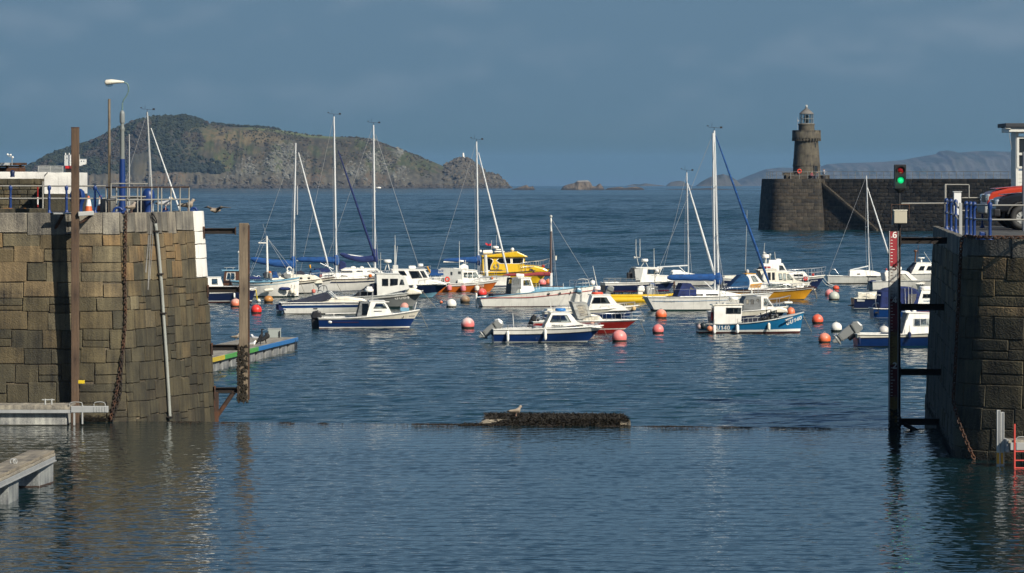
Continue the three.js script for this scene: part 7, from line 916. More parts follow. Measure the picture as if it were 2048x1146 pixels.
  const g3 = thing('digger_boom', 'orange beam on rusty framework at the far left above the white wall', 'beam', [0, 0, -182]); const b3 = (x0, x1, y0, y1, dp) => { const a = at(x0, y0, 182), c = at(x1, y1, 182); return box(c.x - a.x, a.y - c.y, dp, (a.x + c.x) / 2, (a.y + c.y) / 2, 0, 0.01); }; part('beam', b3(-20, 49, 331.5, 334.5, 0.2), std([0.5, 0.22, 0.03], 0.6), g3); part('frame', b3(-20, 50, 335, 343.5, 0.5), M.rust, g3); part('upright', [b3(13, 16, 329, 344, 0.55), b3(39, 42, 329.5, 344, 0.55)], M.rust, g3); part('hut_roof', b3(-20, 22, 325.5, 331, 1.2), M.lgrey, g3); part('crate', b3(23, 52, 325.5, 330.5, 0.7), M.rust, g3);
  const wm = thing('weather_mast', 'small weather mast with anemometer cups at the far left', 'weather mast', [at(24, 0, 181).x, at(0, 331, 181).y, -181]); part('mast', rod(V(0, 0, 0), V(0, 0.36, 0), 0.02), M.galv, wm); part('crossarm', rod(V(-0.18, 0.42, 0), V(0.05, 0.3, 0), 0.014), M.galv, wm); for (const [x, y] of [[-0.18, 0.46], [-0.06, 0.44], [0.03, 0.34]]) part('cup', ball(0.045, x, y, 0), M.white, wm);
  const wb = thing('bollard', 'small dark blue bollard on the whitewashed wall at the far left', 'bollard', [at(25, 0, 176.5).x, at(0, 354, 176.5).y, -176.5]); part('post', lathe([[0.1, 0], [0.085, 0.1], [0.1, 0.2], [0.06, 0.27], [0.01, 0.28]], 0, 0, 0, 12), M.navy, wb);
  // chain, pipe and paint on the pier's face
  const C1 = [[252, 427], [251, 470], [250, 560], [250, 640], [247, 690], [243, 722], [238, 760], [230, 800], [221, 838]].map(([x, y]) => wallAt(LP, x, y, 0.1, 6, 16)), C2 = [[244, 718], [243, 750], [240, 790], [231, 820], [226, 843]].map(([x, y]) => wallAt(LP, x, y, 0.13, 6, 16));
  const ch = solo('chain', chainGeo(C1, 0.15, 0.019), M.rust, 'long rusty chain hanging down the left pier corner', 'chain'); solo('chain', chainGeo(C2, 0.15, 0.02), M.beam, 'second weedy strand of chain at the foot of the left pier', 'chain');
  const pp = thing('pipe', 'grey conduit pipe running down the side of the left pier', 'pipe'), pq = [[311, 447], [315, 480], [322, 560], [329, 660], [335, 750], [340, 838]].map(([x, y]) => wallAt(LP, x, y, 0.11, 8, 20)); part('conduit', tube(pq, 0.055, 30, 10), std([0.33, 0.35, 0.33], 0.6, 0, { map: T.dirt }), pp); for (const k of [0.04, 0.26, 0.46, 0.99]) { const p = path(pq).getPointAt(k); part('clamp', [box(0.2, 0.05, 0.2, p.x, p.y, p.z, 0.01)], M.beam, pp); } part('cable', [tube([[303, 426], [305, 436], [310, 442], [312, 450]].map(([x, y]) => wallAt(LP, x, y, 0.1, 8, 20)), 0.022, 14, 6)], M.black, pp); part('cable', [tube([[304, 426], [309, 433], [313, 441], [313, 452]].map(([x, y]) => wallAt(LP, x, y, 0.14, 8, 20)), 0.018, 14, 6)], M.black, pp);
  const streak = (x0, x1, y0, y1) => sheet(2, 10, (u, v) => wallAt(LP, lerp(x0, x1, u) + (v - 0.5) * 6, lerp(y1, y0, v), 0.035, 8, 20)); for (const [a, c, e, f] of [[293.5, 296, 470, 545], [298, 300.5, 440, 580], [302, 303.5, 468, 560]]) part('paint_streak', streak(a, c, e, f), std([0.5, 0.48, 0.44], 0.9, 0, { map: T.blotch }), leftPier);
  // hanging timber post and its beams
  const hp = thing('fender_post', 'hanging timber fender post with weedy foot right of the left pier', 'post', [at(488, 0, 143.4).x, 0, -143.4]), hy = py => at(0, py, 143.4).y; part('timber', box(0.31, hy(446) - hy(801), 0.36, 0, (hy(446) + hy(801)) / 2, 0, 0.02), M.post, hp); part('steel_edge', box(0.03, hy(450) - hy(799), 0.38, 0.165, (hy(450) + hy(799)) / 2, 0, 0.008), M.rust, hp);
  const rw2 = rng(41); part('weed', [...Array(260)].map(() => { const y = lerp(hy(803), hy(690), Math.pow(rw2(), 1.3)), x = (rw2() - 0.5) * 0.34 * (rw2() < 0.6 ? 1 : 0.3) - 0.03; return box(0.03 + rw2() * 0.05, 0.06 + rw2() * 0.12, 0.02, rw2() < 0.35 ? -0.17 : x, y, 0.185, 0, rw2() * 0.5, rw2(), rw2()); }), M.weed, hp, 'stuff');
  const bm = (py, x0, x1, label) => { const g = thing('beam', label, 'steel beam', at(x0, py, 143.3).toArray(), 0, 'steel beams between the left pier and the timber post'); part('girder', iBeam((x1 - x0) / F * 143.3, 0.19, 0.18), M.beam, g); part('end_plate', box(0.03, 0.26, 0.24, (x1 - x0) / F * 143.3, 0, 0, 0.005), M.rust, g); part('wall_plate', box(0.05, 0.4, 0.3, 0.1, -0.05, 0, 0.01), M.rust, g); return g; };
  bm(462, 402, 471, 'top steel beam of the timber post, at the white painted corner'); bm(579, 410, 479, 'second steel beam of the timber post from the top'); bm(695, 418, 478, 'third steel beam of the timber post, before the coloured pontoon'); const lb = bm(780.5, 424, 476, 'lowest steel beam of the timber post, with a slanting strut'); part('strut', [rod(V(0.72, -0.06, 0), V(0.16, -0.86, 0), 0.085, 0.085, 6)], M.rust, lb); part('strut_foot', box(0.16, 1.1, 0.22, 0.14, -0.62, 0, 0.02), M.rust, lb);
}
{ // ---- floating pontoons on the left
  const pz = -133.9, g = thing('pontoon', 'grey aluminium pontoon along the foot of the left pier', 'pontoon', [at(142, 0, 133.9).x, 0, pz]), L = 7; const Y = py => (852 - py) / F * 133.9;
  const nP = 24; for (let i = 0; i < nP; i++) part('deck_board', box(L / nP - 0.012, 0.05, 1.5, -L + (i + 0.5) * L / nP, Y(812.5), -0.78, 0.008), M.deck, g);
  part('side_beam', [box(L, 0.1, 0.08, -L / 2, Y(817), -0.02, 0.01)], M.deck, g); part('side_beam', [box(L, 0.13, 0.1, -L / 2, Y(822.5), -0.03, 0.015)], M.alu, g); part('float', box(L - 0.1, 0.62, 1.3, -L / 2 - 0.1, 0.1, -0.8, 0.04), std([0.5, 0.5, 0.47], 0.7, 0, { map: T.granite }), g); part('waterline_growth', box(L - 0.09, 0.05, 1.32, -L / 2 - 0.1, 0.01, -0.8), M.mud, g);
  part('end_arm', [box(1.15, 0.2, 0.3, 0.57, Y(819), -0.1, 0.02)], M.alu, g); part('end_arm', [...Array(5)].map((_, i) => box(0.045, 0.17, 0.3, 0.72 + i * 0.085, Y(819), -0.09, 0.008)), M.galv, g); part('end_frame', [rod(V(0.35, Y(848), 0.02), V(0.35, Y(810), 0.02), 0.035), box(0.06, 0.5, 0.06, 0.1, Y(835), 0, 0.01)], M.galv, g); part('guide_hoop', [tube([V(-0.05, Y(812), 0.02), V(-0.03, Y(806), 0.02), V(0.33, Y(806), 0.02), V(0.36, Y(812), 0.02)], 0.014, 14, 5)], M.galv, g); part('guide_hoop', [tube([V(0.7, Y(813), -0.1), V(0.72, Y(806), -0.1), V(1.02, Y(806), -0.1), V(1.06, Y(813), -0.1)], 0.014, 14, 5)], M.galv, g);
  part('cleat', [rod(V(-0.82, Y(810), -0.2), V(-0.82, Y(798.5), -0.2), 0.03), rod(V(-0.62, Y(810), -0.2), V(-0.62, Y(798.5), -0.2), 0.03), rod(V(-0.92, Y(800.5), -0.2), V(-0.53, Y(800.5), -0.2), 0.022)], M.lgrey, g);
  // finger pontoon in the foreground
  const f = thing('pontoon', 'narrow finger pontoon with concrete deck in the lower left foreground', 'pontoon', [at(109, 0, 109).x, 0, -109], -0.03); const W = 0.62, FL = 12;
  part('deck', [box(W, 0.075, 0.9, -W / 2, 0.775, 0.45, 0.012)], M.concrete, f); for (let i = 1; i < 12; i++) part('deck_slab', box(W, 0.075, 0.97, -W / 2, 0.775, i + 0.42, 0.012), M.concrete, f);
  for (const [y, h, o, m] of [[0.70, 0.07, 0.012, M.deck], [0.61, 0.09, 0.02, M.alu], [0.545, 0.035, 0.05, M.galv]]) part('side_beam', [box(0.05, h, FL, o - 0.02, y, FL / 2, 0.01)], m, f); part('end_beam', [box(W - 0.05, 0.16, 0.05, -W / 2, 0.645, 0, 0.01)], M.alu, f); part('side_beam', [box(0.05, 0.2, FL, -W + 0.01, 0.635, FL / 2, 0.01)], M.alu, f);
  const fl = std([0.40, 0.42, 0.42], 0.55, 0.1, { map: T.granite }); part('float', box(0.6, 0.95, 1.62, -0.37, 0.07, 0.98, 0.015, 0, -0.09), fl, f); part('float_seam', [rod(V(-0.145, 0.53, 1.765), V(-0.145, 0.0, 1.765), 0.014)], M.galv, f); part('rust_line', box(0.606, 0.05, 1.626, -0.37, 0.01, 0.98, 0, 0, -0.09), M.rust, f); part('float', box(0.55, 0.95, 1.62, -0.36, 0.07, 6.5, 0.015), fl, f);
  part('mooring_eye', new THREE.TorusGeometry(0.06, 0.015, 6, 14).translate(-0.3, 0.86, 5.2), M.galv, f); part('mooring_eye', new THREE.TorusGeometry(0.06, 0.015, 6, 14).rotateY(0.9).translate(-0.24, 0.86, 5.2), M.galv, f);
  // long pontoon with coloured edge outside the pier
  const q = thing('pontoon', 'long tan decked pontoon with yellow, green and blue edge outside the left pier', 'pontoon', [-10.6, SEA, -213.7], -0.1013), ln = 34, w = 2.4; part('deck', box(w, 0.08, ln, -w / 2, 0.60, ln / 2, 0.01), M.deck, q);
  [[0, 12.2, M.blue2], [12.2, 21.6, M.green2], [21.6, 30, M.yellow2]].forEach(([a, c, m]) => part('edge_board', box(0.06, 0.2, c - a - 0.01, 0.02, 0.535, (a + c) / 2, 0.01), m, q)); part('end_board', box(w, 0.2, 0.06, -w / 2, 0.535, -0.02, 0.01), M.blue2, q); part('edge_board', box(0.06, 0.2, ln, -w - 0.02, 0.535, ln / 2, 0.01), M.blue2, q);
  for (let i = 0; i < 13; i++) part('float', box(w - 0.3, 0.62, 1.75, -w / 2 + 0.06, 0.16, 1 + i * 2.45, 0.1), std([0.34, 0.35, 0.35], 0.7, 0, { map: T.granite }), q);
  const k = thing('locker', 'grey deck locker at the far end of the coloured pontoon', 'locker', [at(549, 0, 213).x, SEA + 0.64, -213]); part('casing', box(0.62, 0.44, 0.4, 0, 0.22, 0, 0.02), std([0.3, 0.33, 0.31], 0.7), k); part('leg', box(0.04, 0.36, 0.1, -0.3, 0.16, 0.22), M.black, k); part('leg', box(0.04, 0.36, 0.1, 0.27, 0.16, 0.22), M.black, k); part('lid', box(0.66, 0.03, 0.44, 0, 0.455, 0, 0.01), M.galv, k);
  part('ladder', [rod(V(0.04, 0.55, 0.4), V(0.04, 0.05, 0.4), 0.03), rod(V(0.04, 0.55, 0.9), V(0.04, 0.05, 0.9), 0.03)], M.black, q);
}
{ // ---- right side: tide gauge with signal
  const d = 132.1, g = thing('tide_gauge', 'tall tide gauge post with red, white and ochre metre bands numbered six down to one', 'tide gauge', [at(1787.5, 0, d).x, 0, -d]), X = px => (px - 1787.5) / F * d, Y = py => at(0, py, d).y;
  part('post', box(X(1799) - X(1777.5), Y(462) + 1.4, 0.3, (X(1799) + X(1777.5)) / 2, (Y(462) - 1.4) / 2, 0, 0.01), M.beam, g); const ys = [468, 532.5, 597.5, 663, 729, 793.5, 858], mats = [std([0.33, 0.025, 0.035], 0.6, 0, { map: T.dirt }), std([0.62, 0.61, 0.58], 0.6, 0, { map: T.granite }), std([0.24, 0.022, 0.03], 0.65, 0, { map: T.granite }), std([0.28, 0.19, 0.06], 0.8, 0, { map: T.granite }), std([0.12, 0.02, 0.018], 0.8, 0, { map: T.granite }), std([0.2, 0.13, 0.04], 0.85, 0, { map: T.granite })];
  for (let i = 0; i < 6; i++) { const y1 = i ? Y(ys[i]) : Y(463), y0 = Y(ys[i + 1]), bd = part('metre_band', box(X(1794) - X(1779), y1 - y0 - 0.006, 0.02, (X(1794) + X(1779)) / 2, (y1 + y0) / 2, 0.158, 0.003), mats[i], g), tm = i % 2 ? (i === 1 ? M.brown : M.antifoul) : i === 0 ? M.white : M.lgrey; part('tick_marks', [...Array(i ? 10 : 9)].map((_, k) => box(k === 4 ? 0.12 : 0.06, 0.016, 0.006, X(1780.5) + (k === 4 ? 0.06 : 0.03), Y(ys[i]) - (k + 1) * (Y(ys[i]) - y0) / 10.5, 0.171)), tm, bd, 'stuff'); part('numeral', text(String(6 - i), 0.19, 0.006).translate(X(1788.5), Y(ys[i]) - 0.12, 0.169), i === 0 ? M.white : i === 1 ? M.antifoul : i % 2 ? M.brown : M.lgrey, bd); }
  part('side_plate', box(0.02, Y(462) + 0.3, 0.26, X(1799) + 0.012, Y(462) / 2, 0, 0.004), M.rust, g); part('edge_guard', [box(0.025, Y(462), 0.05, X(1778), Y(462) / 2, 0.17, 0.006), box(0.02, Y(462), 0.04, X(1795), Y(462) / 2, 0.17, 0.006)], M.galv, g); part('growth', [...Array(90)].map((_, i) => { const r = rng(i + 5); return box(0.05, 0.05 + r() * 0.08, 0.02, lerp(X(1777), X(1799), r()), r() * r() * 0.9, 0.175, 0, r(), r(), r()); }), M.weed, g, 'stuff');
  const sg = thing('signal_light', 'black two lamp harbour signal on a thin pole above the tide gauge, green lit', 'signal light', [at(1798.5, 0, 132.25).x, 0, -132.25]), sx = px => (px - 1798.5) / F * 132.25, sy = py => at(0, py, 132.25).y;
  part('pole', rod(V(0, sy(480), 0), V(0, sy(380), 0), 0.05, 0.045, 10), M.black, sg); part('housing', box(0.36, sy(329) - sy(378), 0.26, sx(1800), (sy(329) + sy(378)) / 2, 0, 0.02), M.black, sg); part('mount', lathe([[0.05, sy(386)], [0.16, sy(380)], [0.16, sy(378)]], sx(1799.5), 0, 0, 14), M.black, sg); part('visor_side', box(0.03, sy(331) - sy(376), 0.14, sx(1789.5), sy(353), 0.15, 0.01), M.black, sg);
  const lens = (py, m, nm) => part(nm, [ball(0.112, sx(1801), sy(py), 0.1, 1, 1, 0.55, 20)], m, sg), vis = py => part('visor', new THREE.CylinderGeometry(0.128, 0.128, 0.1, 20, 1, true, -1.9, 3.8).rotateX(Math.PI / 2).rotateZ(Math.PI).translate(sx(1801), sy(py), 0.16), M.black, sg);
  lens(341, std([0.22, 0.006, 0.006], 0.15), 'red_lens'); lens(360.5, new THREE.MeshStandardMaterial({ color: C(0.01, 0.3, 0.12), roughness: 0.2, emissive: C(0.0, 0.55, 0.2), emissiveIntensity: 0.5 }), 'green_lamp'); vis(341); vis(360.5);
  const gl = new THREE.PointLight(C(0.05, 1, 0.4), 0.12, 0); gl.position.set(at(1801, 0, 131.9).x, at(0, 360.5, 131.9).y, -131.9); gl.castShadow = true; scene.add(gl);
  const cb = thing('control_box', 'cream control box in a wire cage on the signal pole', 'control box', [at(1800, 0, 131.95).x, 0, -131.95]), cy = py => at(0, py, 131.95).y; part('casing', box(0.4, cy(421) - cy(447), 0.3, 0, (cy(421) + cy(447)) / 2, 0, 0.03), std([0.52, 0.48, 0.38], 0.6, 0, { map: T.dirt }), cb); part('cage', [[-0.27, 409, -0.27, 440], [0.27, 409, 0.27, 436], [-0.27, 409, 0.27, 409]].map(a => rod(V(a[0], cy(a[1]), 0.1), V(a[2], cy(a[3]), 0.1), 0.014)), M.rust, cb); part('lid', box(0.43, 0.03, 0.33, 0, cy(420.5), 0, 0.01), M.cream, cb); part('side_bracket', [box(0.06, 0.3, 0.1, -0.22, cy(440), 0, 0.01)], M.galv, cb);
  const bm = (py, label, x1 = 1887) => { const b = thing('beam', label, 'steel beam', at(1802, py, 132).toArray(), 0, 'steel beams between the tide gauge and the right pier'); part('girder', iBeam((x1 - 1802) / F * 132 + 0.15, 0.2, 0.2), M.beam, b); part('end_plate', box(0.04, 0.3, 0.26, -0.02, 0, 0, 0.008), M.beam, b); return b; };
  bm(481, 'top steel beam of the tide gauge, at the pier coping'); bm(614, 'second steel beam of the tide gauge from the top'); bm(744, 'third steel beam of the tide gauge from the top', 1878); const lb = bm(843.5, 'lowest steel beam of the tide gauge, close to the water', 1874); part('strut', [box(0.5, 0.12, 0.16, 0.32, -0.19, 0, 0.02, 0, 0, -0.45)], M.beam, lb);
  // pier railings
  const RQ = RP.top - 0.05, gp = (px, dd) => V(at(px, 0, dd).x, RQ, -dd), rl = thing('railing', 'blue posts with grey pipe rails round the corner of the right pier', 'railing'), post = (p, h = 1.02) => part('post', lathe([[0.09, 0], [0.09, 0.03], [0.055, 0.07], [0.045, 0.14], [0.04, h * 0.48], [0.058, h * 0.5], [0.058, h * 0.56], [0.04, h * 0.58], [0.036, h - 0.2], [0.064, h - 0.16], [0.066, h - 0.05], [0.03, h], [0.01, h + 0.004]], p.x, p.y, p.z, 12), M.bluepaint, rl);
  const A = [[1893, 141.5], [1902, 137], [1911.5, 132.5]].map(q => gp(...q)), B = [[1932.5, 122.5], [1941, 120.4], [1948.5, 118.8], [1980, 117.4], [2072, 117.3]].map(q => gp(...q)); A.forEach(p => post(p)); B.forEach(p => post(p)); post(gp(1965, 146), 1.0);
  const run = (P, h, r) => part('rail', P.slice(1).map((p, i) => rod(V(P[i].x, RQ + h, P[i].z), V(p.x, RQ + h, p.z), r)), M.galvpipe, rl); for (const h of [0.93, 0.54]) { run(A, h, 0.024); run(B, h, 0.026); } part('gate_chain', chainGeo([V(A[2].x, RQ + 0.93, A[2].z), gp(1917, 130).setY(RQ + 0.78), gp(1921, 127.5).setY(RQ + 0.9)], 0.07, 0.009).concat(chainGeo([V(A[2].x, RQ + 0.53, A[2].z), gp(1917, 130).setY(RQ + 0.42), gp(1921, 127.5).setY(RQ + 0.5)], 0.07, 0.009)), M.galvpipe, rl, 'stuff');
  solo('gate_post', [box(0.09, 0.95, 0.09, gp(1921, 127).x, RQ + 0.475, -127, 0.01)], M.galv, 'plain grey gate post between the two runs of blue posts', 'post');
  const wb = thing('meter_box', 'tall white meter box behind the blue posts on the right pier', 'meter box', gp(1914.5, 139).toArray()); part('casing', box(0.23, at(0, 384, 139).y - at(0, 430, 139).y, 0.2, 0, (at(0, 384, 139).y + at(0, 430, 139).y) / 2 - RQ, 0, 0.01), std([0.72, 0.72, 0.7], 0.5), wb); part('lid', box(0.29, 0.03, 0.25, 0, at(0, 383.5, 139).y - RQ, 0, 0.01), M.lgrey, wb); part('leg', [box(0.05, 0.5, 0.05, 0.09, 0.25, 0), ], M.lgrey, wb); part('leg', box(0.05, 0.5, 0.05, -0.07, 0.25, 0), M.lgrey, wb);
  const pf = thing('pipe_hoop', 'bent grey pipe frame behind the meter box on the right pier', 'pipe frame'), fd = 143; part('pipe', [rod(at(1890.5, 456, fd), at(1890.5, 369, fd), 0.045)], M.galvpipe, pf); part('pipe', [rod(at(1890.5, 369, fd), at(1938, 369.5, fd), 0.022), rod(at(1938, 369.5, fd), at(1938, 396, fd), 0.022)], M.galvpipe, pf); part('pipe', [rod(at(1924, 395.5, 144), at(1965, 395.5, 146), 0.022)], M.galvpipe, pf); part('pipe', [rod(at(1924, 421, 144), at(1963, 421, 146), 0.022)], M.galvpipe, pf);
  solo('handrail', [rod(at(1804, 407, 132.2), at(1893, 406.5, 141.5), 0.026)], M.galvpipe, 'level grey handrail from the signal pole to the right pier', 'handrail');
  const bk = thing('mooring_ring', 'blue mooring block on the right pier edge beside the rusty chain', 'mooring fitting', gp(1964, 117.6).toArray()); part('foot', box(0.34, 0.05, 0.3, 0, 0.025, 0, 0.01), M.bluepaint, bk); part('block', ext([[-0.09, 0.04], [0.12, 0.04], [0.09, 0.2], [-0.06, 0.22]], 0.24, 0.03), M.bluepaint, bk);
  const top = [gp(2070, 116.9), gp(2010, 117.0), gp(1975, 117.1), gp(1945, 117.9), gp(1932, 118.6)].map(p => p.setY(RQ + 0.07)), face = [[1925, 476], [1921, 520], [1917, 600], [1913, 680], [1909, 760], [1907, 800], [1914, 830], [1924, 860], [1935, 888], [1946, 914]].map(([x, y]) => wallAt(RP, x, y, 0.11, 20, 37)); solo('chain', chainGeo([...top, ...face], 0.16, 0.021), M.rust, 'rusty chain lying along the right pier edge and hanging down its corner', 'chain');
  solo('column', [box(0.2, 2.6, 0.2, at(2050, 0, 136).x + 0.02, RQ + 1.2, -136, 0.015)], std([0.10, 0.11, 0.13], 0.6), 'dark grey steel column at the right edge of the picture', 'column');
  // hut
  const hd = 152, ht = thing('hut', 'white weatherboarded hut with dark flat roof at the right edge', 'hut', [at(2034, 0, hd).x, RQ, -hd]), hx = px => (px - 2034) / F * hd, hy = py => at(0, py, hd).y - RQ; const nb = 26, bh = (hy(262) + 0.1) / nb; for (let i = 0; i < nb; i++) { const y = i * bh - 0.05, low = y + bh > hy(336) && y < hy(274), w0 = low ? hx(2034) : 4; part('weatherboard', box(w0, bh * 1.06, 0.03, w0 / 2, y + bh / 2, 0.0, 0.004, -0.12), M.offwhite, ht); if (low) part('weatherboard', box(4 - hx(2062), bh * 1.06, 0.03, (4 + hx(2062)) / 2, y + bh / 2, 0, 0.004, -0.12), M.offwhite, ht); part('weatherboard', box(0.03, bh * 1.06, 1.7, -0.0, y + bh / 2, -0.85, 0.004, 0, 0, 0.12), M.offwhite, ht); }
  part('corner_board', box(0.1, hy(262), 0.1, 0.0, hy(262) / 2, 0.0, 0.01), M.offwhite, ht); part('fascia', box(5, 0.22, 2.3, 2.18, hy(258), -0.85, 0.02), M.offwhite, ht); part('roof', box(5.4, 0.14, 2.5, 2.25, hy(250.5), -0.85, 0.02), std([0.03, 0.034, 0.04], 0.6), ht); part('gutter', rod(V(hx(2008), hy(256), 0.3), V(hx(2008) + 0.2, hy(257), 0.3), 0.05), M.offwhite, ht); const wf = part('window', [box(hx(2062) - hx(2034), 0.08, 0.08, hx(2048), hy(275), 0.03, 0.01), box(hx(2062) - hx(2034), 0.08, 0.08, hx(2048), hy(335), 0.03, 0.01), box(hx(2062) - hx(2034), 0.09, 0.08, hx(2048), hy(308), 0.03, 0.01), box(0.08, hy(275) - hy(335), 0.08, hx(2035.5), (hy(275) + hy(335)) / 2, 0.035, 0.01), box(0.08, hy(275) - hy(335), 0.08, hx(2060), (hy(275) + hy(335)) / 2, 0.035, 0.01)], M.offwhite, ht); part('pane', [box(hx(2060) - hx(2036), hy(275) - hy(335), 0.02, hx(2048), (hy(275) + hy(335)) / 2, 0.0)], M.dark, wf); part('stay', rod(V(hx(2016), hy(266), 0.3), V(hx(2023), hy(300), 0.1), 0.012), M.wire, ht);
  // the two cars
  const car = (label, px, dd, k, paint, bump) => { const g = thing('parked_car', label, 'car', [at(px, 0, dd).x + 2.1 * k, RQ + 0.01, -dd], Math.PI); const arc = (cx, a0, a1) => [...Array(9)].map((_, i) => { const a = lerp(a0, a1, i / 8); return [cx + 0.46 * Math.cos(a), 0.37 + 0.46 * Math.sin(a)]; });
    part('body', ext([[-2.08, 0.45], [-2.12, 0.95], [-2.04, 1.06], [0.62, 1.12], [0.8, 1.14], [1.5, 1.08], [1.95, 0.97], [2.07, 0.86], [2.1, 0.55], ...arc(1.3, 0.35, Math.PI - 0.1), [0.8, 0.36], [-0.8, 0.36], ...arc(-1.3, 0.1, Math.PI - 0.3)].map(q => [q[0] * k, q[1] * k]), 1.72 * k, 0.07), paint, g);
    part('cabin', ext([[-2.02, 1.04], [-1.9, 1.62], [-1.7, 1.72], [-0.1, 1.74], [0.1, 1.68], [0.82, 1.11]].map(q => [q[0] * k, q[1] * k]), 1.5 * k, 0.07), paint, g);
    const win = (pts, nm) => { for (const z of [1, -1]) part(nm, ext(pts.map(q => [q[0] * k, q[1] * k]), 0.02).translate(0, 0, z * 0.752 * k), M.dark, g); }; win([[-0.95, 1.14], [-0.95, 1.6], [-0.02, 1.6], [0.55, 1.14]], 'side_window'); win([[-1.85, 1.14], [-1.78, 1.58], [-1.05, 1.6], [-1.05, 1.14]], 'side_window');
    part('windscreen', box(0.86 * k, 0.02, 1.34 * k, 0, 0, 0, 0.008).rotateZ(-0.675).translate(0.475 * k, 1.412 * k, 0), std([0.05, 0.07, 0.08], 0.04), g); part('bumper', box(0.22 * k, 0.26 * k, 1.74 * k, 2.06 * k, 0.52 * k, 0, 0.06), bump, g); part('grille', box(0.06, 0.2 * k, 0.8 * k, 2.07 * k, 0.8 * k, 0, 0.02), M.black, g); part('bonnet_edge', box(1.0 * k, 0.02, 1.5 * k, 1.35 * k, 1.105 * k, 0, 0.008, 0, 0, -0.09), paint, g);
    for (const z of [1, -1]) { part('headlight', box(0.26 * k, 0.2 * k, 0.34 * k, 1.97 * k, 0.82 * k, z * 0.68 * k, 0.06), new THREE.MeshPhysicalMaterial({ color: C(0.6, 0.62, 0.62), roughness: 0.12, metalness: 0.5, clearcoat: 1 }), g); part('mirror', box(0.14, 0.15, 0.2, 0.6 * k, 1.2 * k, z * 0.88 * k, 0.04), M.black, g); part('arch_trim', loft(arc(1.3, 0.25, Math.PI - 0.1).map(q => V(q[0] * k, q[1] * k, z * 0.865 * k)), 0.035, 6), M.rubber, g);
      for (const x of [1.3, -1.3]) { const w = part('wheel', new THREE.TorusGeometry(0.27 * k, 0.105 * k, 10, 28).scale(1, 1, 1.1).translate(x * k, 0.37 * k, z * 0.76 * k), M.rubber, g); part('rim', [new THREE.CylinderGeometry(0.2 * k, 0.2 * k, 0.12, 24).rotateX(Math.PI / 2).translate(x * k, 0.37 * k, z * 0.76 * k), ...[0, 1, 2, 3, 4].map(i => box(0.06, 0.36 * k, 0.03, 0, 0, 0, 0.01).rotateZ(i * 1.2566).translate(x * k, 0.37 * k, z * (0.76 * k + 0.065)))], M.galv, w); } }
    return g; };
  car('black four wheel drive car parked nearest the right pier railing', 1985, 139.5, 1.07, std([0.012, 0.013, 0.016], 0.18), M.black); car('red car parked behind the black one on the right pier', 1966.5, 144.5, 1.24, std([0.42, 0.045, 0.02], 0.22), M.galv);
  // pontoon end and ladder at the right edge
  const pd = 115.2, pn = thing('pontoon', 'pale pontoon end against the foot of the right pier', 'pontoon', [at(2012, 0, pd).x, 0, -pd]), py_ = py => at(0, py, pd).y; part('deck', box(3, 0.08, 0.9, 1.5, py_(881), 0.1, 0.01), M.deck, pn); part('side_beam', box(3, 0.2, 0.08, 1.55, py_(890), 0.56, 0.01), M.alu, pn); part('float', box(2.6, 0.4, 0.7, 1.8, 0.12, 0.1, 0.03), M.beam, pn); part('end_plate', box(0.08, 0.34, 0.8, 0, py_(890), 0.1, 0.01), M.galv, pn); part('hoop', tube([V(0.25, py_(880), 0.3), V(0.25, py_(874), 0.3), V(0.5, py_(874), 0.3), V(0.5, py_(880), 0.3)], 0.014, 12, 5), M.galv, pn);
  for (const [x, t, w, l] of [[1996.5, 820, 0.085, 'taller silver guide post left of the red ladder'], [2004.5, 824, 0.08, 'shorter silver guide post left of the red ladder']]) { const p = thing('guide_post', l, 'guide post', [at(x, 0, 115.3).x, 0, -115.3]), y1 = at(0, t, 115.3).y; part('post', [box(w, y1 + 0.6, 0.1, 0, (y1 - 0.6) / 2, 0, 0.01), box(w * 0.35, y1 + 0.6, 0.12, w * 0.42, (y1 - 0.6) / 2, 0.02, 0.01)], M.alu, p); part('yellow_foot', box(w * 1.1, 0.3, 0.13, 0, 0.2, 0.01, 0.01), M.amber, p); }
  const ld = thing('ladder', 'red safety ladder in the water at the lower right edge', 'ladder', [at(2029, 0, 114.2).x, 0, -114.2]), red = std([0.5, 0.06, 0.045], 0.5); part('stile', [rod(V(0, -0.8, 0), V(0, at(0, 848, 114.2).y, 0), 0.03)], red, ld); part('stile', [rod(V(0.42, -0.8, 0), V(0.42, at(0, 848, 114.2).y, 0), 0.03)], red, ld); for (const y of [903, 921, 936]) part('rung', rod(V(0, at(0, y, 114.2).y, 0), V(0.42, at(0, y, 114.2).y, 0), 0.022), red, ld);
}
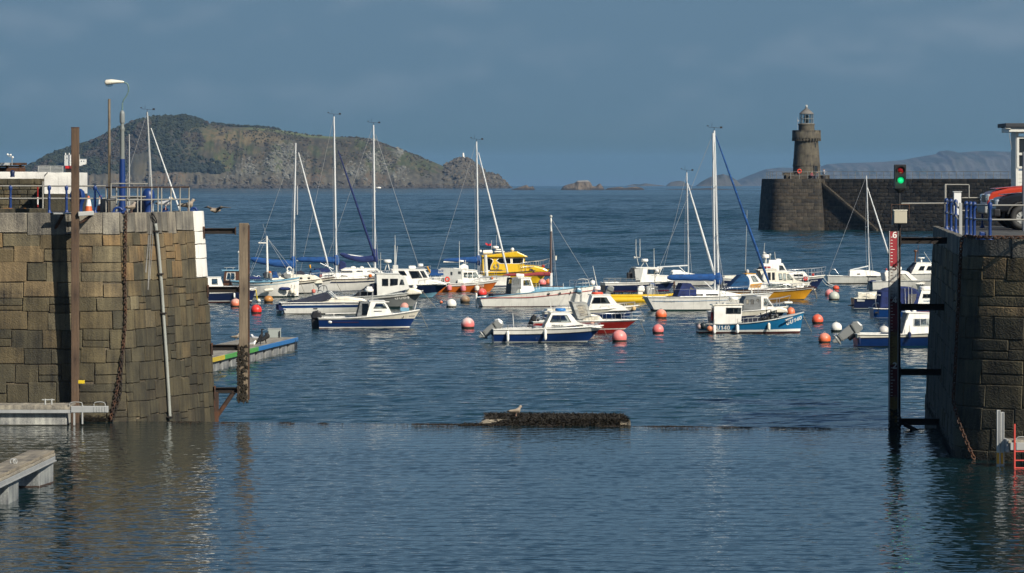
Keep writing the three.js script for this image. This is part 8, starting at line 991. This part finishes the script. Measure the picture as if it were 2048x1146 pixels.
// ------------------------------------------------------------------ mooring buoys
{
  const seaD = py => { let d = 300; for (let i = 0; i < 8; i++) d = (HC - SEA + d * d / R2) * F / (py - EY); return d; };
  const buoy = (px, wl, r, col, label, o = {}) => {
    const d = seaD(wl), R = r / F * d, g = thing('mooring_buoy', label, 'buoy', [at(px, 0, d).x, SEA - d * d / R2, -d], 0, 'mooring buoys afloat in the harbour');
    const sp = new THREE.SphereGeometry(R, 24, 18).scale(1, o.sy ?? 1, 1).translate(0, R * (o.up ?? 0.62), 0), p = sp.attributes.position, c = []; const rr = rng(Math.round(px));
    const s0 = rr() * 50; for (let i = 0; i < p.count; i++) { const k = p.getY(i) / (R * 1.6), n = fbm(p.getX(i) / R * 1.5 + s0, p.getY(i) / R * 1.5 + p.getZ(i) / R, 4), f = clamp((o.fade ?? 0.25) * sstep(0.35, 0.9, k + 0.5 * (n - 0.5)) + 0.25 * (n - 0.5)); c.push(lerp(col[0], 0.75, f), lerp(col[1], 0.68, f), lerp(col[2], 0.62, f)); }
    sp.setAttribute('color', new THREE.Float32BufferAttribute(c, 3)); part('float', sp, std([1, 1, 1], 0.42, 0, { vertexColors: true }), g);
    part('weed_band', lathe([[R * 0.84, -0.1], [R * 0.90, 0.01], [R * 0.965, R * 0.20 + 0.03], [R * 0.93, R * 0.22 + 0.03]], 0, 0, 0, 20), o.band ?? M.weed, g); part('eye', [new THREE.TorusGeometry(R * 0.14, R * 0.035, 6, 12).translate(0, R * ((o.up ?? 0.62) + (o.sy ?? 1) * 1.04), 0)], M.galv, g); return g;
  };
  const orange = [0.72, 0.13, 0.035], pink = [0.72, 0.17, 0.16], red = [0.7, 0.035, 0.025], white = [0.74, 0.72, 0.66];
  buoy(471, 614, 10.5, [0.66, 0.17, 0.08], 'faded orange mooring buoy left of the timber post', { fade: 0.4 }); buoy(512.5, 627, 11, red, 'bright red mooring buoy right of the timber post', { fade: 0.02 });
  buoy(537, 605, 9.5, [0.45, 0.2, 0.05], 'tan barrel shaped mooring buoy with blue top', { sy: 0.85, fade: 0.05 }); buoy(517.5, 604, 4, white, 'tiny white buoy left of the tan barrel buoy', { fade: 0.1 });
  buoy(902.5, 615, 10.5, white, 'white topped mooring buoy with brown base', { fade: 0.5 }); buoy(930, 605.5, 10, [0.24, 0.15, 0.08], 'brown mooring buoy right of the white topped one', { fade: 0.2, sy: 0.85 }); buoy(882.5, 606, 3, orange, 'tiny orange float left of the white topped buoy');
  buoy(935.5, 657, 13.5, pink, 'pink and white mooring buoy left of the silver outboards', { fade: 0.75 }); buoy(1238.5, 684, 15, pink, 'largest pink mooring buoy at the bow of the blue cuddy boat', { fade: 0.22 });
  buoy(1322, 637, 11.5, orange, 'orange mooring buoy below the white sloop', { fade: 0.3 }); buoy(1316, 667, 11.5, pink, 'pink mooring buoy left of the teal fishing boat', { fade: 0.15 }); buoy(1635, 647, 11.5, [0.74, 0.11, 0.05], 'orange red mooring buoy right of the teal bow', { fade: 0.12 }); buoy(1649, 686, 12.5, orange, 'orange mooring buoy nearest the tilted grey outboard', { fade: 0.2 });
  buoy(1672.5, 663, 11.5, white, 'white mooring buoy with dark green foot', { fade: 0.1, band: M.green }); buoy(1659, 593, 9, pink, 'pink mooring buoy touching the pale grey one', { fade: 0.25 }); buoy(1668, 600.5, 11, [0.42, 0.44, 0.37], 'pale grey green mooring buoy touching the pink one', { fade: 0.2 }); buoy(1672, 580, 6.5, [0.68, 0.08, 0.03], 'small flat orange red buoy at the bow of the small plain sloop', { fade: 0.05, sy: 0.8 });
  buoy(964, 592, 9.5, red, 'rose red mooring buoy behind the stern of the motor sailer', { fade: 0.2 }); buoy(1581.5, 630, 8.5, [0.7, 0.14, 0.03], 'pear shaped orange buoy behind the teal fishing boat', { sy: 1.2, fade: 0.08 }); buoy(1084.5, 571, 8, pink, 'pink mooring buoy at the bow of the yellow cruiser', { fade: 0.3 }); buoy(1097, 569, 7, [0.6, 0.16, 0.05], 'orange brown buoy half hidden by the mast of the motor sailer', { fade: 0.1 });
  buoy(757.5, 607, 8, pink, 'pinkish white buoy behind the cabin of the blue and white fishing boat', { fade: 0.7 }); buoy(1768, 672, 11.5, [0.5, 0.48, 0.44], 'big grey white dome buoy behind the tilted outboard boat', { fade: 0.2, up: 0.8 });
}
// ------------------------------------------------------------------ birds
{
  const gullBones = [[-0.2, 0.22, 0, 0.055, 0.07, 0.235, 0, 0.092], [0.08, 0.27, 0, 0.07, 0.15, 0.36, 0, 0.046], [0.165, 0.395, 0, 0.046, 0.18, 0.395, 0, 0.042], [0.21, 0.39, 0, 0.02, 0.262, 0.378, 0, 0.008], [-0.2, 0.225, 0, 0.045, -0.36, 0.205, 0, 0.014], [-0.31, 0.235, 0.045, 0.018, 0.06, 0.255, 0.07, 0.052], [-0.31, 0.235, -0.045, 0.018, 0.06, 0.255, -0.07, 0.052], [0, 0.18, 0.03, 0.013, 0.005, 0.01, 0.03, 0.011], [0, 0.18, -0.03, 0.013, 0.005, 0.01, -0.03, 0.011]];
  const adult = (x, y, z) => x > 0.215 ? [0.6, 0.38, 0.05] : y < 0.14 ? [0.5, 0.25, 0.2] : x < -0.28 && y > 0.2 ? [0.05, 0.05, 0.05] : y > 0.225 && x < 0.07 && Math.abs(z) > 0.0 ? [0.38, 0.39, 0.40] : [0.82, 0.81, 0.78];
  const young = (x, y, z) => { const n = 0.5 * vn(x * 70, y * 70 + z * 50) - 0.15; return x > 0.215 ? [0.05, 0.04, 0.04] : y < 0.14 ? [0.35, 0.22, 0.17] : x < -0.28 ? [0.06, 0.05, 0.04] : y > 0.3 ? [0.3, 0.25, 0.2] : [0.38 * (0.6 + 0.7 * n), 0.31 * (0.6 + 0.7 * n), 0.23 * (0.6 + 0.7 * n)]; };
  const gA = body(gullBones, 0.014, 0.04, adult), gY = body(gullBones, 0.014, 0.04, young);
  const rest = gullBones.slice(0, 7).map(b => [b[0], b[1] - 0.13, b[2], b[3], b[4], b[5] - 0.13, b[6], b[7]]), gR = body(rest, 0.018, 0.04, (x, y, z) => adult(x, y + 0.13, z));
  const bird = (name, geo, p, turn, k, label, cat = 'gull') => { const g = thing(name, label, cat, p, turn); g.scale.setScalar(k); part('plumage', geo.clone(), VC, g); };
  const LQ = LP.top - 0.03, on = (px, d, y) => [at(px, 0, d).x, y, -d];
  bird('gull', gA, on(331, 141.3, LQ + 0.07), 0.35, 1.0, 'white adult gull standing on the left pier edge'); bird('gull', gY, on(376, 143.0, LQ), 0.25, 1.0, 'brown young gull standing nearest the white painted corner'); bird('gull', gY, on(263, 137.0, LQ), 0.9, 0.85, 'brown young gull behind the rails beside the hanging chain');
  bird('gull', gY, on(1032, 135.6, 0.175), 0.3, 0.85, 'pale brown gull standing on the weedy block in the entrance');
  const q = (px, py) => { const d = (HC - SEA - 0.64) * F / (py - EY); return [at(px, 0, d).x, SEA + 0.64, -d]; };
  bird('gull', gR, q(509, 679), 2.9, 0.85, 'dark backed gull sitting at the back of the coloured pontoon'); bird('gull', gR, q(505, 691), 0.2, 0.8, 'pale gull sitting nearest the green edge of the pontoon'); bird('gull', gY, q(472, 681), 0.1, 0.8, 'gull sitting left of the timber post on the pontoon');
  const cB = body([[-0.1, 0.16, 0, 0.06, 0.06, 0.4, 0, 0.085], [0.06, 0.42, 0, 0.06, 0.1, 0.56, 0, 0.035], [0.1, 0.56, 0, 0.035, 0.08, 0.68, 0, 0.032], [0.09, 0.71, 0, 0.038, 0.12, 0.715, 0, 0.034], [0.14, 0.71, 0, 0.016, 0.22, 0.70, 0, 0.008], [-0.1, 0.16, 0, 0.05, -0.2, 0.02, 0, 0.02], [-0.14, 0.14, 0.07, 0.025, 0.04, 0.4, 0.08, 0.04], [-0.14, 0.14, -0.07, 0.025, 0.04, 0.4, -0.08, 0.04], [0, 0.2, 0.04, 0.02, 0.03, 0.01, 0.04, 0.016], [0, 0.2, -0.04, 0.02, 0.03, 0.01, -0.04, 0.016]], 0.018, 0.04, () => [0.012, 0.012, 0.013]), cS = body([[-0.14, 0.16, 0, 0.07, 0.08, 0.32, 0, 0.11], [0.08, 0.36, 0, 0.06, 0.05, 0.42, 0, 0.05], [0.05, 0.43, 0, 0.04, 0.0, 0.44, 0, 0.03], [-0.14, 0.16, 0, 0.05, -0.26, 0.06, 0, 0.02], [0, 0.16, 0.04, 0.02, 0.03, 0.01, 0.04, 0.016], [0, 0.16, -0.04, 0.02, 0.03, 0.01, -0.04, 0.016]], 0.018, 0.04, () => [0.014, 0.014, 0.014]);
  bird('cormorant', cB, q(520, 689), 0.2, 1.0, 'black cormorant standing upright on the coloured pontoon', 'cormorant'); bird('cormorant', cS, q(531, 687), 0.3, 1.1, 'black cormorant hunched right of the upright one', 'cormorant');
  // gull in flight off the corner
  const fl = body([[-0.22, 0, 0, 0.03, 0, 0, 0, 0.075], [0, 0, 0, 0.075, 0.14, 0.01, 0, 0.055], [0.17, 0.02, 0, 0.045, 0.2, 0.02, 0, 0.04], [0.22, 0.01, 0, 0.015, 0.27, 0, 0, 0.008], [0.02, 0.03, 0.05, 0.05, 0.06, 0.12, 0.3, 0.028], [0.06, 0.12, 0.3, 0.028, -0.1, 0.1, 0.62, 0.01], [0.02, 0.03, -0.05, 0.05, 0.06, 0.12, -0.3, 0.028], [0.06, 0.12, -0.3, 0.028, -0.1, 0.1, -0.62, 0.01], [-0.06, 0.03, 0.05, 0.03, -0.04, 0.1, 0.3, 0.016], [-0.06, 0.03, -0.05, 0.03, -0.04, 0.1, -0.3, 0.016]], 0.016, 0.05, (x, y, z) => Math.abs(z) > 0.12 ? [0.10, 0.085, 0.07] : [0.25, 0.2, 0.15]);
  const f = thing('gull', 'brown gull flying past the white painted corner', 'gull', at(431, 421, 146).toArray(), 0.9 + Math.PI); part('plumage', fl, VC, f);
}
renderer.render(scene, camera);
